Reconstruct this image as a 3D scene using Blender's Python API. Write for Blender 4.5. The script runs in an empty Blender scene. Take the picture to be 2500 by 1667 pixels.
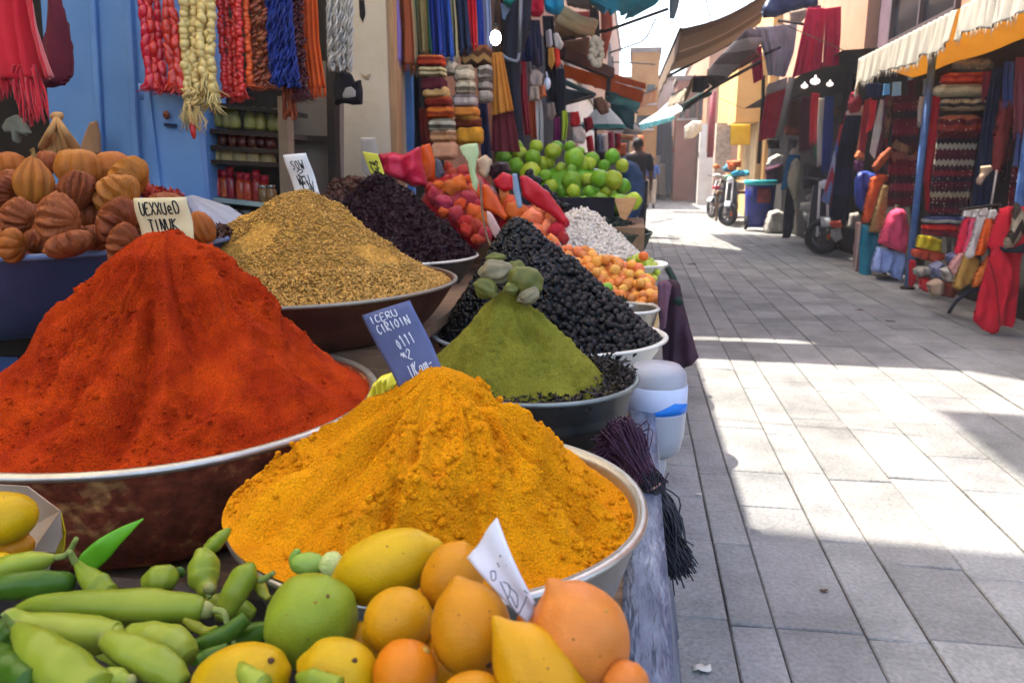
import bpy, bmesh, math, random
import numpy as np
from mathutils import Vector, Matrix, Euler

rng = np.random.default_rng(7)
random.seed(7)
SC = bpy.context.scene
COL = SC.collection
rad = math.radians

# ------------------------------------------------------------------ camera numbers (also used to measure positions)
FOC = 1900.0; EYE = 1.2
TH = math.atan(413.5 / FOC); PS = math.atan(305 / FOC * math.cos(TH))
CF = np.array([-math.sin(PS) * math.cos(TH), math.cos(PS) * math.cos(TH), -math.sin(TH)])
CR = np.array([math.cos(PS), math.sin(PS), 0.0]); CU = np.cross(CR, CF)
CO = np.array([0.0, 0.0, EYE])

def ray(px, py):
    return CF + CR * ((px - 1250) / FOC) - CU * ((py - 833.5) / FOC)
def at(px, py, Y):
    r = ray(px, py); return CO + r * (Y / r[1])
def atz(px, py, z):
    r = ray(px, py); return CO + r * ((z - EYE) / r[2])
def dep(P):
    return float((np.asarray(P) - CO) @ CF)
def sz(px, P):
    """metres that px photo pixels measure at P"""
    return px * dep(P) / FOC

# ------------------------------------------------------------------ noise
def _h(ix, iy, iz, s):
    n = (ix * 374761393 + iy * 668265263 + iz * 2147483647 + s * 1274126177) & 0xFFFFFFFF
    n = ((n ^ (n >> 13)) * 1274126177) & 0xFFFFFFFF
    n = ((n ^ (n >> 16)) * 2246822519) & 0xFFFFFFFF
    return ((n ^ (n >> 15)) & 0xFFFF) / 65535.0
def vn(P, s=0):
    P = np.asarray(P, float); i = np.floor(P).astype(np.int64); f = P - i; u = f * f * (3 - 2 * f)
    x, y, z = i[..., 0], i[..., 1], i[..., 2]; a, b, c = u[..., 0], u[..., 1], u[..., 2]
    def l(p, q, t): return p + (q - p) * t
    return l(l(l(_h(x, y, z, s), _h(x + 1, y, z, s), a), l(_h(x, y + 1, z, s), _h(x + 1, y + 1, z, s), a), b),
             l(l(_h(x, y, z + 1, s), _h(x + 1, y, z + 1, s), a), l(_h(x, y + 1, z + 1, s), _h(x + 1, y + 1, z + 1, s), a), b), c) * 2 - 1
def fbm(P, o=4, s=0):
    P = np.asarray(P, float); t = 0; A = 1; n = 0
    for k in range(o):
        t = t + A * vn(P * 2 ** k + 17.3 * k, s + k); n += A; A *= .5
    return t / n

# ------------------------------------------------------------------ materials
MATS = {}
GAIN = [1.0]
def srgb(c):
    if isinstance(c, str):
        c = [int(c[i:i + 2], 16) / 255 for i in (0, 2, 4)]
        c = [x / 12.92 if x <= .04045 else ((x + .055) / 1.055) ** 2.4 for x in c]
    return tuple(min(x * GAIN[0], max(x, .82)) for x in c[:3]) + (1,)
def M(name, c1, c2=None, c3=None, sc=8, rough=.7, bump=0, bsc=None, spec=.3, metal=0, coat=0, sss=0, tl=0, rnd=0,
      st=(1, 1, 1), det=5, c2p=(.35, .65), glass=0, alpha=1, vor=0, attr=None, sheen=0, spk=None):
    if name in MATS: return MATS[name]
    m = bpy.data.materials.new(name); m.use_nodes = True; MATS[name] = m
    nt = m.node_tree; N = nt.nodes; L = nt.links; b = N['Principled BSDF']; out = N['Material Output']
    b.inputs['Roughness'].default_value = rough; b.inputs['Metallic'].default_value = metal
    b.inputs['Specular IOR Level'].default_value = spec; b.inputs['Coat Weight'].default_value = coat
    b.inputs['Transmission Weight'].default_value = glass; b.inputs['Alpha'].default_value = alpha
    b.inputs['Coat Roughness'].default_value = .15
    if sheen: b.inputs['Sheen Weight'].default_value = sheen
    if sss:
        b.inputs['Subsurface Weight'].default_value = sss; b.inputs['Subsurface Radius'].default_value = (.012, .006, .003)
    tc = N.new('ShaderNodeTexCoord'); mp = N.new('ShaderNodeMapping'); mp.inputs['Scale'].default_value = st
    L.new(tc.outputs['Object'], mp.inputs['Vector'])
    oi = N.new('ShaderNodeObjectInfo')
    ad = N.new('ShaderNodeVectorMath'); ad.operation = 'ADD'
    ml = N.new('ShaderNodeVectorMath'); ml.operation = 'SCALE'; ml.inputs['Scale'].default_value = 13.0
    cb = N.new('ShaderNodeCombineXYZ')
    for k in range(3): L.new(oi.outputs['Random'], cb.inputs[k])
    L.new(cb.outputs[0], ml.inputs[0]); L.new(mp.outputs[0], ad.inputs[0]); L.new(ml.outputs[0], ad.inputs[1])
    vec = ad.outputs[0]
    col = None
    if c2 is None:
        b.inputs['Base Color'].default_value = srgb(c1)
        rgb = N.new('ShaderNodeRGB'); rgb.outputs[0].default_value = srgb(c1); col = rgb.outputs[0]
    else:
        n = N.new('ShaderNodeTexNoise'); n.inputs['Scale'].default_value = sc; n.inputs['Detail'].default_value = det
        n.inputs['Roughness'].default_value = .62
        L.new(vec, n.inputs['Vector'])
        r = N.new('ShaderNodeValToRGB'); L.new(n.outputs['Fac'], r.inputs['Fac'])
        e = r.color_ramp.elements; e[0].position, e[1].position = c2p; e[0].color = srgb(c1); e[1].color = srgb(c2)
        if c3 is not None:
            q = r.color_ramp.elements.new(min(.99, c2p[1] + .12)); q.color = srgb(c3)
        col = r.outputs['Color']
    if spk:
        ns = N.new('ShaderNodeTexNoise'); ns.inputs['Scale'].default_value = spk[0]; ns.inputs['Detail'].default_value = 3; L.new(vec, ns.inputs['Vector'])
        mr = N.new('ShaderNodeMapRange'); mr.inputs['From Min'].default_value = .32; mr.inputs['From Max'].default_value = .68; mr.inputs['To Min'].default_value = 1 - spk[1]; mr.inputs['To Max'].default_value = 1 + spk[1] * .6
        L.new(ns.outputs['Fac'], mr.inputs['Value']); vm = N.new('ShaderNodeVectorMath'); vm.operation = 'SCALE'; L.new(col, vm.inputs[0]); L.new(mr.outputs[0], vm.inputs['Scale']); col = vm.outputs[0]
    if attr:
        a = N.new('ShaderNodeAttribute'); a.attribute_name = attr
        mx = N.new('ShaderNodeMix'); mx.data_type = 'RGBA'; mx.blend_type = 'MULTIPLY'; mx.inputs['Factor'].default_value = 1
        L.new(col, mx.inputs['A']); L.new(a.outputs['Color'], mx.inputs['B']); col = mx.outputs['Result']
    if rnd:
        hs = N.new('ShaderNodeHueSaturation'); L.new(col, hs.inputs['Color'])
        mr = N.new('ShaderNodeMapRange'); mr.inputs['To Min'].default_value = 1 - rnd; mr.inputs['To Max'].default_value = 1 + rnd
        L.new(oi.outputs['Random'], mr.inputs['Value']); L.new(mr.outputs[0], hs.inputs['Value'])
        m2 = N.new('ShaderNodeMapRange'); m2.inputs['To Min'].default_value = .5 - rnd * .06; m2.inputs['To Max'].default_value = .5 + rnd * .06
        f = N.new('ShaderNodeMath'); f.operation = 'FRACT'; g = N.new('ShaderNodeMath'); g.operation = 'MULTIPLY'; g.inputs[1].default_value = 7.31
        L.new(oi.outputs['Random'], g.inputs[0]); L.new(g.outputs[0], f.inputs[0]); L.new(f.outputs[0], m2.inputs['Value']); L.new(m2.outputs[0], hs.inputs['Hue'])
        col = hs.outputs['Color']
    L.new(col, b.inputs['Base Color'])
    if bump:
        n2 = N.new('ShaderNodeTexVoronoi' if vor else 'ShaderNodeTexNoise'); n2.inputs['Scale'].default_value = bsc or sc * 4
        if not vor: n2.inputs['Detail'].default_value = 4
        L.new(vec, n2.inputs['Vector'])
        bp = N.new('ShaderNodeBump'); bp.inputs['Strength'].default_value = bump; bp.inputs['Distance'].default_value = .01
        L.new(n2.outputs['Distance' if vor else 'Fac'], bp.inputs['Height']); L.new(bp.outputs[0], b.inputs['Normal'])
    if tl:
        t = N.new('ShaderNodeBsdfTranslucent'); L.new(col, t.inputs['Color']); s = N.new('ShaderNodeMixShader'); s.inputs[0].default_value = tl
        L.new(b.outputs[0], s.inputs[1]); L.new(t.outputs[0], s.inputs[2]); L.new(s.outputs[0], out.inputs['Surface'])
    return m
def BANDS(name, cols, axis='Z', zig=.0, zf=8, rough=.9, tl=0, motif=0, bump=.4, rep=1):
    """woven stripes across the cloth, with optional zigzag edges and small woven motifs"""
    if name in MATS: return MATS[name]
    m = bpy.data.materials.new(name); m.use_nodes = True; MATS[name] = m
    nt = m.node_tree; N = nt.nodes; L = nt.links; b = N['Principled BSDF']; b.inputs['Roughness'].default_value = rough
    b.inputs['Specular IOR Level'].default_value = .15
    tc = N.new('ShaderNodeTexCoord'); sp = N.new('ShaderNodeSeparateXYZ'); L.new(tc.outputs['Generated'], sp.inputs[0])
    def mth(op, a, c=None):
        q = N.new('ShaderNodeMath'); q.operation = op
        for k, v in enumerate((a, c)):
            if v is None: continue
            if isinstance(v, (int, float)): q.inputs[k].default_value = v
            else: L.new(v, q.inputs[k])
        return q.outputs[0]
    ax = sp.outputs[axis]; other = sp.outputs['X' if axis != 'X' else 'Z']
    tri = mth('PINGPONG', mth('MULTIPLY', other, zf), 1.0)
    f = mth('ADD', ax, mth('MULTIPLY', mth('SUBTRACT', tri, .5), zig))
    if rep != 1: f = mth('FRACT', mth('MULTIPLY', f, rep))
    r = N.new('ShaderNodeValToRGB'); r.color_ramp.interpolation = 'CONSTANT'; L.new(f, r.inputs['Fac'])
    e = r.color_ramp.elements; n = len(cols)
    e[0].color = srgb(cols[0]); e[1].position = 1 / n; e[1].color = srgb(cols[1])
    for k in range(2, n): q = e.new(k / n); q.color = srgb(cols[k])
    col = r.outputs['Color']
    ns = N.new('ShaderNodeTexNoise'); ns.inputs['Scale'].default_value = 60; L.new(tc.outputs['Object'], ns.inputs['Vector'])
    if motif:
        ck = N.new('ShaderNodeTexVoronoi'); ck.distance = 'MANHATTAN'; ck.inputs['Scale'].default_value = motif; ck.inputs['Randomness'].default_value = .35
        L.new(tc.outputs['Object'], ck.inputs['Vector'])
        mm = mth('LESS_THAN', ck.outputs['Distance'], .26); mm = mth('MULTIPLY', mm, mth('GREATER_THAN', ns.outputs['Fac'], .47))
        mx = N.new('ShaderNodeMix'); mx.data_type = 'RGBA'; L.new(mm, mx.inputs['Factor']); L.new(col, mx.inputs['A']); mx.inputs['B'].default_value = srgb('b3a184'); col = mx.outputs['Result']
    mv = N.new('ShaderNodeMix'); mv.data_type = 'RGBA'; mv.blend_type = 'MULTIPLY'; mv.inputs['Factor'].default_value = .5
    L.new(col, mv.inputs['A']); L.new(ns.outputs['Fac'], mv.inputs['B']); col = mv.outputs['Result']
    L.new(col, b.inputs['Base Color'])
    bp = N.new('ShaderNodeBump'); bp.inputs['Strength'].default_value = bump; bp.inputs['Distance'].default_value = .01
    L.new(ns.outputs['Fac'], bp.inputs['Height']); L.new(bp.outputs[0], b.inputs['Normal'])
    if tl:
        out = N['Material Output']; t = N.new('ShaderNodeBsdfTranslucent'); L.new(col, t.inputs['Color']); s = N.new('ShaderNodeMixShader'); s.inputs[0].default_value = tl
        L.new(b.outputs[0], s.inputs[1]); L.new(t.outputs[0], s.inputs[2]); L.new(s.outputs[0], out.inputs['Surface'])
    return m
def EM(name, c, s):
    if name in MATS: return MATS[name]
    m = bpy.data.materials.new(name); m.use_nodes = True; MATS[name] = m
    b = m.node_tree.nodes['Principled BSDF']; b.inputs['Base Color'].default_value = srgb(c)
    b.inputs['Emission Color'].default_value = srgb(c); b.inputs['Emission Strength'].default_value = s
    return m

# ------------------------------------------------------------------ objects
def tag(o, label=None, cat=None, group=None, kind=None):
    if label: o['label'] = label
    if cat: o['category'] = cat
    if group: o['group'] = group
    if kind: o['kind'] = kind
    return o
def thing(name, label, cat, loc=(0, 0, 0), group=None):
    o = bpy.data.objects.new(name, None); COL.objects.link(o); o.location = tuple(float(v) for v in loc); o.empty_display_size = .05
    return tag(o, label, cat, group)
def link(name, me, parent=None):
    o = bpy.data.objects.new(name, me); COL.objects.link(o)
    if parent is not None:
        o.parent = parent; o.matrix_parent_inverse = Matrix.Translation(-wloc(parent))
    return o
def wloc(o):
    v = Vector((0, 0, 0)); p = o
    while p is not None:                       # mesh parts sit at the identity, so only the root's place counts
        v += p.location
        if p.parent is not None: v -= wloc(p.parent)
        p = p.parent
    return v
class MB:
    def __init__(s): s.v = []; s.f = []; s.n = 0; s.mi = []; s.cur = 0
    def add(s, V, Fc):
        V = np.asarray(V, float).reshape(-1, 3); s.v.append(V)
        for q in Fc: s.f.append(tuple(int(i) + s.n for i in q))
        s.mi += [s.cur] * len(Fc); s.n += len(V); return s
    def box(s, c, d, rot=None, bev=0):
        d = np.asarray(d, float) / 2
        if bev:
            b = min(bev, min(d) * .9); V = []
            for sx in (-1, 1):
                for sy in (-1, 1):
                    for sgz in (-1, 1):
                        V += [(sx * (d[0] - b), sy * (d[1] - b), sgz * d[2]), (sx * (d[0] - b), sy * d[1], sgz * (d[2] - b)), (sx * d[0], sy * (d[1] - b), sgz * (d[2] - b))]
            bm = bmesh.new()
            for p in V: bm.verts.new(p)
            bmesh.ops.convex_hull(bm, input=bm.verts); bm.verts.index_update()
            V = [tuple(p.co) for p in bm.verts]; Fc = [[p.index for p in q.verts] for q in bm.faces]; bm.free()
        else:
            V = [(x * d[0], y * d[1], z * d[2]) for x in (-1, 1) for y in (-1, 1) for z in (-1, 1)]
            Fc = [(0, 1, 3, 2), (4, 6, 7, 5), (0, 4, 5, 1), (2, 3, 7, 6), (0, 2, 6, 4), (1, 5, 7, 3)]
        V = np.array(V)
        if rot is not None: V = V @ np.array(Euler(rot).to_matrix()).T
        return s.add(V + np.asarray(c, float), Fc)
    def bar(s, a, b, w, h=None, bev=0):
        """square bar from a to b"""
        a = np.asarray(a, float); b = np.asarray(b, float); d = b - a; L = np.linalg.norm(d); h = h or w
        q = Vector(d).to_track_quat('Z', 'Y').to_matrix(); k = MB(); k.box((0, 0, 0), (w, h, L), bev=bev)
        V = k.v[0] @ np.array(q).T + (a + b) / 2
        return s.add(V, k.f)
    def tube(s, pts, r, n=10, cap=True):
        P = np.asarray(pts, float); m = len(P); r = np.broadcast_to(np.asarray(r, float), (m,)) if np.ndim(r) < 2 else r
        T = np.gradient(P, axis=0); T /= np.linalg.norm(T, axis=1)[:, None] + 1e-12
        ref = np.array([0, 0, 1.]) if abs(T[0][2]) < .9 else np.array([1., 0, 0])
        V = []; nrm = np.cross(T[0], ref); nrm /= np.linalg.norm(nrm)
        for i in range(m):
            nrm = nrm - T[i] * (nrm @ T[i]); nrm /= np.linalg.norm(nrm) + 1e-12; bi = np.cross(T[i], nrm)
            for k in range(n):
                a = 2 * math.pi * k / n; V.append(P[i] + r[i] * (math.cos(a) * nrm + math.sin(a) * bi))
        Fc = [(i * n + k, i * n + (k + 1) % n, (i + 1) * n + (k + 1) % n, (i + 1) * n + k) for i in range(m - 1) for k in range(n)]
        if cap: Fc += [tuple(range(n))[::-1], tuple((m - 1) * n + k for k in range(n))]
        return s.add(V, Fc)
    def lathe(s, prof, c=(0, 0, 0), n=48, sx=1, sy=1, wob=0, seed=0, closed=False):
        V = []; c = np.asarray(c, float)
        for (r, z) in prof:
            for k in range(n):
                a = 2 * math.pi * k / n; w = 1 + wob * math.sin(3 * a + seed) + wob * .6 * math.sin(7 * a + seed * 2.1)
                V.append((c[0] + r * sx * w * math.cos(a), c[1] + r * sy * w * math.sin(a), c[2] + z))
        m = len(prof); Fc = [(i * n + k, i * n + (k + 1) % n, (i + 1) * n + (k + 1) % n, (i + 1) * n + k) for i in range(m - 1) for k in range(n)]
        if prof[0][0] > 1e-6 and not closed: Fc.append(tuple(range(n))[::-1])
        if prof[-1][0] > 1e-6 and not closed: Fc.append(tuple((m - 1) * n + k for k in range(n)))
        return s.add(V, Fc)
    def grid(s, G, wrapv=False):
        G = np.asarray(G, float); a, b = G.shape[:2]
        Fc = [(i * b + j, i * b + (j + 1) % b, (i + 1) * b + (j + 1) % b, (i + 1) * b + j) for i in range(a - 1) for j in range(b if wrapv else b - 1)]
        return s.add(G.reshape(-1, 3), Fc)
    def ball(s, c, r, n=12, m=8, rot=None, lump=0, seed=0):
        r = np.broadcast_to(np.asarray(r, float), (3,)); V = [(0, 0, -1)]
        for i in range(1, m):
            p = -math.pi / 2 + math.pi * i / m
            for k in range(n): a = 2 * math.pi * k / n; V.append((math.cos(p) * math.cos(a), math.cos(p) * math.sin(a), math.sin(p)))
        V.append((0, 0, 1)); V = np.array(V)
        if lump: V = V * (1 + lump * fbm(V * 1.7 + seed * 3.7, 3, seed)[:, None])
        V = V * r
        if rot is not None: V = V @ np.array(Euler(rot).to_matrix()).T
        Fc = [(0, 1 + (k + 1) % n, 1 + k) for k in range(n)]
        for i in range(m - 2): Fc += [(1 + i * n + k, 1 + i * n + (k + 1) % n, 1 + (i + 1) * n + (k + 1) % n, 1 + (i + 1) * n + k) for k in range(n)]
        t = len(V) - 1; Fc += [(t, 1 + (m - 2) * n + k, 1 + (m - 2) * n + (k + 1) % n) for k in range(n)]
        return s.add(V + np.asarray(c, float), Fc)
    def mesh(s, name, mat, smooth=True):
        me = bpy.data.meshes.new(name); V = np.concatenate(s.v) if s.v else np.zeros((0, 3))
        me.from_pydata(V.tolist(), [], s.f); ms = mat if isinstance(mat, (list, tuple)) else [mat]
        for q in ms: me.materials.append(q)
        if len(ms) > 1: me.polygons.foreach_set('material_index', s.mi)
        me.polygons.foreach_set('use_smooth', [smooth] * len(me.polygons)); me.update(); return me
    def build(s, name, mat, parent=None, smooth=True, loc=None):
        """loc: put the origin there (vertices are given in world coordinates)"""
        if loc is not None:
            s.v = [v - np.asarray(loc, float) for v in s.v]
        o = link(name, s.mesh(name, mat, smooth), parent)
        if loc is not None and parent is None: o.location = tuple(float(q) for q in loc)
        return o
def fastmesh(name, V, Fc, mat, parent=None):
    """big vertex/triangle arrays"""
    V = np.asarray(V, np.float32); Fc = np.asarray(Fc, np.int32); me = bpy.data.meshes.new(name); k = Fc.shape[1]
    me.vertices.add(len(V)); me.vertices.foreach_set('co', V.ravel()); me.loops.add(Fc.size); me.loops.foreach_set('vertex_index', Fc.ravel())
    me.polygons.add(len(Fc)); me.polygons.foreach_set('loop_start', np.arange(0, Fc.size, k, dtype=np.int32))
    me.polygons.foreach_set('use_smooth', np.ones(len(Fc), bool)); me.update(calc_edges=True); me.validate()
    for q in (mat if isinstance(mat, (list, tuple)) else [mat]): me.materials.append(q)
    return link(name, me, parent)
def smooth_by_angle(o, ang=40):
    me = o.data
    try: me.set_sharp_from_angle(angle=rad(ang))
    except Exception: pass
    return o
def solid(o, t):
    m = o.modifiers.new('thick', 'SOLIDIFY'); m.thickness = t; m.offset = 0; return o
def resample(P, n):
    P = np.asarray(P, float); d = np.r_[0, np.cumsum(np.linalg.norm(np.diff(P, axis=0), axis=1))]
    t = np.linspace(0, d[-1], n); return np.stack([np.interp(t, d, P[:, k]) for k in range(P.shape[1])], 1)
def spline(P, n=24):
    """Catmull-Rom through the points"""
    P = np.asarray(P, float); Q = np.vstack([2 * P[0] - P[1], P, 2 * P[-1] - P[-2]]); out = []
    seg = len(P) - 1
    for t in np.linspace(0, seg - 1e-6, n):
        i = int(t); u = t - i; a, b, c, d = Q[i:i + 4]
        out.append(.5 * ((2 * b) + (-a + c) * u + (2 * a - 5 * b + 4 * c - d) * u * u + (-a + 3 * b - 3 * c + d) * u ** 3))
    return np.array(out)
def cloth(name, Lp, Rp, Y, mat, label=None, cat=None, group=None, folds=4, amp=.02, thick=.006, nu=40, nv=30, parent=None, seed=0,
          fringe=0, flen=.05, grow=1.0, sag=0, wrinkle=.004, kind=None):
    """a hanging or stretched sheet between two edges given as photo points with real distances Y=(left,right) or a list per point"""
    YL, YR = (Y, Y) if np.isscalar(Y) else Y
    def edge(P, YY):
        YY = np.broadcast_to(np.asarray(YY, float), (len(P),)); return resample([at(p[0], p[1], y) if len(p) == 2 else np.array(p, float) for p, y in zip(P, YY)], nv)
    A, B = edge(Lp, YL), edge(Rp, YR); u = np.linspace(0, 1, nu); G = A[:, None] * (1 - u)[None, :, None] + B[:, None] * u[None, :, None]
    v = np.linspace(0, 1, nv)[:, None]
    nrm = np.cross(B[0] - A[0], A[-1] - A[0]); nrm = nrm / (np.linalg.norm(nrm) + 1e-9)
    if nrm @ (CO - A[0]) < 0: nrm = -nrm
    ph = fbm(np.stack([np.zeros_like(u) + seed, u * 3, np.zeros_like(u)], -1), 2, seed) * 2.2
    w = np.sin(2 * math.pi * folds * u + ph * 2 + seed)[None, :] * (1 - grow + grow * v ** .7)
    w = w + .45 * np.sin(2 * math.pi * folds * 2.3 * u + 1.3 * seed + 3 * ph)[None, :] * v
    w = w + fbm(G * np.array([5, 5, 3.]) + seed, 3, seed)[..., ] * .7
    G = G + nrm * (w * amp)[..., None] + nrm * (fbm(G * 22 + seed, 3, seed + 5) * wrinkle)[..., None]
    G[..., 2] -= sag * (np.sin(math.pi * u)[None, :] * np.sin(math.pi * v))
    b = MB(); b.grid(G)
    o = b.build(name, mat, parent); solid(o, thick)
    if fringe:
        fr = MB()
        for k in range(fringe):
            t = (k + .5) / fringe; j = t * (nu - 1); i = int(j); p = G[-1][i] * (1 - j + i) + G[-1][min(i + 1, nu - 1)] * (j - i); l = flen * (.7 + .6 * random.random())
            d = np.array([random.uniform(-.12, .12), random.uniform(-.1, .1), -1.]); fr.tube([p + (0, 0, .004), p + d * l * .5, p + d * l + np.array([random.uniform(-.1, .1) * l, 0, 0])], [thick * .6, thick * .7, thick * .3], 5)
        fr.build('fringe', mat, o)
    if label: tag(o, label, cat, group)
    if kind: o['kind'] = kind
    return o
def inside(poly, X):
    p = np.asarray(poly, float); n = len(p); c = np.zeros(len(X), bool)
    for i in range(n):
        a, b = p[i], p[(i + 1) % n]; m = (a[1] > X[:, 1]) != (b[1] > X[:, 1])
        with np.errstate(divide='ignore', invalid='ignore'): xx = (b[0] - a[0]) * (X[:, 1] - a[1]) / (b[1] - a[1]) + a[0]
        c ^= m & (X[:, 0] < xx)
    return c
def edge_near(poly, X):
    p = np.asarray(poly, float); best = np.full(len(X), 1e9); pt = X.copy()
    for i in range(len(p)):
        a, b = p[i], p[(i + 1) % len(p)]; d = b - a; t = np.clip(((X - a) @ d) / (d @ d + 1e-12), 0, 1)[:, None]; q = a + t * d; e = np.linalg.norm(X - q, axis=1)
        m = e < best; best[m] = e[m]; pt[m] = q[m]
    return best, pt
def puff(name, poly, Y, depth, mat, label=None, cat=None, group=None, res=30, parent=None, fold=.0, ff=30, seed=0, rim=.22, flat=0):
    """a soft thing (garment, bag, cushion) with the outline poly (photo points) standing at distance Y, bulging depth to both sides"""
    p = np.asarray(poly, float); mn, mx = p.min(0), p.max(0); s = max(mx - mn) / res
    nx, ny = [int(q) + 3 for q in (mx - mn) / s]; gx, gy = np.meshgrid(mn[0] + (np.arange(nx) - 1) * s, mn[1] + (np.arange(ny) - 1) * s)
    X = np.stack([gx.ravel(), gy.ravel()], 1); ins = inside(p, X); d, q = edge_near(p, X)
    Yc = float(np.mean(Y)); R = max(d[ins].max() if ins.any() else 1, 1e-6) * (rim * 2)
    near = d < s * .8; XX = np.where((~ins | (d < s * .33))[:, None], q, X); prof = np.where(ins, np.sqrt(np.clip(1 - (1 - np.clip(d / R, 0, 1)) ** 2, 0, 1)), 0)
    keep = ins | near; idx = -np.ones(len(X), int); cells = []
    for j in range(ny - 1):
        for i in range(nx - 1):
            c = [j * nx + i, j * nx + i + 1, (j + 1) * nx + i + 1, (j + 1) * nx + i]
            if all(keep[k] for k in c) and any(ins[k] for k in c): cells.append(c)
    used = sorted({k for c in cells for k in c}); idx[used] = range(len(used)); XX = XX[used]; pr = prof[used]
    Yv = np.full(len(XX), Y) if np.isscalar(Y) else np.interp(XX[:, 0], [mn[0], mx[0]], Y)
    P = np.array([at(x[0], x[1], y) for x, y in zip(XX, Yv)]); n = len(P)
    w = np.sin(XX[:, 0] / (mx[0] - mn[0]) * ff + 2 * fbm(np.c_[XX / s * .12, np.zeros(n)], 2, seed) + seed) * fold * pr if fold else 0
    nz = (fbm(P * 9 + seed, 3, seed) * .35 + fbm(P * np.array([26, 26, 7.]) + seed, 2, seed) * .3) * depth * pr
    fr = P.copy(); fr[:, 1] -= depth * pr + nz + w; bk = P.copy(); bk[:, 1] += (depth * pr) * (0 if flat else 1) + .002
    b = MB(); cc = idx[np.array(cells)]; b.add(np.vstack([fr, bk]), [tuple(c[::-1]) for c in cc] + [tuple(c + n) for c in cc])
    # close the border
    from collections import Counter
    ed = Counter()
    for c in cc:
        for k in range(4): ed[tuple(sorted((c[k], c[(k + 1) % 4])))] += 1
    b.f += [(a, e, e + n, a + n) for (a, e), t in ed.items() if t == 1]; b.mi = [0] * len(b.f)
    o = b.build(name, mat, parent)
    if label: tag(o, label, cat, group)
    return o
def spot_on(o, px, py, r, mat, name='blemish', flat=.25):
    """a small scar on the skin of o where the sight line through a photo point meets it"""
    from mathutils.bvhtree import BVHTree
    me = o.data; t = BVHTree.FromPolygons([v.co + o.location for v in me.vertices], [p.vertices[:] for p in me.polygons]); d = Vector(ray(px, py)).normalized(); h = t.ray_cast(Vector(CO), d)
    if h[0] is None: return None
    n = h[1] if h[1].dot(d) < 0 else -h[1]; q = MB(); q.ball((0, 0, 0), (r, r * .8, r * flat), 10, 6, None, .3, int(px)); q.v[0] = q.v[0] @ np.array(n.to_track_quat('Z', 'Y').to_matrix()).T + np.array(h[0]); return q.build(name, mat, o)
def copy_thing(o, loc=None, rot=None, label=None, group=None, scale=None):
    c = o.copy(); COL.objects.link(c)
    if loc is not None: c.location = tuple(float(v) for v in loc)
    if rot is not None: c.rotation_euler = rot
    if scale is not None: c.scale = scale if not np.isscalar(scale) else (scale,) * 3
    if label: c['label'] = label
    if group: c['group'] = group
    for ch in list(o.children):
        d = ch.copy(); COL.objects.link(d); d.parent = c; d.matrix_parent_inverse = ch.matrix_parent_inverse.copy()
        for g in list(ch.children):
            e = g.copy(); COL.objects.link(e); e.parent = d; e.matrix_parent_inverse = g.matrix_parent_inverse.copy()
    return c
# ------------------------------------------------------------------ camera, sky, sun
cd = bpy.data.cameras.new('camera'); cam = bpy.data.objects.new('camera', cd); COL.objects.link(cam); SC.camera = cam
cd.sensor_width = 36; cd.lens = 36 * FOC / 2500; cd.clip_start = .02; cd.clip_end = 500
cam.matrix_world = Matrix(((CR[0], CU[0], -CF[0], 0), (CR[1], CU[1], -CF[1], 0), (CR[2], CU[2], -CF[2], EYE), (0, 0, 0, 1)))
cd.dof.use_dof = True; cd.dof.focus_distance = 1.35; cd.dof.aperture_fstop = 9.0
SAZ, SEL = rad(48), rad(62)
SUN = np.array([-math.sin(SAZ) * math.cos(SEL), math.cos(SAZ) * math.cos(SEL), math.sin(SEL)])
w = bpy.data.worlds.new('World'); SC.world = w; w.use_nodes = True
bg = w.node_tree.nodes['Background']; sk = w.node_tree.nodes.new('ShaderNodeTexSky'); sk.sky_type = 'NISHITA'; sk.sun_disc = False
sk.sun_elevation = SEL; sk.sun_rotation = -SAZ; sk.dust_density = 3.5; sk.air_density = 1.0; sk.ozone_density = .8
w.node_tree.links.new(sk.outputs[0], bg.inputs['Color']); bg.inputs['Strength'].default_value = .15
sl = bpy.data.lights.new('sun', 'SUN'); sl.energy = 2.8; sl.angle = rad(.53); sl.color = (1, .94, .84)
so = bpy.data.objects.new('sun', sl); COL.objects.link(so); so.rotation_euler = Vector(SUN).to_track_quat('Z', 'Y').to_euler(); so.location = (-8, 10, 20)
SC.view_settings.view_transform = 'Standard'; SC.view_settings.look = 'None'; SC.view_settings.gamma = 1
SC.view_settings.exposure = 2.5
SC.cycles.max_bounces = 8; SC.cycles.diffuse_bounces = 5; SC.cycles.use_denoising = True; SC.cycles.sample_clamp_indirect = 6
SC.cycles.transparent_max_bounces = 8

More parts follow.
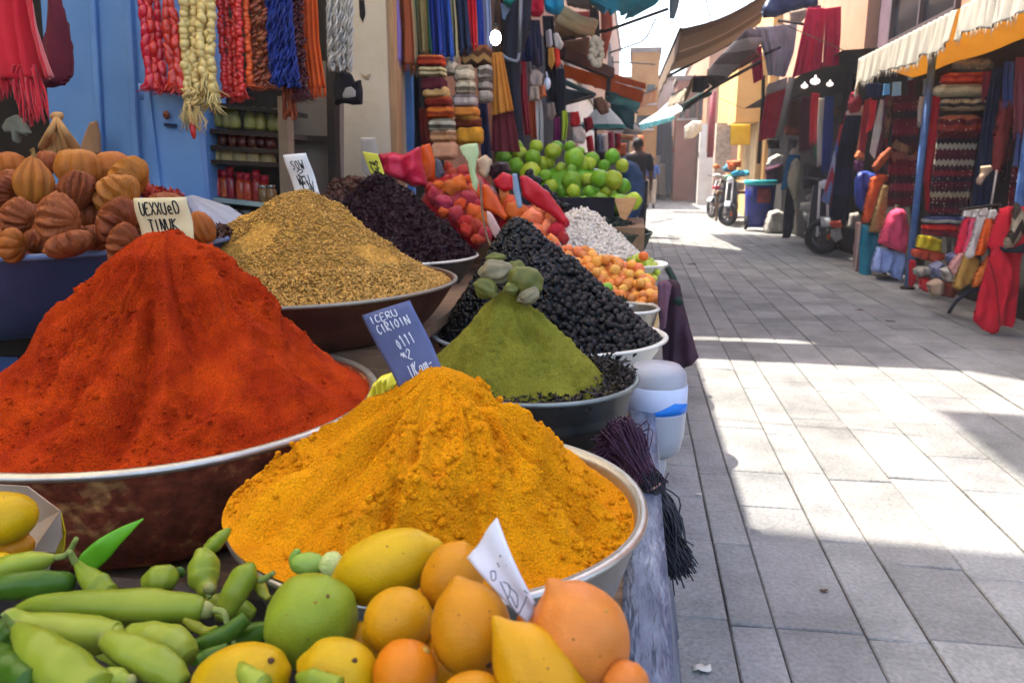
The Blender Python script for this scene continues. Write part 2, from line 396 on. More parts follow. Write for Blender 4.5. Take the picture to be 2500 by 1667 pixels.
# ------------------------------------------------------------------ ground and paving
m_earth = M('joint_dirt', '2c2824', '4a443c', sc=6, rough=.95)
b = MB(); b.box((0, 120, -.06), (300, 300, .1)); tag(b.build('ground', m_earth, smooth=False), kind='structure')
m_pave = M('paving_stone', '686866', '8c8b88', '9c9994', sc=3.2, rough=.78, bump=.9, bsc=40, spec=.3, attr='tone', det=12, c2p=(.3, .68), spk=(75, .20))
def paving():
    bm = bmesh.new(); r = random.Random(3); tones = []
    xs = [-1.7, -1.3, -.9, -.55, -.2, .13, .29, .41, .64, .80, 1.04, 1.28, 1.54, 1.8, 2.02, 2.3, 2.62, 2.95, 3.4, 3.9]
    for a, c in zip(xs[:-1], xs[1:]):
        y = -.6 + r.random() * .6
        gxs = r.choice((.002, .003, .004, .0055)); anchors = [1.98 + r.uniform(-.02, .02), 3.1 + r.uniform(-.08, .06)]
        while y < 46:
            L = r.uniform(.28, .8) * (1 if y < 14 else 1.8)
            for q in anchors:
                if y < q - .2 and abs(y + L - q) < .3: L = q - y
            g = r.choice((.001, .0016, .002, .0035)); gx0 = gxs; z = r.uniform(-.0025, .0025); t = r.uniform(.80, 1.1); sl_ = r.uniform(-.002, .002)
            bv = .004
            lo = [bm.verts.new((x, yy, -.03)) for x, yy in ((a + gx0, y + g), (c - gx0, y + g), (c - gx0, y + L - g), (a + gx0, y + L - g))]
            md = [bm.verts.new((v.co.x, v.co.y, z - .004 + sl_ * (1 if v.co.x > (a + c) / 2 else -1))) for v in lo]
            up = [bm.verts.new((v.co.x + (bv if v.co.x < (a + c) / 2 else -bv), v.co.y + (bv if v.co.y < y + L / 2 else -bv), v.co.z + .004)) for v in md]
            fs = [bm.faces.new(up)]
            for k in range(4):
                fs.append(bm.faces.new((lo[k], lo[(k + 1) % 4], md[(k + 1) % 4], md[k]))); fs.append(bm.faces.new((md[k], md[(k + 1) % 4], up[(k + 1) % 4], up[k])))
            tones.append((fs, (t, t * r.uniform(.985, 1.0), t * r.uniform(.96, 1.0), 1))); y += L
    lay = bm.loops.layers.float_color.new('tone')
    for fs, t in tones:
        for f in fs:
            for l in f.loops: l[lay] = t
    me = bpy.data.meshes.new('pavement'); bm.to_mesh(me); bm.free(); me.materials.append(m_pave); tag(link('pavement', me), kind='structure')
paving()
# small litter on the stones
m_lit = M('paper_litter', 'b9b4a8', rough=.9); m_leaf = M('dead_leaf', '3a2c20', '55402c', sc=40, rough=.9)
def litter(px, py, w, mat, label, n=1, name='paper_scrap'):
    P = atz(px, py, .004); s = sz(w, P); G = np.zeros((4, 5, 3)); r = random.Random(px)
    for i in range(4):
        for j in range(5): G[i, j] = P + np.array([(j / 4 - .5) * s * (1 + .3 * r.random()), (i / 3 - .5) * s * .7 + r.uniform(-.1, .1) * s, r.random() * s * .18])
    q = MB(); q.grid(G); o = q.build(name, mat, loc=P); solid(o, .001); tag(o, label, 'litter')
litter(1713, 1632, 38, m_lit, 'crumpled white paper scrap on the paving at the stall foot')
litter(1706, 1206, 12, m_lit, 'tiny pale paper scrap on the shaded paving by the stall', name='paper_scrap')
litter(2098, 757, 16, m_leaf, 'dry brown leaf on the paving in the middle of the street', name='dead_leaf')
litter(2173, 784, 18, m_leaf, 'dry brown leaf on the paving nearest the red robe', name='dead_leaf')
litter(1688, 646, 18, m_leaf, 'dark leaf on the pale slab beside the fruit bowls', name='dead_leaf')
litter(1838, 600, 12, m_lit, 'bright white scrap at the edge of the sunlit paving', name='paper_scrap')
litter(2012, 1441, 16, m_leaf, 'small dark leaf lying on the shaded near paving', name='dead_leaf')

# ------------------------------------------------------------------ buildings
m_plas = M('old_plaster', '9a8d7e', 'b3a594', 'a08a70', sc=2.5, rough=.9, bump=.25, bsc=30)
m_dark = M('interior_shade', '15120f', '221c18', sc=3, rough=.95)  # near-black colour puts the shade inside the shops into the walls
m_mauve = M('mauve_plaster', '5c4650', '6d5560', sc=3, rough=.9, bump=.2, bsc=20)
m_brick = M('brick_wall', 'a06a55', 'b98670', sc=5, rough=.9, bump=.3, bsc=25)
m_cream = M('cream_plaster', 'c49a58', 'd0a868', sc=2, rough=.9, bump=.15, bsc=20)
m_pink = M('salmon_plaster', 'a4785c', 'b0866a', sc=2, rough=.9, bump=.15)
m_white = M('whitewash', 'cfcac2', 'bdb6ab', sc=2, rough=.9, bump=.15)
m_roof = M('flat_roof', '7a7068', '8a8076', sc=3, rough=.95)
m_glass = M('window_glass', '1a1f26', rough=.12, spec=.5)
m_frame = M('window_frame', '4a3a3a', rough=.6)
def building(name, x0, x1, y0, y1, h, mat, label, wins=(), win_side=-1, roof=True):
    t = thing(name, label, 'building', ((x0 + x1) / 2, (y0 + y1) / 2, 0))
    q = MB(); q.box(((x0 + x1) / 2, (y0 + y1) / 2, h / 2), (x1 - x0, y1 - y0, h)); q.build('wall', mat, t, False)
    if roof:
        q = MB(); q.box(((x0 + x1) / 2, (y0 + y1) / 2, h + .09), (x1 - x0 + .16, y1 - y0 + .1, .18)); q.build('roof', m_roof, t, False)
    xf = x0 if win_side < 0 else x1
    for (ya, yb, za, zb) in wins:
        q = MB(); q.box((xf, (ya + yb) / 2, (za + zb) / 2), (.05, yb - ya, zb - za)); wi = q.build('window', m_glass, t, False)
        q = MB()
        for yy in (ya, yb, (ya + yb) / 2): q.box((xf + win_side * .03, yy, (za + zb) / 2), (.09, .06, zb - za))
        for zz in (za, zb, (za + zb) / 2): q.box((xf + win_side * .033, (ya + yb) / 2, zz), (.08, yb - ya - .07, .055))
        q.build('frame', m_frame, wi, False)
    return t
# left row
t = thing('shop_building', 'plastered shop building behind the spice stall', 'building', (-3, 2, 0))
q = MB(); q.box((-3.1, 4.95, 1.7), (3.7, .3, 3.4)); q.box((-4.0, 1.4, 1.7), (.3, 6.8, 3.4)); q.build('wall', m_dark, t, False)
building('shop_house', -4.5, -1.5, 5.1, 8.55, 4.5, m_pink, 'salmon shop house behind the hanging scarves', [(5.8, 6.6, 2.9, 3.9), (7.4, 8.1, 2.9, 3.9)], 1)
building('tall_house', -1.9, -1.45, 8.6, 15.5, 11, m_pink, 'tall salmon house slab shaped to shade the street behind the left awnings', [(9.4, 10.3, 4, 5.6), (11.6, 12.5, 4, 5.6), (13.6, 14.5, 4, 5.6)], 1)  # height and thin depth shaped for the shade it casts on the street
building('low_shop', -5, -1.5, 15.7, 29, 3.3, m_white, 'low whitewashed shop beyond the tall house', [(17, 18, 1.2, 2.4)], 1)
building('far_house', -6, -1.2, 29.2, 48, 8, m_pink, 'reddish house far down the left side of the street', [(30.5, 31.5, 4, 5.8), (34, 35, 4, 5.8)], 1)
# right row
building('window_house', 3.45, 7, 4.0, 12.9, 6.2, m_mauve, 'mauve house with a dark upstairs window above the rug stall', [(9.75, 12.1, 2.95, 4.1)], -1)
building('brick_house', 3.25, 7, 3, 9.2, 8.5, m_brick, 'brick house rising behind the white canopy valance', [], -1)
# ------------------------------------------------------------------ unseen cloths added above the street, shaped to cast its shade and sun patch
m_can = M('canvas_tan', 'b8a88c', 'cabb9e', sc=3, rough=.9, tl=.3)
m_rope = M('rope', '6b5b45', rough=.9)
def shade(name, pts, label, mat=None, sag=.05):
    A, B_, C_, D = [np.array(p, float) for p in pts]; n = 24; G = np.zeros((n, n, 3))
    for i in range(n):
        for j in range(n):
            u, v = j / (n - 1), i / (n - 1); G[i, j] = (A * (1 - u) + B_ * u) * (1 - v) + (D * (1 - u) + C_ * u) * v
            G[i, j, 2] += -sag * math.sin(math.pi * u) * math.sin(math.pi * v) * 1.0
    q = MB(); q.grid(G); o = q.build(name, mat or m_can)
    if mat is None: solid(o, .004)
    tag(o, label, 'shade cloth')
    for p, d in ((A, (-1, 0)), (B_, (1, 0)), (C_, (1, 0)), (D, (-1, 0))):
        r = MB(); r.tube([p, p + np.array([d[0] * .8, d[1], .35])], .006, 5); r.build('rope', m_rope, o)
    return o
m_pale = M('pale_canvas', 'dcd0b8', 'e4d8c0', sc=3, rough=.9, tl=.55)
shade('added_stall_canopy', [(-4.0, -2.2, 3.52), (-.93, -2.2, 3.45), (-.93, 5.05, 3.45), (-4.0, 5.05, 3.52)], 'unseen pale canvas canopy added over the spice stall for shade and warm fill', m_pale, sag=.0)  # unseen canopy, added to shade the stall and pass warm fill light
def shade_of(name, x0, x1, y0, y1, z, label, y0b=None, y1b=None):
    """a cloth whose shadow falls on the ground rectangle x0..x1, y0..y1"""
    k = SUN / SUN[2] * z
    shade(name, [(x0 + k[0], (y0) + k[1], z), (x1 + k[0], (y0b if y0b is not None else y0) + k[1], z), (x1 + k[0], (y1b if y1b is not None else y1) + k[1], z), (x0 + k[0], y1 + k[1], z)], label, sag=.0)
shade_of('street_sun_block', .36, 3.6, -2.2, 2.58, 8.5, 'big unseen tan cloth added to cast shade on the near end of the street', None, 2.40)
shade_of('street_sun_block', 1.57, 3.6, 2.50, 4.14, 8.55, 'narrow unseen tan cloth added to cast shade on the right side of the street', None, 4.12)
shade_of('street_sun_block', -.8, 3.3, 5.17, 5.74, 4.5, 'slim unseen tan cloth added to cast shade across the middle of the street', 4.98, 5.66)
shade_of('street_sun_block', -.8, 3.3, 5.86, 6.46, 4.5, 'second slim unseen tan cloth added to cast shade across the middle of the street', 5.78, 6.46)
shade_of('street_sun_block', 1.5, 3.3, 5.60, 5.95, 4.55, 'small unseen tan cloth added to block sun between two added cloths', 5.5, 5.9)
shade_of('street_sun_block', 1.0, 3.3, 6.46, 9.2, 4.5, 'wide unseen tan cloth added to cast shade before the tall house', None, 8.4)

m_ldark = M('dark_shop_canvas', '2a2622', '38322c', sc=3, rough=.9)
shade('added_shop_canopy', [(2.45, 10.6, 2.66), (3.3, 10.6, 2.7), (3.3, 19.8, 2.7), (2.45, 19.8, 2.66)], 'dark canvas roof added to shade the open shop beyond the scooter', m_ldark, sag=.02)  # roof added to keep the sun off the shop's dark wall
# ------------------------------------------------------------------ the spice stall
m_wood = M('weathered_wood', '5a4431', '7a5f45', sc=6, st=(1, 8, 1), rough=.8, bump=.3)
m_dwood = M('dark_wood', '1d1612', '2e241d', sc=6, rough=.8, bump=.2)
m_foil = M('silver_sheet', '4a5264', '6a7282', 'a0a4ae', sc=14, rough=.36, bump=.8, bsc=30, metal=.25, det=8, st=(2.5, .6, .6), c2p=(.4, .62))
stall = thing('spice_stall', 'long wooden spice stall table with silver sheet over its street side', 'market stall', (-.7, 2.4, 0))
q = MB(); q.box((-.66, 2.55, .58), (1.42, 4.5, .04), bev=.005); q.build('tabletop', m_wood, stall, False)
q = MB()
q.box((-.98, 2.28, .77), (.86, 1.2, .03)); q.box((-.98, 1.68, .68), (.86, .02, .15)); q.box((-.98, 3.4, .72), (.9, 1.0, .03)); q.box((-.45, 4.6, .9), (1.0, .9, .03)); q.box((-.45, 4.16, .75), (1.0, .02, .27))
q.build('riser', m_wood, stall, False)
for x, y in ((-1.3, .4), (-.02, .4), (-1.3, 4.7), (-.02, 4.7), (-.02, 2.5)):
    q = MB(); q.box((x, y, .28), (.06, .06, .56)); q.build('leg', m_wood, stall, False)
G = np.zeros((26, 200, 3))
for i in range(26):
    for j in range(200):
        v, u = i / 25, j / 199; y = .3 + u * 4.45; z = .602 - max(0, v - .12) / .88 * .56; x = .0 + min(v / .12, 1) * .065 + max(0, v - .12) * .07
        wv = .016 * math.sin(y * 19 + 2 * math.sin(y * 3.1)) + .009 * math.sin(y * 47 + v * 3)
        G[i, j] = (x + wv * max(0, v - .1), y, z + (.002 * math.sin(y * 40) if v < .12 else 0))
q = MB(); q.grid(G); o = q.build('cover_sheet', m_foil, stall); solid(o, .002)
o = cloth('printed_cloth', [(1585, 1440), (1612, 1560), (1628, 1700)], [(1600, 1330), (1622, 1450), (1640, 1690)], 1.42, M('red_print', '7a1024', '2a2f5a', 'a83a4a', sc=40, rough=.8), 'dark red and blue printed cloth hanging under the silver stall sheet', 'cloth', folds=2, amp=.006, nu=12)

# ------------------------------------------------------------------ bowls
def bowl_prof(R, d, base=.62, t=.006, lip=.012, belly=.12):
    P = []
    for k in range(15):
        u = k / 14; r = R * (base + (1 - base) * (u ** (1 - belly * 3)) ) if belly else R * (base + (1 - base) * u)
        P.append((r, -d + d * u))
    return P
def bowl(name, label, c, R, d, mb, mrim=None, base=.68, belly=.14, lip=.0065, sx=1, sy=1, band=None, cat='bowl', wob=.004, group=None):
    t = thing(name, label, cat, (c[0], c[1], c[2] - d), group)
    P = bowl_prof(R - lip, d, base, belly=belly); body = [(0.001, -d + .006)] + [(P[0][0] * .85, -d)] + P
    inn = [(max(r - .006, .001), z + .004) for r, z in P[::-1]]
    if band:
        body = [(r + (.006 if abs(z + d * band) < .009 else 0), z) for r, z in body]
    q = MB(); q.lathe(body + inn + [(.001, -d + .012)], c, 96, sx, sy, wob, R * 40); q.build('body', mb, t)
    q = MB(); rp = [(R - lip + lip * math.cos(a) * 1.0, lip * .75 * math.sin(a)) for a in np.linspace(math.pi, -math.pi, 13)[:-1]]
    rp.append(rp[0]); q.lathe(rp, c, 96, sx, sy, wob, R * 40, closed=True); q.build('rim', mrim or mb, t)
    return t
m_rust = M('rusted_tin', '4a2214', '86402a', 'c8955a', sc=12, rough=.6, bump=.35, bsc=60, metal=.2, c2p=(.3, .55), spk=(60, .4))
m_rust2 = M('brown_tin', '3b1d14', '5d3526', '6f5040', sc=9, rough=.5, bump=.2, bsc=50, metal=.3)
m_steel = M('worn_steel', '8f8a82', 'b5b0a6', 'c9c4ba', sc=8, rough=.36, bump=.1, bsc=40, metal=.85)
m_grey = M('grey_enamel', '222425', '303333', '484a48', sc=7, rough=.42, bump=.12, bsc=30, metal=.4, spec=.5)
m_navy = M('blue_enamel', '24344e', '2e405e', '465874', sc=5, rough=.4, bump=.1, bsc=25, spec=.5, c2p=(.4, .75))
m_wen = M('white_enamel', 'b9b4a8', 'cfcabf', 'a59a88', sc=5, rough=.35, bump=.06, bsc=20, spec=.5, c2p=(.35, .7))
m_cru = M('cream_bucket', 'b98f55', 'd0b078', sc=4, rough=.5, spec=.4)

bowl('spice_bowl', 'wide rust-stained tin bowl with a steel rim under the red powder', (-.85, 1.25, .80), .40, .185, m_rust, m_steel, .76, .1, lip=.009)
bowl('spice_bowl', 'shiny steel bowl holding the yellow powder', (-.24, .93, .78), .27, .17, m_steel, None, .74, .1)
bowl('spice_bowl', 'dark grey metal bowl holding the green powder', (-.227, 1.74, .738), .25, .14, m_grey, M('grey_rim', '5a6260', '7b8380', sc=12, rough=.4, metal=.5), .7, .15, band=.55)
bowl('spice_bowl', 'brown tin bowl under the golden seeds', (-.92, 1.95, .917), .46, .13, m_rust2, M('dull_rim', '6e665a', '857c6e', sc=9, rough=.45, metal=.5), .76, .1)
bowl('fruit_bowl', 'white enamel bowl heaped with black olives', (-.25, 2.30, .72), .30, .12, m_wen, None, .72, .1, sx=1.2)
bowl('small_bowl', 'small empty-sided steel bowl between black olives and apricots', (-.02, 2.66, .745), .115, .09, m_steel, m_wen, .75, .1)
bowl('fruit_bowl', 'cream tub heaped with small orange apricots', (-.11, 2.98, .735), .25, .15, m_cru, m_wen, .8, .05)
bowl('fruit_bowl', 'shallow white dish of green grapes at the street edge', (.0, 3.52, .80), .15, .06, m_wen, None, .6, .1)
bowl('fruit_bowl', 'pale bowl under the heap of white beans', (-.33, 3.78, .78), .36, .16, m_wen, None, .72, .1)
bowl('fruit_bowl', 'dark green metal bowl of dried herbs beside the lime crate', (-.19, 4.35, .875), .29, .13, M('green_black_tin', '20281f', '2f3a2e', sc=8, rough=.5, metal=.3), None, .78, .1)
bowl('fruit_bowl', 'tin bowl under the dark purple hibiscus petals', (-.95, 2.95, .88), .35, .13, m_grey, m_wen, .72, .1)
bowl('fruit_bowl', 'large blue enamel bowl piled with orange gourds', (-1.47, 1.69, 1.04), .5, .18, m_navy, M('blue_rim', '4a5f88', '6e80a4', sc=10, rough=.4), .72, .16, lip=.009)

# ------------------------------------------------------------------ powder mounds
def octa(n_sub=1):
    b_ = MB(); b_.ball((0, 0, 0), 1, 6, 4); return b_.v[0], b_.f
def scatter_mesh(P, Nrm, S, shape='seed', seed=0, asp=(1, .6, .45), tilt=.6):
    """many small grains as one vertex/triangle array"""
    r = np.random.default_rng(seed)
    if shape == 'seed': V0 = np.array([(1, 0, 0), (-1, 0, 0), (0, 1, 0), (0, -1, 0), (0, 0, 1), (0, 0, -1)], float) * np.array(asp); F0 = np.array([(0, 2, 4), (2, 1, 4), (1, 3, 4), (3, 0, 4), (2, 0, 5), (1, 2, 5), (3, 1, 5), (0, 3, 5)])
    elif shape == 'petal':
        V0 = np.array([(-1, -.15, .1), (-.4, -.45, -.1), (-.4, .35, .25), (.3, -.5, .15), (.3, .4, -.15), (1, 0, .3)]) * np.array(asp); F0 = np.array([(0, 1, 2), (1, 3, 2), (2, 3, 4), (3, 5, 4), (2, 1, 0), (2, 3, 1), (4, 3, 2), (4, 5, 3)])
    else:
        b_ = MB(); b_.ball((0, 0, 0), 1, 6, 4, lump=.25, seed=seed); V0 = b_.v[0] * np.array(asp); F0 = []
        for f in b_.f: F0 += [f] if len(f) == 3 else [(f[0], f[1], f[2]), (f[0], f[2], f[3])]
        F0 = np.array(F0)
    n = len(P); a = r.normal(size=(n, 3)); z = Nrm + r.normal(size=(n, 3)) * tilt; z /= np.linalg.norm(z, axis=1)[:, None]
    x = np.cross(a, z); x /= np.linalg.norm(x, axis=1)[:, None] + 1e-9; y = np.cross(z, x)
    B = np.stack([x, y, z], 1) * np.asarray(S)[:, None, None]
    V = np.einsum('kj,njc->nkc', V0, B) + P[:, None, :]
    Fc = (F0[None] + (np.arange(n) * len(V0))[:, None, None]).reshape(-1, 3)
    return V.reshape(-1, 3), Fc
class Mound:
    def __init__(s, c, rx, ry, z0, pk, p=1.1, tip=.06, seed=0, gul=.012, lump=.006, fine=.0018, ng=9, nr=170, na=460, terr=0, flat=0, zl=None):
        s.c = np.array(c, float); s.z0 = z0; s.pk = np.array(pk, float); s.rx, s.ry = rx, ry
        t = np.linspace(0, 1, nr) ** .85; a = np.linspace(0, 2 * math.pi, na, endpoint=False); T, A = np.meshgrid(t, a, indexing='ij')
        edge = 1 + .012 * fbm(np.stack([np.cos(A) * 4, np.sin(A) * 4, A * 0 + seed], -1), 2, seed)
        ex = c[0] + rx * np.cos(A) * edge; ey = c[1] + ry * np.sin(A) * edge
        X = pk[0] + (ex - pk[0]) * T; Y = pk[1] + (ey - pk[1]) * T
        T_ = np.clip((T - flat) / (1 - flat), 0, 1); tt = np.sqrt(T_ * T_ + tip * tip) - tip; tt = tt / (math.sqrt(1 + tip * tip) - tip)
        H = pk[2] - z0; Z = z0 + H * np.clip(1 - tt, 0, 1) ** p
        if zl: Z = Z + zl[0] * np.clip(np.cos(A - zl[1] * math.pi) * 1.7, 0, 1) * T ** 3
        env = np.sin(np.pi * np.clip(T * .93 + .05, 0, 1)) ** .6 * np.clip((1 - T) * 9, 0, 1)
        da = fbm(np.stack([np.cos(A) * 1.6, np.sin(A) * 1.6, T * 1.8 + seed], -1), 3, seed + 3) * .35
        g = 1 - np.abs(fbm(np.stack([np.cos(A + da) * ng * .35, np.sin(A + da) * ng * .35, T * .9 + seed], -1), 3, seed + 9)) * 2.6
        P = np.stack([X, Y, Z], -1)
        rough = np.clip(fbm(P * 9 + seed, 3, seed + 20) * 2.2 + .45, .06, 1)
        L = fbm(P * 26 + seed, 4, seed + 30); Fn = fbm(P * 150 + seed, 3, seed + 40); Md = np.abs(fbm(P * 60, 3, seed + 50))
        D = env * np.clip(T * 3.2 - .12, 0, 1) ** 1.3 * ((g - g.mean() - .05) * gul) + np.clip(env + .15 + 2.5 * flat, 0, 1) * (L * lump * (.5 + rough) + rough * (Fn * fine + Md * fine * 2.2))
        if terr:
            D = D + env * terr * (np.clip(fbm(P * 7 + 5 + seed, 2, seed + 60) * 6, -.5, .5))
        slope = np.stack([X - pk[0], Y - pk[1], 0 * X], -1); slope /= np.linalg.norm(slope, axis=-1)[..., None] + 1e-9
        N = slope * .55 + np.array([0, 0, .83]); s.P = P + N * D[..., None]; s.N = N; s.T = T; s.A = A; s.rough = rough; s.na = na; s.nr = nr
    def faces(s):
        i, j = np.meshgrid(np.arange(s.nr - 1), np.arange(s.na), indexing='ij'); a = i * s.na + j; b_ = i * s.na + (j + 1) % s.na
        q = np.stack([a, a + s.na, b_ + s.na, b_], -1).reshape(-1, 4)
        return np.concatenate([q[:, [0, 1, 2]], q[:, [0, 2, 3]]])
    def pick(s, n, t0=0, t1=1, a0=0, a1=2 * math.pi, seed=0, pw=.5, rough=False):
        r = np.random.default_rng(seed); t = (t0 ** 2 + r.random(n) * (t1 ** 2 - t0 ** 2)) ** .5; a = (a0 + r.random(n) * (a1 - a0)) % (2 * math.pi)
        i = np.clip(((t ** (1 / .85)) * (s.nr - 1)).astype(int), 0, s.nr - 1); j = (a / (2 * math.pi) * s.na).astype(int) % s.na
        if rough: k = r.random(n) < s.rough[i, j]; i, j = i[k], j[k]
        return s.P[i, j], s.N[i, j]
def powder(name, label, mo, mat, crumbs=900, cs=(.0008, .0035), seed=0, extra=None):
    V = [mo.P.reshape(-1, 3)]; Fc = [mo.faces()]; n = len(V[0])
    P, N = mo.pick(crumbs, .02, .98, seed=seed, rough=True); r = np.random.default_rng(seed)
    S = cs[0] + (cs[1] - cs[0]) * r.random(len(P)) ** 3.5
    v, f = scatter_mesh(P + N * S[:, None] * .3, N, S, 'lump', seed, (1, .85, .75)); V.append(v); Fc.append(f + n)
    return tag(fastmesh(name, np.concatenate(V), np.concatenate(Fc), mat), label, 'spice')
m_pap = M('paprika_powder', 'c03e06', '9e2804', 'b23404', sc=14, rough=.95, bump=.9, bsc=320, spec=.08, c2p=(.35, .6), spk=(430, .36))
m_tur = M('turmeric_powder', 'e8980a', 'd48206', 'eea610', sc=16, rough=.95, bump=.85, bsc=300, spec=.08, spk=(520, .30))
m_hen = M('henna_powder', '7e7a2a', '64621c', '88823a', sc=10, rough=.95, bump=.6, bsc=300, spec=.08, spk=(420, .34))
m_pap = MATS['paprika_powder']
mo = Mound((-.85, 1.25), .385, .385, .79, (-.795, 1.25, 1.093), p=1.42, tip=.085, seed=2, gul=.036, lump=.014, fine=.0034, ng=8, terr=.018, flat=.06)
powder('powder_mound', 'tall cone of red-orange paprika powder in the rusty bowl', mo, m_pap, 4200, (.0008, .0055), 3)
mo = Mound((-.250, .930), .262, .262, .766, (-.237, .93, .960), p=1.22, tip=.05, seed=11, gul=.034, lump=.014, fine=.0034, flat=.012, zl=(.022, 1.13), ng=9, nr=170, na=460, terr=.010)
powder('powder_mound', 'bright yellow turmeric powder cone in the steel bowl', mo, m_tur, 5200, (.0008, .0068), 5)
mo = Mound((-.280, 1.735), .248, .200, .722, (-.284, 1.74, .938), p=1.15, tip=.07, seed=23, gul=.018, lump=.009, fine=.0026, ng=5, terr=.008)
powder('powder_mound', 'olive green henna powder cone with smooth grooved sides', mo, m_hen, 900, (.0008, .003), 7)
# dark dried bits round the green cone
m_bit = M('dark_dried_bits', '120d0c', '2a1c14', sc=30, rough=.7, spec=.4)
r_ = np.random.default_rng(4); n = 1500; a = r_.random(n) * 2 * math.pi; rr = .165 + .075 * r_.random(n) ** .8; P = np.stack([-.227 + rr * np.cos(a), 1.74 + rr * np.sin(a), .722 + .018 * r_.random(n) + .03 * np.clip(np.cos(a - .5), 0, 1) * r_.random(n)], 1)
v, f = scatter_mesh(P, np.tile([0, 0, 1.], (n, 1)), .006 + .008 * r_.random(n), 'petal', 9, (1, .6, .6), .9)
tag(fastmesh('dried_bits', v, f, m_bit), 'ring of black dried bits around the green powder cone', 'dried fruit', kind='stuff')
# golden seeds
m_seed = M('golden_seed', 'c49448', '946c30', 'd8b470', sc=90, rough=.7, bump=.3, bsc=200, spec=.2, spk=(140, .45))
m_seedp = M('ground_seed', 'bc8c40', '9a7030', 'cc9e54', sc=20, rough=.9, bump=.7, bsc=200, spec=.1, spk=(150, .45))
mo = Mound((-.92, 1.95), .44, .44, .905, (-.853, 1.95, 1.152), p=1.22, tip=.13, seed=31, gul=.012, lump=.010, fine=.003, ng=6)
o = tag(fastmesh('seed_mound', mo.P.reshape(-1, 3), mo.faces(), m_seedp), 'heaped golden cumin seeds and seed powder in the brown tin bowl', 'spice')
P, N = mo.pick(15000, 0, 1, math.pi * .95, math.pi * 2.2, 5); r_ = np.random.default_rng(1); low = mo.z0 + .07
S = .0035 + .004 * r_.random(len(P)); S = S * np.where(P[:, 2] < low, 1.35, .9)
keep = (fbm(P * 8, 3, 3) > -.22) | (P[:, 2] < low); P, N, S = P[keep], N[keep], S[keep]
v, f = scatter_mesh(P + N * S[:, None] * .4, N, S, 'seed', 2, (1, .5, .42), .8); o2 = fastmesh('seeds', v, f, m_seed, o); o2['kind'] = 'stuff'
# dark purple hibiscus
m_hib = M('hibiscus_petal', '1b0710', '2d0d18', '45121f', sc=50, rough=.5, spec=.2, bump=.2)
mo = Mound((-.95, 2.95), .34, .34, .872, (-.985, 2.95, 1.185), p=.98, tip=.14, seed=41, gul=.01, lump=.012, fine=.003, nr=90, na=240)
o = tag(fastmesh('hibiscus_heap', mo.P.reshape(-1, 3), mo.faces(), m_hib), 'dark purple heap of dried hibiscus petals behind the golden seeds', 'dried flowers')
P, N = mo.pick(9000, 0, 1, math.pi * .9, math.pi * 2.3, 6); r_ = np.random.default_rng(2); S = .007 + .008 * r_.random(len(P))
v, f = scatter_mesh(P + N * S[:, None] * .35, N, S, 'petal', 3, (1, .7, .8), .9); o2 = fastmesh('petals', v, f, m_hib, o); o2['kind'] = 'stuff'
# dried herbs
m_herb = M('dried_herb', '121a14', '26332a', '35453a', sc=40, rough=.8)
hc = at(1444, 521, 4.4)
mo = Mound((-.19, 4.35), .28, .28, .87, (hc[0], 4.4, hc[2]), p=.95, tip=.12, seed=51, gul=.01, lump=.012, nr=60, na=180)
o = tag(fastmesh('herb_heap', mo.P.reshape(-1, 3), mo.faces(), m_herb), 'dark green heap of dried herbs in the bowl before the limes', 'dried herbs')
P, N = mo.pick(3500, 0, 1, math.pi * .9, math.pi * 2.4, 8); S = .010 + .010 * np.random.default_rng(3).random(len(P))
v, f = scatter_mesh(P, N, S, 'petal', 4, (1, .6, .8), .9); o2 = fastmesh('leaves', v, f, m_herb, o); o2['kind'] = 'stuff'
# reddish brown heap behind the golden seeds
m_brn = M('brown_dried_fruit', '2a120a', '4e2410', '6a3a18', sc=30, rough=.6, spec=.35)
c_ = at(850, 470, 3.3); mo = Mound((c_[0], 3.35), .3, .25, .86, (c_[0], 3.35, at(850, 432, 3.35)[2]), p=.9, tip=.3, seed=55, lump=.02, nr=50, na=140)
o = tag(fastmesh('dried_fruit_heap', mo.P.reshape(-1, 3), mo.faces(), m_brn), 'low heap of brown dried fruit under the white pillar', 'dried fruit')
P, N = mo.pick(700, 0, 1, math.pi, math.pi * 2.2, 9); S = .013 + .012 * np.random.default_rng(5).random(len(P))
v, f = scatter_mesh(P, N, S, 'lump', 6, (1, .7, .5), .7); o2 = fastmesh('pieces', v, f, m_brn, o); o2['kind'] = 'stuff'
# ------------------------------------------------------------------ fruit in the bowls
def at_depth(px, py, Y): return at(px, py, Y)
# black olives: individuals over the visible side of the heap, the rest as one mass
m_olv = M('black_olive', '060608', '0a0a0e', '100f16', sc=40, rough=.16, spec=.2, rnd=.3, bump=.25, bsc=120)
q = MB(); q.ball((0, 0, 0), (1, .74, .72), 12, 8, lump=.12, seed=3); olv_me = q.mesh('black_olive', m_olv)
mo = Mound((-.25, 2.30), .335, .29, .705, (-.36, 2.36, 1.06), p=1.1, tip=.10, seed=61, gul=.012, lump=.012, nr=90, na=260)
o = tag(fastmesh('olive_heap', mo.P.reshape(-1, 3), mo.faces(), m_olv), 'mass of small black olives that fills the white bowl', 'olives', kind='stuff')
P, N = mo.pick(2600, .0, 1, math.pi * .9, math.pi * 2.15, 11); r_ = np.random.default_rng(8)
S = .0105 + .003 * r_.random(len(P))
front = P[:, 0] * .95 - P[:, 1] * .3 + P[:, 2] * .2 + r_.random(len(P)) * .06 - .35 * np.clip(-.35 - P[:, 0], 0, 1)
order = np.argsort(-front)[:1500]; chosen = []; 
for k in order:
    if len(chosen) >= 300: break
    if all(((P[k] - P[c]) ** 2).sum() > .0138 ** 2 for c in chosen): chosen.append(k)
cs = set(chosen)
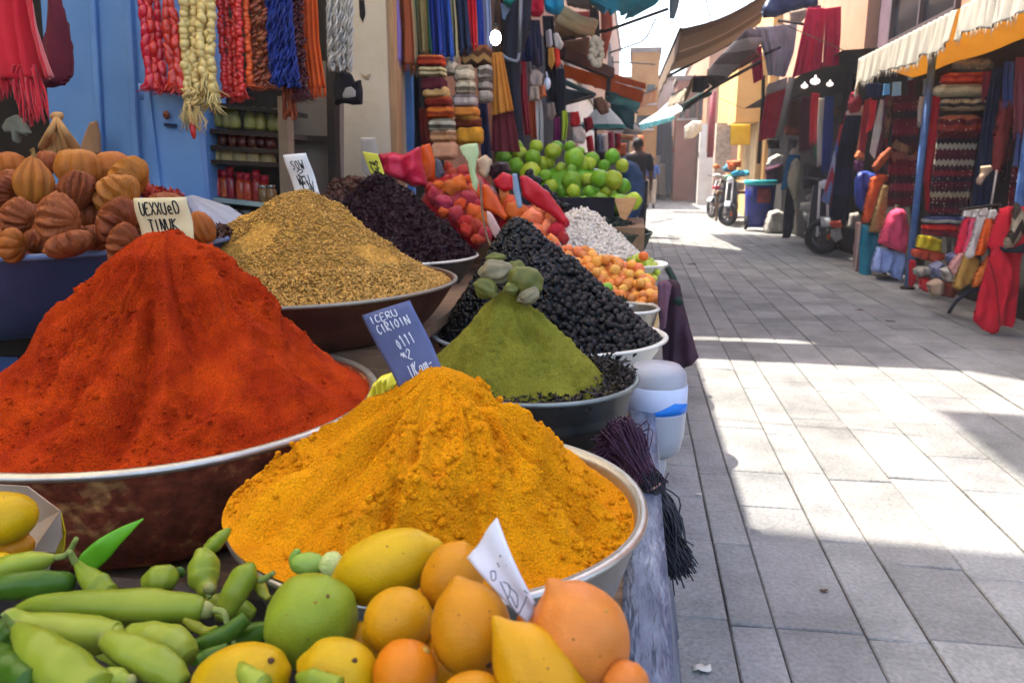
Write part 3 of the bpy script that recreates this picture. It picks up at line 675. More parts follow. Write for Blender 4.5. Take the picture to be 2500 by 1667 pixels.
v, f = scatter_mesh(P[[k for k in range(len(P)) if k not in cs]], N[[k for k in range(len(P)) if k not in cs]], S[[k for k in range(len(P)) if k not in cs]], 'lump', 7, (1, .75, .72), .8)
o2 = fastmesh('olives_behind', v, f, m_olv, o)
for i, k in enumerate(chosen):
    c = link('black_olive', olv_me); c.location = tuple(P[k] + N[k] * S[k] * .55); s_ = S[k] * 1.12; c.scale = (s_, s_, s_); c.rotation_euler = tuple(r_.random(3) * 6.3)
    tag(c, 'small glossy black olive heaped in the white bowl behind the green powder', 'olive', 'black olives in the white bowl')
# white beans
m_bean = M('white_bean', 'b5a898', 'c8bdae', 'a58f86', sc=25, rough=.45, spec=.4, rnd=.12)
q = MB(); V = []; G = np.zeros((9, 10, 3))
for i in range(9):
    u = i / 8; a = (u - .5) * 1.5; rr = .42 * math.sin(math.pi * min(max(u, .02), .98)) ** .5
    for j in range(10):
        b_ = 2 * math.pi * j / 10; G[i, j] = (math.sin(a) * 1.05, (1 - math.cos(a)) * .9 - .2 + rr * math.cos(b_) * math.cos(a), rr * .9 * math.sin(b_))
q.grid(G, True); bean_me = q.mesh('white_bean', m_bean)
pk = at(1419, 512, 3.75); mo = Mound((-.33, 3.78), .39, .36, .775, (pk[0], 3.75, pk[2]), p=1.0, tip=.12, seed=71, gul=.012, lump=.012, nr=60, na=200)
o = tag(fastmesh('bean_heap', mo.P.reshape(-1, 3), mo.faces(), m_bean), 'mass of white beans under the loose top layer', 'beans', kind='stuff')
P, N = mo.pick(2400, 0, 1, math.pi * 1.0, math.pi * 2.25, 12); r_ = np.random.default_rng(9); S = .016 + .004 * r_.random(len(P)); chosen = []
for k in np.argsort(-(P[:, 0] - P[:, 1] * .6 + .3 * P[:, 2] + r_.random(len(P)) * .2)):
    if len(chosen) >= 300: break
    if all(((P[k] - P[c]) ** 2).sum() > .0185 ** 2 for c in chosen): chosen.append(k)
cs = set(chosen); rest = [k for k in range(len(P)) if k not in cs]
v, f = scatter_mesh(P[rest], N[rest], S[rest] * .8, 'lump', 8, (1, .6, .55), .8); fastmesh('beans_behind', v, f, m_bean, o)
for k in chosen:
    c = link('white_bean', bean_me); c.location = tuple(P[k] + N[k] * S[k] * .4); c.scale = (S[k],) * 3; c.rotation_euler = tuple(r_.random(3) * 6.3)
    tag(c, 'plump white bean on the pale heap beside the red packets', 'bean', 'white beans in the heap')
def seeded_heap(n, pts, r0, r1, mats, name, labels, cat, group, Y0, Y1, sq=(1, 1, 1), lump=.08, stemmat=None, seed=1, builder=None, gap=.82):
    """round fruit scattered over a region given as a photo polygon; lower in the photo is nearer"""
    r = np.random.default_rng(seed); P = np.asarray(pts, float); mn, mx = P.min(0), P.max(0); C = []
    for _ in range(40000):
        if len(C) >= n: break
        x = mn + r.random(2) * (mx - mn)
        if not inside(P, x[None])[0]: continue
        v = (x[1] - mn[1]) / (mx[1] - mn[1]); Y = Y1 + (Y0 - Y1) * v + r.normal() * .02
        p = at(x[0], x[1], Y); R = r0 + (r1 - r0) * r.random()
        if all(np.linalg.norm(p - q_) > gap * (R + s_) for q_, s_ in C): C.append((p, R))
    return C
# apricots
m_apr = [M('apricot_a', 'c4732a', 'd88c3c', 'b0502a', sc=18, rough=.5, spec=.3, rnd=.2, sss=.15), M('apricot_b', 'b8602e', 'cc7c44', 'a0402e', sc=18, rough=.5, spec=.3, rnd=.2, sss=.15), M('apricot_c', 'cf9038', 'd9a04a', sc=14, rough=.5, rnd=.15, sss=.15)]
ap_me = []
for k in range(4):
    q = MB(); q.ball((0, 0, 0), (1, .92, .95), 18, 12, lump=.13, seed=k + 2); V = q.v[0]; cut = np.exp(-(V[:, 1] / .16) ** 2) * (V[:, 0] > 0) * .07; q.v[0] = V * (1 - cut)[:, None]; ap_me.append(q.mesh('apricot', m_apr[k % 3]))
core = MB(); core.lathe([(.21, -.05), (.18, -.01), (.1, .03), (.001, .05)], (-.13, 3.02, .735), 24); tag(core.build('apricot_heap', m_apr[1]), 'shaded mass of apricots down inside the cream tub', 'apricots', kind='stuff')
C = seeded_heap(120, [(1345, 632), (1385, 605), (1440, 612), (1500, 632), (1560, 650), (1596, 700), (1602, 735), (1560, 748), (1520, 725), (1470, 715), (1420, 680), (1370, 660)], .018, .024, None, '', '', '', '', 2.83, 3.12, seed=4, gap=.66)
r_ = np.random.default_rng(3)
for i, (p, R) in enumerate(C):
    c = link('apricot', ap_me[i % 4]); c.location = tuple(p); c.scale = (R,) * 3; c.rotation_euler = tuple(r_.random(3) * 6.3)
    tag(c, 'small ripe orange apricot in the heap on the cream tub', 'apricot', 'apricots in the cream tub')
p = at(1483, 703, 2.88); q = MB(); q.ball((0, 0, 0), (.022, .02, .021), 18, 12, lump=.08, seed=9); tag(q.build('green_apricot', M('unripe_apricot', '5f8f22', '7aa030', sc=20, rough=.4, rnd=.05), loc=p) if False else q.build('green_apricot', M('unripe_apricot', '5f8f22', '7aa030', sc=20, rough=.4)), 'single unripe green apricot among the orange apricots', 'apricot').location = tuple(p)
# green grapes and bits on the dish
m_grp = M('green_grape', '8a9a1c', 'a8b030', sc=20, rough=.25, spec=.5, rnd=.25, sss=.3)
q = MB(); q.ball((0, 0, 0), (1, .9, 1.1), 14, 10, lump=.05, seed=1); gr_me = q.mesh('green_grape', m_grp)
C = seeded_heap(42, [(1525, 640), (1560, 625), (1590, 635), (1612, 662), (1608, 680), (1580, 680), (1550, 662)], .014, .019, None, '', '', '', '', 3.42, 3.58, seed=6, gap=.75)
for i, (p, R) in enumerate(C):
    c = link('green_grape', gr_me); c.location = tuple(p); c.scale = (R,) * 3; c.rotation_euler = tuple(r_.random(3) * 6.3)
    tag(c, 'yellow-green grape on the shallow white dish', 'grape', 'grapes on the white dish')
for (x, y, lb) in ((1571, 626, 'orange cherry tomato on top of the green grapes'), (1588, 676, 'orange cherry tomato at the rim of the grape dish')):
    p = at(x, y, 3.44); q = MB(); q.ball((0, 0, 0), .022, 16, 10, lump=.05, seed=2); o = q.build('cherry_tomato', M('cherry_tomato', 'c85a1a', 'd06a24', sc=20, rough=.3)); o.location = tuple(p); tag(o, lb, 'tomato')
# dark herb sprigs between olives and apricots
m_spr = M('herb_sprig', '1c2616', '32402a', sc=40, rough=.8)
P = np.array([at(1470 + 60 * a, 725 + 50 * b_, 2.72) for a, b_ in np.random.default_rng(6).random((420, 2))]); v, f = scatter_mesh(P, np.tile([0, -.5, .8], (len(P), 1)), .010 + .010 * np.random.default_rng(7).random(len(P)), 'petal', 5, (1, .4, .6), 1)
tag(fastmesh('herb_bunch', v, f, m_spr), 'dark wilted herb bunch behind the black olives', 'herbs')
# limes
m_lime = [M('lime_green', '4f7f16', '6b961e', '85a028', sc=9, rough=.32, spec=.22, rnd=.22, bump=.1, bsc=120), M('lime_yellow', '7b8f1c', '93a028', '6a8020', sc=9, rough=.32, spec=.22, rnd=.15, bump=.1, bsc=120)]
lm = []
for k in range(5):
    q = MB(); G = np.zeros((16, 24, 3))
    for i in range(16):
        u = i / 15; z = -math.cos(math.pi * u); r = math.sin(math.pi * u) ** .85
        if u > .93: r = r * .75; z = z + .06
        for j in range(24):
            a = 2 * math.pi * j / 24; w_ = 1 + .05 * math.cos(5 * a + k) * math.sin(math.pi * u) ** .5 + .04 * math.sin(2 * a + k * 2); G[i, j] = (r * w_ * math.cos(a), r * w_ * math.sin(a), z * .93 - .09 * (1 - r) ** 3 * (z < 0))
    q.grid(G, True); q.v[0] = q.v[0] * (1 + .06 * fbm(q.v[0] * 1.6 + k * 3, 2, k))[:, None]; lm.append(q.mesh('lime', m_lime[1 if k in (2, 4) else 0]))
LIMES = [(1402, 388, 45), (1395, 443, 45), (1350, 370, 36), (1299, 385, 36), (1296, 425, 48), (1381, 500, 36), (1330, 430, 30), (1345, 455, 30), (1464, 436, 40), (1498, 440, 42), (1466, 492, 38), (1510, 498, 44), (1545, 492, 40), (1424, 495, 30), (1400, 468, 32), (1395, 415, 24), (1391, 359, 26), (1309, 358, 30), (1259, 362, 36), (1270, 375, 30), (1229, 386, 36), (1260, 405, 36), (1420, 400, 38), (1445, 390, 34), (1440, 400, 30), (1475, 405, 28), (1495, 383, 34), (1519, 405, 30), (1360, 360, 28), (1325, 400, 30), (1373, 470, 26), (1440, 470, 30), (1480, 465, 28), (1520, 455, 36), (1370, 412, 26), (1340, 490, 30), (1240, 420, 30), (1435, 440, 32), (1415, 372, 24), (1340, 395, 30)]
rl = random.Random(5)
for i, (x, y, d) in enumerate(LIMES):
    Y = 4.55 + (500 - y) / 150 * .55 + (.12 if i > 21 else 0); p = at(x, y, Y); R = sz(d, p) * .56
    c = link('lime', lm[i % 5]); c.location = tuple(p); c.scale = (R,) * 3; c.rotation_euler = (rl.uniform(0, 6), rl.uniform(0, 6), rl.uniform(0, 6))
    lb = {0: 'yellowish lime at the top middle of the lime pile', 1: 'large round green lime in the middle of the pile', 5: 'yellowish lime at the front bottom edge of the pile', 12: 'green lime at the street-side end of the lime crate', 4: 'broad ribbed green lime on the shop side of the pile'}.get(i, 'green lime in the big pile on the dark crate')
    tag(c, lb, 'lime', 'limes piled on the crate')
q = MB(); a = at(1300, 505, 4.95); e = at(1500, 470, 5.0); q.ball(((a[0] + e[0]) / 2, 5.1, a[2] + .05), (.33, .2, .22), 20, 12, lump=.2, seed=2); tag(q.build('lime_heap', m_lime[0]), 'mass of limes deep inside the pile', 'limes', kind='stuff')
cr = thing('fruit_crate', 'dark crate lined with black cloth under the green limes', 'crate', at(1450, 528, 4.5))
A = at(1385, 486, 4.48); B_ = at(1501, 484, 4.48); C_ = at(1501, 530, 4.48); q = MB(); q.box(((-.95 + B_[0]) / 2, 4.49, (A[2] + C_[2]) / 2), (B_[0] + .95, .03, A[2] - C_[2] + .02)); q.box(((-.95 + B_[0]) / 2, 4.9, C_[2] + .02), (B_[0] + .95, .8, .02)); q.build('cloth_lining', M('black_cloth', '141118', '1f1b24', sc=10, rough=.9), cr, False)
q = MB(); D_ = at(1553, 484, 4.5); E_ = at(1530, 540, 4.5); P = np.array([at(1499, 484, 4.49), at(1555, 483, 4.52), at(1548, 505, 4.52), at(1527, 540, 4.5), at(1514, 530, 4.49)]); bk = P + np.array([.0, .6, 0]); n = 5
q.add(np.vstack([P, bk]), [tuple(range(5)), tuple(range(9, 4, -1))] + [(k, k + 5, (k + 1) % 5 + 5, (k + 1) % 5) for k in range(5)]); q.build('wood_end', M('light_wood', 'b98a5a', 'a5764a', sc=8, st=(1, 1, 8), rough=.7), cr, False)

# ------------------------------------------------------------------ red and orange dried fruit between the hibiscus and the beans
m_red = M('candied_red', '8e1008', 'a82014', '740a10', sc=14, rough=.28, spec=.22, rnd=.2, sss=.15, bump=.5, bsc=70, spk=(55, .35)); m_org = M('candied_orange', 'b8440c', 'cc5a14', 'a83408', sc=12, rough=.3, spec=.22, rnd=.2, sss=.15, bump=.5, bsc=70, spk=(55, .35))
m_pnk = M('candied_pink', '981828', 'ac2e3a', '80121e', sc=12, rough=.28, spec=.22, rnd=.15, sss=.15, bump=.5, bsc=70, spk=(55, .35)); m_pch = M('peach_fruit', 'c86838', 'd8804c', 'b85028', sc=10, rough=.45, rnd=.15, sss=.15)
cf = []
for k, mm in enumerate((m_red, m_org, m_pnk, m_pch)):
    q = MB(); q.ball((0, 0, 0), (1, .85, .9), 16, 11, lump=.5, seed=k + 11); cf.append(q.mesh('candied_fruit', mm))
def group_fruit(spec, Y0, Y1, label, cat, group, name='candied_fruit', sd=1):
    r = random.Random(sd); ys = [s_[1] for s_ in spec]; lo, hi = min(ys), max(ys) + .1
    for (x, y, d, k) in spec:
        Y = Y1 + (Y0 - Y1) * (y - lo) / (hi - lo); p = at(x, y, Y); R = sz(d, p) * .56; c = link(name, cf[k]); c.location = tuple(p); c.scale = (R, R * r.uniform(.8, 1.05), R * r.uniform(.8, 1.05)); c.rotation_euler = (r.uniform(0, 6), r.uniform(0, 6), r.uniform(0, 6)); tag(c, label[k] if isinstance(label, dict) else label, cat, group)
SPEC = [(1060, 480, 40, 2), (1085, 497, 44, 2), (1100, 460, 40, 1), (1118, 455, 46, 1), (1090, 440, 34, 0), (1147, 487, 48, 2), (1125, 500, 36, 1), (1115, 525, 46, 2), (1138, 545, 40, 0), (1160, 520, 40, 1), (1140, 565, 36, 0), (1165, 560, 44, 0), (1180, 540, 40, 1), (1085, 520, 30, 1), (1160, 465, 34, 1), (1070, 455, 30, 1), (1105, 425, 30, 0), (1130, 420, 30, 2), (1095, 410, 26, 0), (1150, 440, 30, 1), (1175, 505, 36, 0), (1165, 585, 30, 0), (1050, 460, 30, 0), (1185, 570, 34, 2),
        (1250, 510, 56, 1), (1265, 525, 60, 1), (1295, 540, 60, 3), (1318, 520, 56, 3), (1345, 530, 40, 3), (1275, 555, 50, 1), (1310, 565, 44, 3), (1335, 560, 40, 3), (1360, 565, 44, 0), (1370, 545, 34, 0), (1350, 590, 36, 3), (1320, 590, 34, 1), (1290, 580, 34, 3), (1352, 605, 30, 0), (1375, 580, 30, 2), (1240, 495, 34, 1), (1230, 475, 26, 3)]
group_fruit([s_ for s_ in SPEC if s_[0] < 1200], 2.95, 3.7, {0: 'glossy red candied fruit heaped beside the dark hibiscus', 1: 'glossy orange candied fruit heaped beside the dark hibiscus', 2: 'pinkish red candied fruit heaped beside the dark hibiscus'}, 'candied fruit', 'candied fruit beside the hibiscus')
group_fruit([s_ for s_ in SPEC if s_[0] > 1200], 3.2, 3.75, {0: 'red candied fruit at the foot of the big red packet', 1: 'orange candied fruit between the orange and red packets', 3: 'peach coloured fruit at the foot of the big red packet', 2: 'pink candied fruit beside the white beans'}, 'candied fruit', 'candied fruit before the red packet')
q = MB(); p = at(1120, 520, 3.7); q.ball(p, (.2, .3, .2), 16, 10, lump=.2); p = at(1300, 570, 3.75); q.ball(p, (.2, .25, .14), 16, 10, lump=.2); tag(q.build('candied_heap', m_red), 'mass of candied fruit under the loose top pieces', 'candied fruit', kind='stuff')
m_shr = M('red_wrapping', '9c0f1c', 'b31a26', '7d0a18', sc=5, rough=.35, spec=.22, bump=.15, bsc=20); m_ows = M('orange_wrapping', 'b5400a', 'c85210', sc=6, rough=.4, bump=.15, bsc=20); m_mag = M('crimson_bag', 'a0102e', 'b81e3c', '860a26', sc=5, rough=.35, spec=.22, bump=.2, bsc=14)
puff('packet', [(1177, 449), (1190, 452), (1212, 478), (1239, 528), (1232, 538), (1205, 520), (1182, 510)], 3.25, .02, m_ows, 'flat orange packet standing in the candied fruit', 'packet', res=22, rim=.2)
puff('packet', [(1268, 430), (1282, 428), (1305, 442), (1340, 470), (1378, 522), (1387, 540), (1378, 552), (1340, 522), (1300, 500), (1276, 480)], 3.4, .025, m_shr, 'large triangular red packet leaning between candied fruit and limes', 'packet', res=26, rim=.2)
puff('packet', [(1205, 440), (1228, 420), (1250, 428), (1256, 462), (1230, 470), (1210, 455)], 3.7, .04, m_shr, 'small bright red packet behind the orange packet', 'packet', res=20)
puff('grey_strip', [(1250, 424), (1262, 424), (1270, 470), (1276, 505), (1264, 510), (1254, 470)], 3.38, .008, M('grey_card', '6f8296', '8a9aaa', sc=8, rough=.7), 'narrow grey card between the two red packets', 'card', res=22)
puff('dark_bag', [(1196, 405), (1215, 394), (1240, 396), (1248, 420), (1225, 426), (1205, 440), (1195, 425)], 3.9, .05, M('purple_black_bag', '1a0e18', '2c1826', sc=8, rough=.4), 'dark purple bag slumped beside the limes', 'bag')
puff('plastic_bag', [(926, 376), (960, 372), (985, 378), (1010, 366), (1024, 357), (1028, 395), (1036, 425), (1044, 452), (1010, 458), (975, 440), (945, 432), (935, 405)], 3.6, .07, m_mag, 'crimson plastic bag standing behind the hibiscus heap', 'bag', res=30, fold=.012, ff=14)
puff('orange_bag', [(1030, 355), (1050, 350), (1062, 395), (1062, 440), (1035, 448), (1026, 400)], 3.75, .03, m_ows, 'orange cloth bag beside the crimson plastic bag', 'bag', res=22)
puff('grey_bag', [(1062, 385), (1075, 392), (1085, 425), (1075, 445), (1062, 430)], 3.6, .025, M('slate_bag', '3c3d48', '55545e', sc=8, rough=.5), 'small slate grey bag between orange bag and candied fruit', 'bag', res=20)
puff('cream_bundle', [(1165, 390), (1185, 378), (1200, 390), (1203, 415), (1190, 440), (1172, 425), (1166, 405)], 3.9, .05, M('cream_bundle', '9a8468', 'b8a283', sc=12, rough=.9, bump=.4), 'beige cloth bundle beside the limes', 'bundle', res=22)
# a second layer of small dark fruit behind
rr = random.Random(9)
for i in range(16):
    x, y = rr.uniform(1290, 1390), 0; y = 440 + (x - 1290) * .95 + rr.uniform(-12, 12) - 8; p = at(x, y, 3.95); R = sz(22, p) * .6
    c = link('dried_plum', olv_me); c.location = tuple(p); c.scale = (R,) * 3; c.rotation_euler = (rr.random() * 6, rr.random() * 6, 0); tag(c, 'dark dried plum in the row behind the red packet', 'dried plum', 'dried plums behind the red packet')
# ------------------------------------------------------------------ fruit and peppers nearest the viewer
tr = thing('produce_tray', 'dark wooden tray under the lemons and peppers at the stall front', 'tray', (-.35, .55, .6))
q = MB(); q.box((-.49, .53, .655), (.86, .42, .05)); q.build('base', m_dwood, tr, False)
q = MB(); q.box((-.07, .53, .69), (.02, .42, .04)); q.box((-.49, .75, .70), (.78, .02, .06)); q.build('side', m_dwood, tr, False)
def fruit(name, label, px, py, w, h, Y, tilt, mat, nip=.12, nip2=.04, lump=.05, seed=0, toward=0, dim=0, cat='lemon', neck=.0, ribs=0, ns=40, stem=None, flat=1):
    """w: length along the tilted axis, h: width across, in photo pixels"""
    p = at(px, py, Y); L = sz(w, p) / 2; R = sz(h, p) / 2; t = rad(tilt)
    a = math.cos(t) * CR + math.sin(t) * CU; f_ = p - CO; f_ /= np.linalg.norm(f_); a = a * math.cos(rad(toward)) - f_ * math.sin(rad(toward)); a /= np.linalg.norm(a)
    b_ = np.cross(a, f_); b_ /= np.linalg.norm(b_); c_ = np.cross(a, b_); m = 36; G = np.zeros((m, ns, 3))
    for i in range(m):
        u = i / (m - 1); z = -math.cos(math.pi * u); r = math.sin(math.pi * u) ** .92
        zz = z
        if z > 0: zz = z + nip * max(0, (z - .86) / .14) ** 1.3; r = r * (1 - neck * max(0, z) ** 2) 
        else: zz = z - nip2 * max(0, (-z - .86) / .14) ** 1.3
        if z > .88 and nip: r = max(r * .72, 0) if z < .995 else 0
        if dim and z > .8: zz -= dim * (z - .8) / .2
        for j in range(ns):
            an = 2 * math.pi * j / ns; rr = r * (1 + ribs * math.cos(7 * an + seed) * r)
            G[i, j] = (zz, rr * math.cos(an), rr * math.sin(an) * flat)
    sc = np.linalg.norm(G, axis=-1); G = G * (1 + lump * fbm(G * 1.5 + seed * 5.1, 3, seed))[..., None] * (1 + .006 * fbm(G * 14 + seed, 2, seed))[..., None]
    for k in range(3): pass
    # soften the shoulder between body and nipple
    for _ in range(2): G[1:-1] = (G[:-2] + 2 * G[1:-1] + G[2:]) / 4
    W = G[..., 0:1] * L * a + G[..., 1:2] * R * b_ + G[..., 2:3] * R * c_
    q = MB(); q.grid(W, True); o = q.build(name, mat); o.location = tuple(p); tag(o, label, cat)
    tip = p + a * L * (G[-1, 0, 0]); 
    if stem:
        s = MB(); s.lathe([(.001, .0)] + [(R * stem * (1 + .25 * (k % 2)), R * stem * .3) for k in range(2)] + [(R * stem * .6, R * stem * .9), (.001, R * stem * 1.1)], (0, 0, 0), 10)
        s.v[0] = s.v[0] @ np.array(Vector(a).to_track_quat('Z', 'Y').to_matrix()).T + tip - a * R * stem * .35; s.build('stem', M('dry_stem', '5a4a2a', '7a6a3c', sc=60, rough=.9), o)
    return o
def skin(name, c1, c2, c3=None, rough=.46, sc=9): return M(name, c1, c2, c3, sc=sc, rough=.36, spec=.18, bump=.16, bsc=420, sss=.1, det=10, c2p=(.3, .7), spk=(38, .10))
GAIN[0] = .74; k_lem = skin('lemon_skin', 'c99a06', 'd6ac10', 'b8860a'); k_lem2 = skin('ripe_lemon_skin', 'cf8e08', 'd99c12', 'c07806'); k_org = skin('orange_skin', 'd8720a', 'e08414', 'c86408')
k_amb = skin('amber_lemon_skin', 'c87c08', 'd48c12', 'b46a08'); k_pom = skin('pale_orange_skin', 'd07028', 'dc8438', 'c05a1c', sc=5); k_grn = skin('lime_skin', '7a8c1e', '9aa62e', '66801a', sc=6)
fruit('lemon', 'large yellow lemon lying on its side against the yellow powder', 945, 1382, 262, 172, .625, 22, k_lem, .12, .14, .06, 1, stem=None)
fruit('green_citrus', 'big green ribbed citrus between peppers and lemons', 761, 1514, 228, 226, .555, 70, k_grn, .02, .02, .07, 2, ribs=.012, cat='lime')
fruit('lemon', 'smooth round lemon below the big lying lemon', 972, 1517, 168, 168, .55, 200, k_lem2, .16, .04, .05, 3)
fruit('lemon', 'large amber lemon with its tip up in the middle of the fruit', 1150, 1535, 238, 196, .52, 106, k_amb, .14, .03, .06, 4, neck=.12)
fruit('lemon', 'orange-yellow lemon half hidden behind the white price card', 1105, 1410, 175, 150, .60, 70, k_amb, .06, .03, .06, 5)
fruit('quince', 'knobbly amber quince with a pointed tip under the price card', 1318, 1650, 300, 215, .475, 128, k_lem2, .22, .03, .12, 6, neck=.35, cat='quince')
fruit('orange', 'small pale orange fruit tucked behind the knobbly quince', 1318, 1545, 120, 120, .535, 140, k_pom, .16, .02, .06, 7, cat='orange')
fruit('orange', 'largest pale orange fruit at the street-side corner of the stall', 1418, 1548, 275, 232, .50, 120, k_pom, .14, .02, .10, 8, neck=.28, ribs=.008, cat='orange')
fruit('orange', 'pale orange fruit cut off at the bottom beside the silver sheet', 1528, 1672, 120, 110, .47, 60, k_pom, .02, .02, .06, 9, cat='orange')
fruit('lemon', 'yellow lemon with one dark spot below the green citrus', 826, 1648, 195, 175, .49, 160, k_lem, .1, .03, .05, 10)
fruit('lemon', 'yellow lemon with a dry brown stalk beside the peppers', 592, 1655, 240, 165, .485, 12, k_lem, .02, .05, .05, 11)
fruit('orange', 'bright round orange at the bottom edge between two lemons', 990, 1642, 160, 158, .49, 80, k_org, .02, .02, .03, 12, cat='orange')
fruit('lemon', 'amber lemon mostly cut off below the tip-up lemon', 1150, 1700, 150, 120, .455, 10, k_amb, .1, .03, .05, 13)
fruit('lemon', 'dark-shaded lemon deep between the round lemon and the orange', 1080, 1610, 120, 120, .55, 40, k_amb, .05, .03, .05, 14)
fruit('lemon', 'lemon wedged under the green citrus', 880, 1575, 110, 110, .57, 40, k_lem2, .05, .03, .05, 15)
# spot and stalk
for (x, y, Y, s, nm, lb) in ((866, 1610, .435, 11, 'spot', None),):
    pass
# lemons in the paper bag at the left
fruit('lemon', 'yellow lemon in the open paper bag at the left edge', 8, 1264, 125, 150, .70, 100, k_lem, .06, .03, .05, 20)
fruit('lemon', 'shaded brownish lemon low in the paper bag', 42, 1335, 85, 60, .71, 20, k_amb, .06, .03, .05, 21)
fruit('lemon', 'yellow lemon just under the paper bag edge', 4, 1368, 50, 40, .66, 0, k_lem, .0, .03, .05, 22)
m_kraft = M('kraft_paper', 'a58e78', 'b59f88', sc=6, rough=.9, bump=.2, bsc=20)
pb = thing('paper_bag', 'creased kraft paper bag holding lemons before the rusty bowl', 'bag', at(60, 1345, .75))
def sheet(pts, Ys, nu=2, nv=2):
    return [at(p[0], p[1], y) for p, y in zip(pts, Ys)]
q = MB(); q.add(sheet([(-40, 1180), (68, 1187), (148, 1247), (82, 1345), (70, 1290), (-40, 1240)], [.80, .79, .76, .74, .80, .82]), [(0, 1, 4, 5), (1, 2, 4), (2, 3, 4)]); o = q.build('side', m_kraft, pb, False); solid(o, .0015)
q = MB(); q.add(sheet([(148, 1247), (152, 1310), (135, 1345), (82, 1345)], [.76, .755, .75, .74]), [(0, 1, 2, 3)]); o = q.build('side', m_kraft, pb, False); solid(o, .0015)
q = MB(); q.add(sheet([(-40, 1350), (82, 1345), (135, 1345), (120, 1390), (-40, 1400)], [.70, .735, .75, .75, .70]), [(0, 1, 3, 4), (1, 2, 3)]); o = q.build('side', m_kraft, pb, False); solid(o, .0015)
q = MB(); q.add(sheet([(149, 1250), (160, 1300), (156, 1345), (120, 1380), (135, 1345), (152, 1310)], [.775, .77, .765, .77, .765, .77]), [(0, 1, 5), (1, 2, 4, 5), (2, 3, 4)]); o = q.build('yellow_sheet', M('yellow_plastic', 'c9b010', 'd8c020', sc=8, rough=.4), None, False); solid(o, .0015); tag(o, 'bright yellow plastic sheet edge behind the paper bag', 'plastic sheet')
# peppers
GAIN[0] = .70
k_pep = [M('pepper_green', '768a1c', '929e30', '9aa240', sc=9, rough=.30, spec=.2, bump=.05, bsc=60, det=9, sss=.12), M('pepper_lime', '8c9c2a', 'a6ae40', '98a446', sc=9, rough=.30, spec=.2, bump=.05, bsc=60, det=9, sss=.12), M('pepper_dark', '3e6014', '527420', '486a24', sc=9, rough=.30, spec=.2, bump=.05, bsc=60, det=9, sss=.1), M('pepper_yellow', '9a9a22', 'aca834', '84902a', sc=9, rough=.30, spec=.2, bump=.05, bsc=60, det=9, sss=.12)]
GAIN[0] = 1.0; k_stem = M('pepper_stem', '6a7a34', '7c8444', '6a5a3a', sc=60, rough=.8); k_cap = M('pepper_cap', '7a7a40', '8c8a50', '5a4a34', sc=50, rough=.7)
def pepper(label, pts, Y, mat, stem=None, cap=None, seed=0, name='green_pepper', flat=1.0):
    """pts: (x, y, radius px) in the lower-left enlargement's pixels; Y distance at start and end"""
    K = .3551; Q = [(x * K, 1110 + y * K, r * K) for x, y, r in pts]; Ys = np.linspace(Y[0], Y[1], len(Q)) if not np.isscalar(Y) else [Y] * len(Q)
    W = [at(x, y, yy) for (x, y, r), yy in zip(Q, Ys)]; Rr = [sz(r, p) for (x, y, r), p in zip(Q, W)]
    S = spline(np.c_[np.array(W), np.array(Rr)], 44); P, R = S[:, :3], np.clip(S[:, 3], .0004, None); n = 20; T = np.gradient(P, axis=0); T /= np.linalg.norm(T, axis=1)[:, None]; G = np.zeros((44, n, 3))
    for i in range(44):
        f_ = P[i] - CO; b_ = np.cross(T[i], f_); b_ /= np.linalg.norm(b_); c_ = np.cross(T[i], b_); c_ /= np.linalg.norm(c_)
        for j in range(n):
            a = 2 * math.pi * j / n; k = 1 + .05 * math.sin(3 * a + seed + i * .05) + .03 * math.sin(i * .5 + seed); G[i, j] = P[i] + R[i] * k * (math.cos(a) * b_ + math.sin(a) * c_ * flat)
    G = G * 1.0 + (fbm(G * 60 + seed, 2, seed) * .0012)[..., None] * np.array([1, 1, 1])
    c0 = P.mean(0); q = MB(); q.grid(G, True); q.f.append(tuple(range(n))[::-1]); q.f.append(tuple(43 * n + k for k in range(n))); q.mi = [0] * len(q.f)
    o = q.build(name, mat, None, True, c0); tag(o, label, 'pepper')
    if cap:
        x, y, r = [v * K for v in cap[:3]]; yy = Y[1] if not np.isscalar(Y) and cap[3] else (Y if np.isscalar(Y) else Y[0]); pp = at(x, 1110 + y, yy); R_ = sz(r, pp); q = MB(); q.ball(pp, (R_, R_ * .9, R_ * .95), 12, 8, lump=.15, seed=seed); q.build('cap', k_cap, o)
    if stem:
        end = stem[0][2] if len(stem[0]) > 2 else 1; yy = Y if np.isscalar(Y) else Y[end]; SP = spline([at(s[0] * K, 1110 + s[1] * K, yy - .004 * i) for i, s in enumerate(stem)], 14); q = MB(); q.tube(SP, np.linspace(.0034, .0022, 14) * (yy / .6), 8); q.build('stem', k_stem, o)
    return o
pepper('longest green pepper lying straight across the top of the pepper pile', [(120, 1050, 20), (260, 1030, 62), (500, 1040, 100), (900, 1048, 128), (1180, 1055, 112), (1330, 1060, 88), (1390, 1066, 70)], (.585, .60), k_pep[0], [(1470, 1065), (1540, 1085), (1570, 1200), (1620, 1320)], (1410, 1065, 66, 1), 1)
pepper('pale green pepper crossing below the longest one', [(60, 1090, 50), (190, 1170, 90), (420, 1220, 125), (650, 1240, 128), (800, 1220, 80), (840, 1205, 40)], (.545, .55), k_pep[1], None, (80, 1110, 62, 0), 2)
pepper('yellowish green pepper at the left edge under the paper bag', [(-60, 800, 70), (120, 760, 84), (270, 730, 70), (380, 705, 20)], (.64, .66), k_pep[1], [(385, 705), (450, 690), (490, 640), (525, 575)], None, 3)
pepper('dark green pepper under the yellowish left-edge pepper', [(-40, 920, 80), (200, 890, 92), (400, 885, 90), (490, 890, 60)], (.61, .64), k_pep[2], None, None, 4)
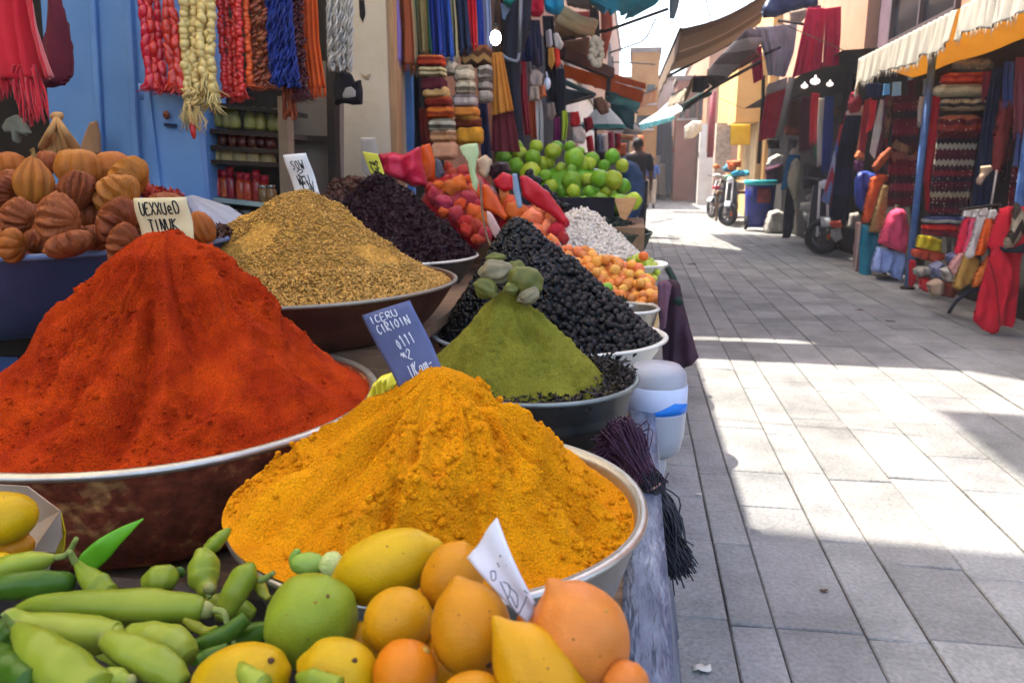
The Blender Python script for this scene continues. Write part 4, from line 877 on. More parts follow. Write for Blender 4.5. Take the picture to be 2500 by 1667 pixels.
pepper('flat bright green pod pointing up against the rusty bowl', [(560, 770, 50), (640, 705, 78), (760, 600, 62), (880, 510, 32), (985, 440, 4)], (.69, .72), M('pod_green', '4e8a0e', '5e9a18', sc=9, rough=.35), None, None, 5, 'green_pod', .35)
pepper('short green pepper leaning below the flat pod', [(520, 745, 20), (590, 830, 62), (670, 905, 90), (760, 950, 60)], (.645, .63), k_pep[0], [(520, 745, 0), (495, 690), (480, 660)], None, 6)
pepper('round blunt green pepper end in front of the rusty bowl', [(1000, 900, 60), (1080, 860, 92), (1150, 860, 92), (1210, 880, 50)], (.65, .66), k_pep[0], None, None, 7)
pepper('small green pepper end beside the round blunt one', [(1190, 800, 26), (1230, 810, 38), (1262, 830, 18)], .68, k_pep[2], None, None, 17)
pepper('upright plump pepper with brown scar facing the viewer', [(1390, 660, 50), (1400, 740, 100), (1400, 830, 104), (1420, 905, 70), (1430, 945, 44)], (.675, .64), k_pep[0], [(1430, 940), (1440, 985)], (1440, 915, 44, 1), 8)
pepper('thin green tip sticking up behind the upright plump pepper', [(1430, 660, 50), (1490, 595, 50), (1550, 535, 34), (1585, 508, 10)], (.70, .72), k_pep[0], None, None, 9)
pepper('shiny green pepper slanting down toward the green citrus', [(1725, 760, 40), (1690, 830, 92), (1620, 950, 88), (1550, 1070, 70), (1490, 1130, 30)], (.66, .62), k_pep[0], None, None, 10)
pepper('little yellow-tan pepper by the yellow powder edge', [(1750, 850, 26), (1790, 910, 42), (1850, 985, 22)], (.665, .65), k_pep[3], [(1790, 860), (1840, 840), (1880, 810)], None, 11)
pepper('big light green pepper running off the bottom edge', [(110, 1170, 30), (190, 1270, 100), (310, 1390, 150), (470, 1520, 165), (640, 1660, 150)], (.525, .47), k_pep[0], [(110, 1170, 0), (60, 1140), (20, 1090)], (115, 1180, 44, 0), 12)
pepper('plump green pepper with a dark seam in the lower middle', [(730, 1270, 60), (830, 1320, 100), (980, 1390, 122), (1140, 1470, 112), (1270, 1560, 60)], (.525, .505), k_pep[0], None, (735, 1270, 58, 0), 13)
pepper('rounded yellow-green pepper behind the seamed pepper', [(900, 1230, 70), (1050, 1260, 110), (1200, 1320, 130), (1300, 1400, 90)], (.56, .545), k_pep[1], None, None, 14)
pepper('dark green pepper in the bottom left corner', [(-60, 1400, 110), (60, 1470, 120), (200, 1580, 110)], (.50, .47), k_pep[2], None, None, 15)
pepper('slim dark green pepper below the dangling stalk', [(1330, 1300, 30), (1450, 1270, 60), (1570, 1220, 66), (1690, 1120, 50)], (.575, .60), k_pep[2], None, None, 16)
pepper('thin curled yellow-green pepper under the long stalk', [(1260, 1130, 22), (1340, 1180, 34), (1420, 1205, 28), (1500, 1170, 8)], (.585, .59), k_pep[3], None, None, 18)
pepper('small dark pepper tip above the stalked lemon', [(1360, 1420, 40), (1450, 1375, 46), (1560, 1310, 16)], (.54, .55), k_pep[2], None, None, 19)
pepper('dull olive pepper stub at the bottom edge', [(680, 1540, 60), (800, 1530, 66), (890, 1560, 40)], (.49, .49), k_pep[1], None, (900, 1545, 40, 1), 20)
pepper('dark pepper hidden at the left under the pale one', [(-60, 1200, 90), (20, 1260, 90), (80, 1330, 50)], .555, k_pep[2], None, None, 21)
pepper('pale green pepper wedge in front of the stalked lemon', [(1660, 1440, 30), (1700, 1500, 70), (1800, 1590, 90)], (.455, .44), k_pep[1], None, None, 22)
pepper('green pepper at the bottom edge right of the stalked lemon', [(2060, 1530, 40), (2160, 1530, 60), (2330, 1590, 60)], (.46, .45), k_pep[0], None, None, 23)
rp = random.Random(12)
for i in range(16):
    x, y = rp.uniform(0, 1750), rp.uniform(950, 1500); a = rp.uniform(-.5, .5); l = rp.uniform(160, 300); r = rp.uniform(70, 100); Yb = .70 - (y - 900) / 600 * .16
    pepper('shaded green pepper down inside the pepper pile', [(x - l * math.cos(a), y + 60 - l * math.sin(a), r * .4), (x, y + 60, r), (x + l * math.cos(a), y + 60 + l * math.sin(a), r * .35)], Yb, k_pep[2 if i % 3 else 0], None, None, 30 + i)['group'] = 'peppers inside the pile'
# cut courgette end
o = fruit('courgette', 'green courgette end with a pale cut face before the yellow powder', 752, 1376, 90, 56, .66, -2, M('courgette_skin', '6c8a2c', '82983c', sc=14, rough=.4), 0, 0, .08, 40, cat='courgette', toward=10)
p = at(812, 1382, .64); q = MB(); q.ball(p, (.013, .010, .014), 14, 10, lump=.25, seed=4); q.build('cut_face', M('courgette_flesh', 'a8b468', 'bcc080', sc=50, rough=.8, bump=.4), o)
q = MB(); q.tube(spline([at(722, 1380, .665), at(716, 1362, .665), at(726, 1345, .665), at(730, 1350, .665)], 10), np.linspace(.006, .002, 10), 8); q.build('stalk', M('courgette_skin'), o) if False else q.build('stalk', MATS['courgette_skin'], o)

# ------------------------------------------------------------------ orange gourds in the blue bowl
GAIN[0] = .85; k_gr = [M('gourd_orange', '8e4a18', 'a25a1c', '6e3212', sc=7, rough=.5, spec=.14, bump=.35, bsc=22), M('gourd_red', '6a2c12', '86421c', '54200e', sc=8, rough=.5, spec=.14, bump=.4, bsc=26), M('gourd_amber', '985620', 'aa6a26', '7a4016', sc=7, rough=.42, spec=.12, bump=.3, bsc=22), M('gourd_rose', '84401e', '9a542c', '6e3014', sc=8, rough=.5, spec=.14, bump=.45, bsc=24)]
def gourd(label, px, py, w, h, Y, tilt, m, taper=.0, ribs=.05, nr=9, stem=True, seed=0, pleat=.0):
    p = at(px, py, Y); L = sz(h, p) / 2 * 1.04; R = sz(w, p) / 2 * 1.04; t = rad(90 + tilt); a = math.cos(t) * CR + math.sin(t) * CU; a = a - CF * .12; a /= np.linalg.norm(a); f_ = (p - CO) / np.linalg.norm(p - CO)
    b_ = np.cross(a, f_); b_ /= np.linalg.norm(b_); c_ = np.cross(a, b_); m_, n = 40, 72; G = np.zeros((m_, n, 3))
    for i in range(m_):
        u = i / (m_ - 1); z = -math.cos(math.pi * u); r = math.sin(math.pi * u) ** .8; s_ = max(z, 0)
        r = r * (1 - taper * s_ ** 1.4); dip = .10 * (1 - min(r / .35, 1)) * (1 if z < 0 else (.9 if taper < .2 else 0))
        for j in range(n):
            an = 2 * math.pi * j / n + .25 * z * pleat; g = abs(math.cos(nr * an / 2 + seed)); k = 1 - ribs * (1 - g) ** 2 * 1.6 * math.sin(math.pi * u) ** .5 + pleat * .05 * math.sin(nr * 2.3 * an + 2 * math.sin(z * 3 + seed)); G[i, j] = ((z - dip * np.sign(z)) , r * k * math.cos(an), r * k * math.sin(an))
    G = G * (1 + .10 * fbm(G * 1.4 + seed * 3.3, 3, seed))[..., None]; ll = np.linalg.norm(G[..., 1:], axis=-1, keepdims=True) + 1e-6; G = G * (1 + .035 * fbm(np.concatenate([G[..., 1:] / ll * 5, G[..., :1] * 1.1], -1) + seed, 3, seed + 7))[..., None]
    W = G[..., :1] * L * a + G[..., 1:2] * R * b_ + G[..., 2:3] * R * c_; q = MB(); q.grid(W, True); o = q.build('gourd', k_gr[m]); o.location = tuple(p); tag(o, label, 'gourd', 'gourds in the blue bowl')
    if stem:
        tp = a * L * (.93 if taper < .2 else 1.0); q = MB(); s2 = R * .12; q.tube(spline([tp - a * R * .1, tp + a * R * .12, tp + a * R * .26 + b_ * R * .04, tp + a * R * .34 + b_ * R * .1], 8), np.array([1.7, 1.1, .9, .9, .9, 1.0, 1.2, 1.3]) * s2, 8); q.build('stem', M('gourd_stem', '7a5a30', '92703c', sc=40, rough=.9), o) if 'gourd_stem' not in MATS else q.build('stem', MATS['gourd_stem'], o)
        o.children[0].matrix_parent_inverse = Matrix.Identity(4)
    return o
GD = [('brown-orange gourd at the left edge of the top row', 22, 408, 84, 66, 1.66, 10, 0, 0, .04, 8, False, 0), ('garlic-shaped pointed gourd standing upright with its stem up', 82, 440, 90, 112, 1.5, -4, 2, .55, .09, 9, True, 0), ('rosy gourd peeping up behind the garlic-shaped one', 116, 396, 56, 52, 1.76, 0, 3, 0, .04, 8, False, 0), ('roundest amber gourd with a star-shaped stem scar on the top row', 194, 411, 104, 88, 1.66, 0, 2, 0, .04, 9, False, 0), ('dark wrinkled gourd hanging below the roundest one', 190, 468, 84, 96, 1.46, 176, 1, .5, .11, 13, False, 1), ('smooth brown gourd right of the roundest gourd', 268, 415, 104, 84, 1.72, 20, 0, 0, .03, 7, False, 0), ('orange pleated gourd on the shoulder of the pile', 312, 436, 112, 74, 1.62, 60, 2, .2, .06, 11, False, 1), ('folded amber gourd left of the beige price card', 282, 475, 108, 82, 1.5, 40, 2, .1, .09, 10, False, 1), ('long brown gourd at the left edge in the middle row', 14, 470, 90, 60, 1.5, 70, 1, .2, .06, 9, False, 1), ('reddish pointed gourd at the left in the third row', 38, 530, 92, 72, 1.40, 70, 3, .35, .09, 11, False, 1), ('rose pleated gourd lying sideways with its stem left', 142, 540, 130, 82, 1.33, 88, 3, .2, .10, 12, False, 1), ('dark red long gourd lying beside the price card', 284, 540, 122, 78, 1.36, 64, 1, .35, .09, 10, False, 1), ('pale orange gourd at the bowl rim on the far left', 30, 600, 84, 52, 1.30, 85, 0, 0, .05, 8, False, 0), ('pink star-scarred gourd at the bowl rim', 170, 596, 108, 58, 1.30, 20, 3, 0, .08, 9, False, 1), ('striped brown gourd at the bowl rim beside the price card', 300, 602, 110, 60, 1.30, 80, 1, .1, .08, 12, False, 1), ('orange gourd right of the beige price card', 492, 555, 60, 78, 1.46, 20, 0, .2, .06, 9, False, 1), ('dark gourd down between the pink and rose gourds', 100, 590, 70, 60, 1.38, 0, 1, 0, .05, 8, False, 1), ('dark gourd deep under the wrinkled hanging gourd', 228, 520, 70, 70, 1.5, 0, 1, 0, .05, 8, False, 1), ('dark gourd behind the rim by the rose gourd', 235, 580, 70, 60, 1.4, 0, 1, 0, .05, 8, False, 1), ('dark gourd deep left of the garlic-shaped one', 30, 440, 60, 50, 1.6, 0, 1, 0, .05, 8, False, 1), ('dark gourd in the gap right of the garlic-shaped one', 130, 480, 60, 60, 1.55, 0, 1, 0, .06, 8, False, 1), ('dark brown gourd behind the beige price card', 390, 520, 120, 80, 1.6, 30, 1, 0, .06, 8, False, 1)]
for i, (lb, x, y, w_, h_, Y, ti, mm, ta, ri, nn, st, pl) in enumerate(GD): gourd(lb, x, y, w_, h_, Y, ti, mm, ta, ri * 2.7, nn, st, i, pl * 1.6)
q = MB(); q.ball((-1.47, 1.72, 1.0), (.42, .42, .16), 24, 12, lump=.15, seed=3); tag(q.build('gourd_heap', k_gr[1]), 'shaded mass of gourds inside the blue bowl', 'gourds', kind='stuff')
GAIN[0] = 1.0; m_chi = M('red_chilli_flake', '7a160a', 'a5280e', 'c0401a', sc=30, rough=.5, spec=.4); r_ = np.random.default_rng(21)
P = np.array([at(350 + 90 * u, 452 + 22 * u + 28 * v, 1.75 - .1 * v) for u, v in r_.random((500, 2))]); v, f = scatter_mesh(P, np.tile([0, -.5, .8], (len(P), 1)), .008 + .010 * r_.random(len(P)), 'petal', 3, (1, .6, .8), .9); tag(fastmesh('chilli_flakes', v, f, m_chi), 'red dried chilli flakes on the shoulder of the gourd pile', 'dried chilli', kind='stuff')
P = np.array([at(505 + 55 * u, 560 + 18 * v - 8 * u, 1.75 - .1 * v) for u, v in r_.random((160, 2))]); v, f = scatter_mesh(P, np.tile([0, -.5, .8], (len(P), 1)), .008 + .010 * r_.random(len(P)), 'petal', 4, (1, .6, .8), .9); tag(fastmesh('chilli_flakes', v, f, m_brn), 'dark red dried peppers at the street-side end of the blue bowl', 'dried chilli', kind='stuff')

# ------------------------------------------------------------------ price cards
GLY = {'U': [[(0, 1), (.05, .25), (.4, 0), (.8, .2), (.85, 1)]], 'E': [[(.8, 1), (.1, 1), (.05, 0), (.85, 0)], [(.1, .5), (.6, .55)]], 'X': [[(0, 1), (.85, 0)], [(.85, 1), (0, 0)]], 'D': [[(.1, 0), (.1, 1), (.6, .95), (.85, .5), (.6, .05), (.1, 0)]], 'T': [[(0, 1), (.9, .95)], [(.45, 1), (.4, 0)]], 'I': [[(.4, 1), (.45, 0)]], 'N': [[(.05, 0), (.1, 1), (.8, 0), (.85, 1)]], 'K': [[(.1, 1), (.1, 0)], [(.8, 1), (.12, .5), (.85, 0)]], 'S': [[(.8, .9), (.4, 1), (.1, .75), (.7, .35), (.5, 0), (.05, .1)]], 'O': [[(.45, 1), (.05, .6), (.3, 0), (.8, .3), (.7, .9), (.45, 1)]], 'C': [[(.8, .9), (.4, 1), (.05, .5), (.4, 0), (.85, .15)]], 'R': [[(.1, 0), (.1, 1), (.7, .9), (.65, .55), (.12, .5), (.85, 0)]], 'e': [[(.1, .35), (.7, .4), (.5, .7), (.15, .55), (.2, .05), (.75, .1)]], 'a': [[(.7, .6), (.2, .6), (.15, .1), (.6, .1), (.7, .6), (.8, 0)]], 'm': [[(.05, 0), (.1, .6), (.4, .55), (.42, 0)], [(.42, .5), (.75, .6), (.8, 0)]], '1': [[(.3, .8), (.5, 1), (.5, 0)]], '0': [[(.45, .8), (.15, .5), (.4, 0), (.7, .4), (.45, .8)]], '.': [[(.4, 0), (.5, .08)]], '-': [[(.1, .4), (.8, .45)]], '?': [[(.1, .6), (.5, .9), (.8, .6), (.4, .3), (.1, 0), (.7, -.2)]], '~': [[(0, .5), (.3, .8), (.5, .3), (.8, .7), (.9, .2)]], 'W': [[(0, 1), (.25, 0), (.45, .7), (.65, 0), (.9, 1)]], 'l': [[(.3, 1), (.35, 0), (.7, .1)]], 'L': [[(.1, 1), (.1, 0), (.8, .05)]]}
def card(name, label, corners, Y, mat, ink, rows, wt=.0016, bend=.006, cat='price card', sub=None, rseed=0):
    """corners TL, TR, BR, BL in photo points; rows: (text, u0, u1, v0, v1) in card coordinates from the top"""
    Ys = [Y] * 4 if np.isscalar(Y) else Y; c = [at(x, y, yy) for (x, y), yy in zip(corners, Ys)]; nrm = np.cross(c[1] - c[0], c[3] - c[0]); nrm /= np.linalg.norm(nrm)
    if nrm @ (CO - c[0]) < 0: nrm = -nrm
    rn = random.Random(rseed)
    def pt(u, v, off=0): return (c[0] * (1 - u) + c[1] * u) * (1 - v) + (c[3] * (1 - u) + c[2] * u) * v + nrm * (bend * (math.sin(math.pi * u) + .5 * math.sin(2.3 * math.pi * v + u)) + off)
    q = MB(); q.grid([[pt(u, v) for u in np.linspace(0, 1, 14)] for v in np.linspace(0, 1, 14)]); o = q.build(name, mat); solid(o, .0012); tag(o, label, cat)
    for (tx, u0, u1, v0, v1) in rows:
        q = MB(); n = len(tx)
        for k, ch in enumerate(tx):
            for st in GLY.get(ch, []):
                S = spline(np.array([(a + rn.uniform(-.06, .06), b + rn.uniform(-.06, .06), 0) for a, b in st]), max(8, 6 * len(st))) if len(st) > 2 else np.array([(a, b, 0) for a, b in st])
                W = [pt(u0 + (u1 - u0) * (k + a * .86) / n, v1 + (v0 - v1) * b, .0014) for a, b, _ in S]; q.tube(W, wt, 5)
        if q.n: q.build('writing', ink, o)
    return o
k_ink = M('black_ink', '1a1618', rough=.6); k_chalk = M('white_chalk', 'c8c6cc', rough=.8); k_ink2 = M('blue_grey_ink', '3c3c4a', rough=.6)
k_bei = M('beige_card', 'bda87c', 'cbb890', 'ae966a', sc=9, rough=.85); k_wht = M('white_card', 'b8b4b0', 'c6c2be', sc=8, rough=.85); k_wht2 = M('bright_card', 'b5b5c2', 'c4c4ce', sc=14, rough=.85, bump=.2, bsc=30); k_slate = M('blue_slate', '42486a', '525a80', '383d5a', sc=9, rough=.55, bump=.15, bsc=30, spec=.3); k_yel = M('yellow_paper', 'b9b02a', 'c6bd44', sc=9, rough=.85); k_pgr = M('pale_green_paper', '9aab78', 'adb88e', '8a9c78', sc=14, rough=.7)
card('price_card', 'beige card lettered UEXXUED in the top of the red powder', [(326, 484), (457, 481), (478, 598), (352, 612)], 1.29, k_bei, k_ink, [('UEXXUeD', .12, .86, .09, .33), ('TINUK', .22, .76, .42, .64), ('SOe.1', .22, .82, .70, .92)], .0013, rseed=1)
card('price_card', 'white scribbled card stuck in the golden seeds', [(691, 379), (748, 374), (782, 474), (724, 481)], 1.97, k_wht, k_ink, [('SOW', .25, .8, .16, .36), ('?', .35, .75, .36, .52), ('WKU', .3, .8, .52, .74), ('KW', .42, .92, .66, .92)], .0011, rseed=2)
card('price_card', 'blue slate card with white writing behind the yellow powder', [(884, 770), (1002, 733), (1090, 920), (991, 980)], (.97, .96, .93, .945), k_slate, k_chalk, [('ICERU', .12, .72, .05, .13), ('CIRIOIN', .18, .86, .16, .26), ('0111', .40, .78, .36, .48), ('~?', .36, .6, .5, .62), ('UKam-', .40, .90, .68, .84), ('11', .72, .92, .84, .95)], .0008, .004, rseed=3)
card('price_card', 'white pointed card with ink scribbles standing in the lemons', [(1214, 1263), (1308, 1470), (1292, 1520), (1143, 1360)], (.56, .52, .52, .56), k_wht2, k_ink2, [], .0008, .003, rseed=4)
# extra handwriting on the pointed card follows its slant
def strokes(parent, rows, Y, mat, wt):
    for st in rows:
        q = MB(); q.tube(spline([at(x, y, Y(x, y)) for x, y in st], 8 * len(st)), wt, 5); q.build('writing', mat, parent)
pc = [o for o in bpy.data.objects if o.get('label') == 'white pointed card with ink scribbles standing in the lemons'][0]
K8 = lambda L_: [(800 + x * .3551, 1110 + y * .3551) for x, y in L_]
yc = lambda x, y: .5565 - .0415 * max(0, min(1, ((y - 1310) / 190))) - .004
strokes(pc, [K8([(1120, 800), (1130, 860), (1155, 850), (1150, 800), (1120, 800)]), K8([(1185, 870), (1240, 980), (1250, 900), (1205, 870)]), K8([(1240, 900), (1300, 960), (1300, 1050), (1260, 970)]), K8([(1230, 980), (1300, 1090), (1340, 1040), (1370, 970)]), K8([(1350, 930), (1380, 950), (1370, 910)]), K8([(1180, 700), (1215, 670), (1225, 730)]), K8([(1165, 740), (1180, 770)]), K8([(1225, 760), (1255, 740), (1265, 705)])], yc, k_ink2, .0005)
# yellow note on cardboard
o = puff('cardboard_strip', [(880, 336), (917, 336), (926, 400), (910, 440), (884, 420)], 3.15, .006, M('torn_cardboard', '8a8078', '9c9288', sc=8, rough=.9), 'grey torn cardboard strip behind the yellow note', 'cardboard')
o = card('price_note', 'yellow scribbled note above the hibiscus heap', [(885, 370), (922, 376), (940, 428), (912, 446)], 3.0, k_yel, k_ink, [('?~?', .2, .85, .3, .55), ('WK', .3, .9, .6, .85)], .0022, .004, 'price card', rseed=6)
# stick with pale green paper
st = thing('price_stick', 'thin stick with torn pale green paper above the olives', 'price marker', at(1209, 617, 2.4))
q = MB(); q.tube(spline([at(1172, 440, 2.5), at(1178, 520, 2.46), at(1190, 580, 2.43), at(1209, 617, 2.4)], 16), .0035, 7); q.build('stick', m_wood, st)
o = puff('paper', [(1122, 358), (1140, 352), (1165, 350), (1170, 375), (1163, 395), (1160, 420), (1168, 445), (1163, 468), (1155, 460), (1148, 430), (1142, 395), (1128, 375)], 2.52, .006, k_pgr, res=26, parent=st)
o = puff('tag', [(1188, 515), (1200, 520), (1222, 560), (1215, 590), (1204, 575), (1190, 545)], 2.44, .006, M('pink_plastic_tag', 'b58a80', 'c29c92', sc=10, rough=.4), res=20, parent=st)
# succulent figs on top of the green powder
k_fig = [M('grey_green_fig', '6a6248', '80765a', '928a70', sc=14, rough=.6, spec=.3), M('green_fig', '4c4e1c', '626228', '747044', sc=14, rough=.6)]
for (x, y, w_, h_, Y, t, m_, lb) in ((1212, 665, 76, 60, 1.72, 10, 0, 'grey-green dried fig topmost on the green powder'), (1282, 690, 72, 88, 1.72, 60, 1, 'largest green dried fig on the street side of the green cone'), (1187, 707, 60, 46, 1.69, -25, 1, 'flat green dried fig on the shop side of the green cone'), (1210, 631, 46, 28, 1.75, 0, 1, 'small green dried fig stub behind the topmost fig'), (1262, 655, 40, 40, 1.76, 40, 1, 'dark green dried fig between topmost and largest figs'), (1247, 706, 34, 30, 1.69, 0, 1, 'small dark fig wedged at the tip of the green cone'), (1290, 722, 54, 40, 1.69, 30, 0, 'split pale dried fig below the largest green fig')):
    fruit('dried_fig', lb, x, y, w_, h_, Y, t, k_fig[m_], .05, .1, .36, int(x) % 17, cat='dried fig', ribs=.10, flat=.8)
# yellow plastic behind the slate, between the bowls
puff('yellow_wrapper', [(912, 935), (930, 918), (958, 910), (968, 935), (955, 955), (925, 972), (905, 985), (900, 965)], 1.28, .02, M('yellow_wrapper', 'c4b414', 'd6ca3a', sc=12, rough=.3, spec=.5), 'crumpled yellow wrapper between the red and yellow powder bowls', 'wrapper', res=24, fold=.006)
# ------------------------------------------------------------------ things hanging on the street side of the stall
m_tub = M('frosted_plastic', 'b6b6bc', 'aaaab2', sc=6, rough=.3, spec=.4, glass=.35, bump=.1, bsc=12); m_tub.node_tree.nodes['Principled BSDF'].inputs['IOR'].default_value = 1.25
tc = at(1600, 1000, 2.0)
tub = thing('plastic_jar', 'big frosted plastic jar with a blue label stripe beside the green powder bowl', 'jar', (tc[0], 2.0, .5))
q = MB(); q.lathe([(.001, -.122), (.05, -.12), (.068, -.105), (.077, -.06), (.0795, .0), (.0795, .07), (.075, .105), (.060, .121), (.001, .124)], (tc[0], 2.0, tc[2]), 36); q.build('body', m_tub, tub)
q = MB(); q.lathe([(.0796, .0), (.0812, .002), (.0812, .072), (.0797, .074)], (tc[0], 2.0, tc[2]), 36, closed=True); q.build('label_band', M('pale_blue_label', 'b0b6cc', 'bcc2d6', sc=6, rough=.5), tub)
P = []; c0 = np.array([tc[0], 2.0, tc[2]])
for i in range(3):
    for j in range(9):
        a = rad(-100 + j * 11); hgt = .006 + (.026 + .014 * j / 8 - .02 * abs(j - 4) / 4) * i / 2; P.append(c0 + np.array([.0822 * math.cos(a), .0822 * math.sin(a), hgt]))
q = MB(); q.grid(np.array(P).reshape(3, 9, 3)); o = q.build('blue_mark', M('bright_blue_mark', '0f6cc0', rough=.4), tub); solid(o, .001)
p2 = at(1585, 1150, 2.0); j2 = thing('plastic_bottle', 'clear plastic bottle hanging under the frosted jar', 'bottle', (p2[0], 2.0, .4)); q = MB(); q.lathe([(.001, -.06), (.02, -.058), (.036, -.03), (.044, .02), (.04, .065), (.001, .07)], (p2[0], 2.0, p2[2]), 28); q.build('body', m_tub, j2); q = MB(); q.lathe([(.022, .066), (.024, .07), (.024, .082), (.001, .084)], (p2[0], 2.0, p2[2]), 20); q.build('cap', M('white_cap', 'b8b8bc', rough=.4), j2)
q = MB(); q.box((.1, 2.0, .5), (.12, .1, .012)); tag(q.build('wire_ledge', m_dwood, None, False), 'small wooden ledge carrying the frosted jar', 'ledge') if False else None
# black thread tassel
m_thr = M('black_thread', '0e0c12', '1c1622', sc=60, rough=.5, spec=.45); m_thp = M('purple_thread', '2a1228', '3c1c38', sc=60, rough=.6)
ts = thing('thread_bundle', 'bundle of black and purple thread hanging over the stall edge', 'thread bundle', at(1580, 1180, 1.45))
r_ = random.Random(4); 
def strands(n, A, B_, C_, sp0, sp1, sp2, rr, mat, nm):
    q = MB()
    for k in range(n):
        o0, o1, o2 = [np.array([r_.gauss(0, s), r_.gauss(0, s * .7), r_.gauss(0, s)]) for s in (sp0, sp1, sp2)]; q.tube(spline([A + o0, (A + B_) / 2 + (o0 + o1) / 2 + np.array([0, 0, .004 * r_.random()]), B_ + o1, (B_ + C_) / 2 + (o1 + o2) / 2, C_ + o2], 12), rr, 4, False)
    return q.build(nm, mat, ts)
A, B_, C_ = at(1525, 1065, 1.50), at(1590, 1190, 1.43), at(1652, 1375, 1.38)
strands(380, at(1490, 1110, 1.52), A, B_, .020, .018, .010, .0014, m_thp, 'purple_strands'); strands(620, B_ + np.array([0, 0, .01]), (B_ * .55 + C_ * .45) + np.array([-.004, 0, .0]), C_, .010, .016, .015, .0016, m_thr, 'black_strands')
q = MB(); q.tube([B_ + np.array([.02 * math.cos(a) * .9, .018 * math.sin(a), .004 + .009 * math.cos(a)]) for a in np.linspace(0, 2 * math.pi, 20)], .0022, 6); q.build('tie', M('pink_tie', 'a07868', rough=.8), ts)
# plum cloth on the stall edge
m_plum = M('plum_cloth', '281620', '3d2430', '54343c', sc=8, rough=.85, bump=.3, bsc=60); m_mauvec = M('mauve_cloth', '5a3a48', '6e4a58', sc=8, rough=.85)
puff('hanging_cloth', [(1612, 690), (1640, 680), (1660, 690), (1668, 735), (1685, 800), (1706, 872), (1690, 890), (1662, 902), (1640, 900), (1618, 885), (1615, 800)], 2.75, .035, m_plum, 'plum coloured cloth bag hanging from the stall edge', 'cloth', res=34, fold=.012, ff=18)
puff('mauve_cloth', [(1606, 690), (1625, 682), (1640, 695), (1632, 740), (1625, 800), (1612, 810), (1606, 750)], 2.68, .02, m_mauvec, 'thin mauve cloth strip hanging beside the plum bag', 'cloth', res=26, fold=.006, ff=10)
q = MB(); kc = at(1655, 735, 2.72); q.ball(kc, (.02, .02, .016), 14, 8, lump=.3, seed=3); q.tube(spline([at(1630, 655, 2.8), at(1648, 690, 2.76), kc], 10), np.linspace(.012, .009, 10), 8); tag(q.build('knotted_rag', M('dark_green_cloth', '10201a', '1a2e26', sc=20, rough=.85)), 'dark green knotted rag at the top of the plum bag', 'rag')
# ------------------------------------------------------------------ blue cabinet, shelves and pillar at the left
m_blue = M('blue_paint', '466a9c', '587eae', '3a5a88', sc=4, rough=.5, bump=.15, bsc=14, spec=.4, c2p=(.3, .6))
m_blue2 = M('worn_blue_paint', '4c72a2', '5c82b0', '6e6e74', sc=3, rough=.5, bump=.15, bsc=14, spec=.4, c2p=(.35, .7))
def quadbox(q, px, Y, d=.04):
    """a board with photo corners TL TR BR BL, d thick, standing at Y"""
    f = [at(x, y, Y) for x, y in px]; b = [p + np.array([0, d, 0]) for p in f]; n = len(f)
    q.add(np.array(f + b), [tuple(range(n))[::-1], tuple(range(n, 2 * n))] + [(k, (k + 1) % n, (k + 1) % n + n, k + n) for k in range(n)]); return q
cab = thing('blue_cabinet', 'tall blue painted wooden cabinet with mouldings behind the gourds', 'cabinet', at(300, 480, 2.6))
q = MB(); quadbox(q, [(95, -60), (360, -60), (395, 560), (140, 560)], 2.64, .5); q.build('carcass', m_blue2, cab, False)
for (a, b_, w_) in (((224, -60), (258, 560), .020), ((312, -60), (346, 560), .026)):
    q = MB(); q.bar(at(*a, 2.63), at(*b_, 2.63), w_, .022, .003); q.build('moulding', m_blue, cab, False)
q = MB(); quadbox(q, [(345, 205), (478, 226), (505, 540), (385, 540)], 2.50, .035); dr = q.build('door', m_blue2, cab, False)
q = MB(); quadbox(q, [(345, 205), (362, 208), (402, 540), (385, 540)], 2.487, .012); q.build('stile', m_blue, dr, False)
q = MB(); q.tube([at(350, 205, 2.5), at(352, 245, 2.5)], .016, 12); q.build('hinge', m_blue, dr)
q = MB(); q.ball(at(406, 281, 2.485), (.012, .008, .014), 12, 8); q.build('knob', M('rusty_knob', '6a3a22', rough=.5, metal=.4), dr)
q = MB(); quadbox(q, [(400, 300), (428, 303), (428, 312), (400, 308)], 2.488, .01); q.build('latch', M('dark_latch', '1e2c4a', rough=.5, metal=.5), dr, False)
ct = thing('blue_counter', 'blue wooden counter under the big blue bowl', 'counter', (-1.6, 1.8, 0))
q = MB(); q.box((-1.9, 1.95, .40), (1.5, .84, .80)); q.build('front_panel', M('dull_blue_paint', '31456e', '3a5080', sc=4, rough=.5, bump=.1), ct, False)
q = MB(); q.box((-1.9, 1.93, .825), (1.54, .9, .05), bev=.006); q.build('ledge', m_dwood, ct, False)
q = MB(); quadbox(q, [(42, 815), (46, 815), (52, 1000), (48, 1000)], 1.525, .004); q.build('seam', M('dark_seam', '14203a', rough=.8), ct, False)
# ledge block so that the blue bowl is carried
q = MB(); q.lathe([(.3, 0), (.3, .01), (.001, .01)], (-1.47, 1.69, .85), 32); tag(q.build('bowl_stand', m_dwood), 'dark round stand under the big blue bowl', 'stand')
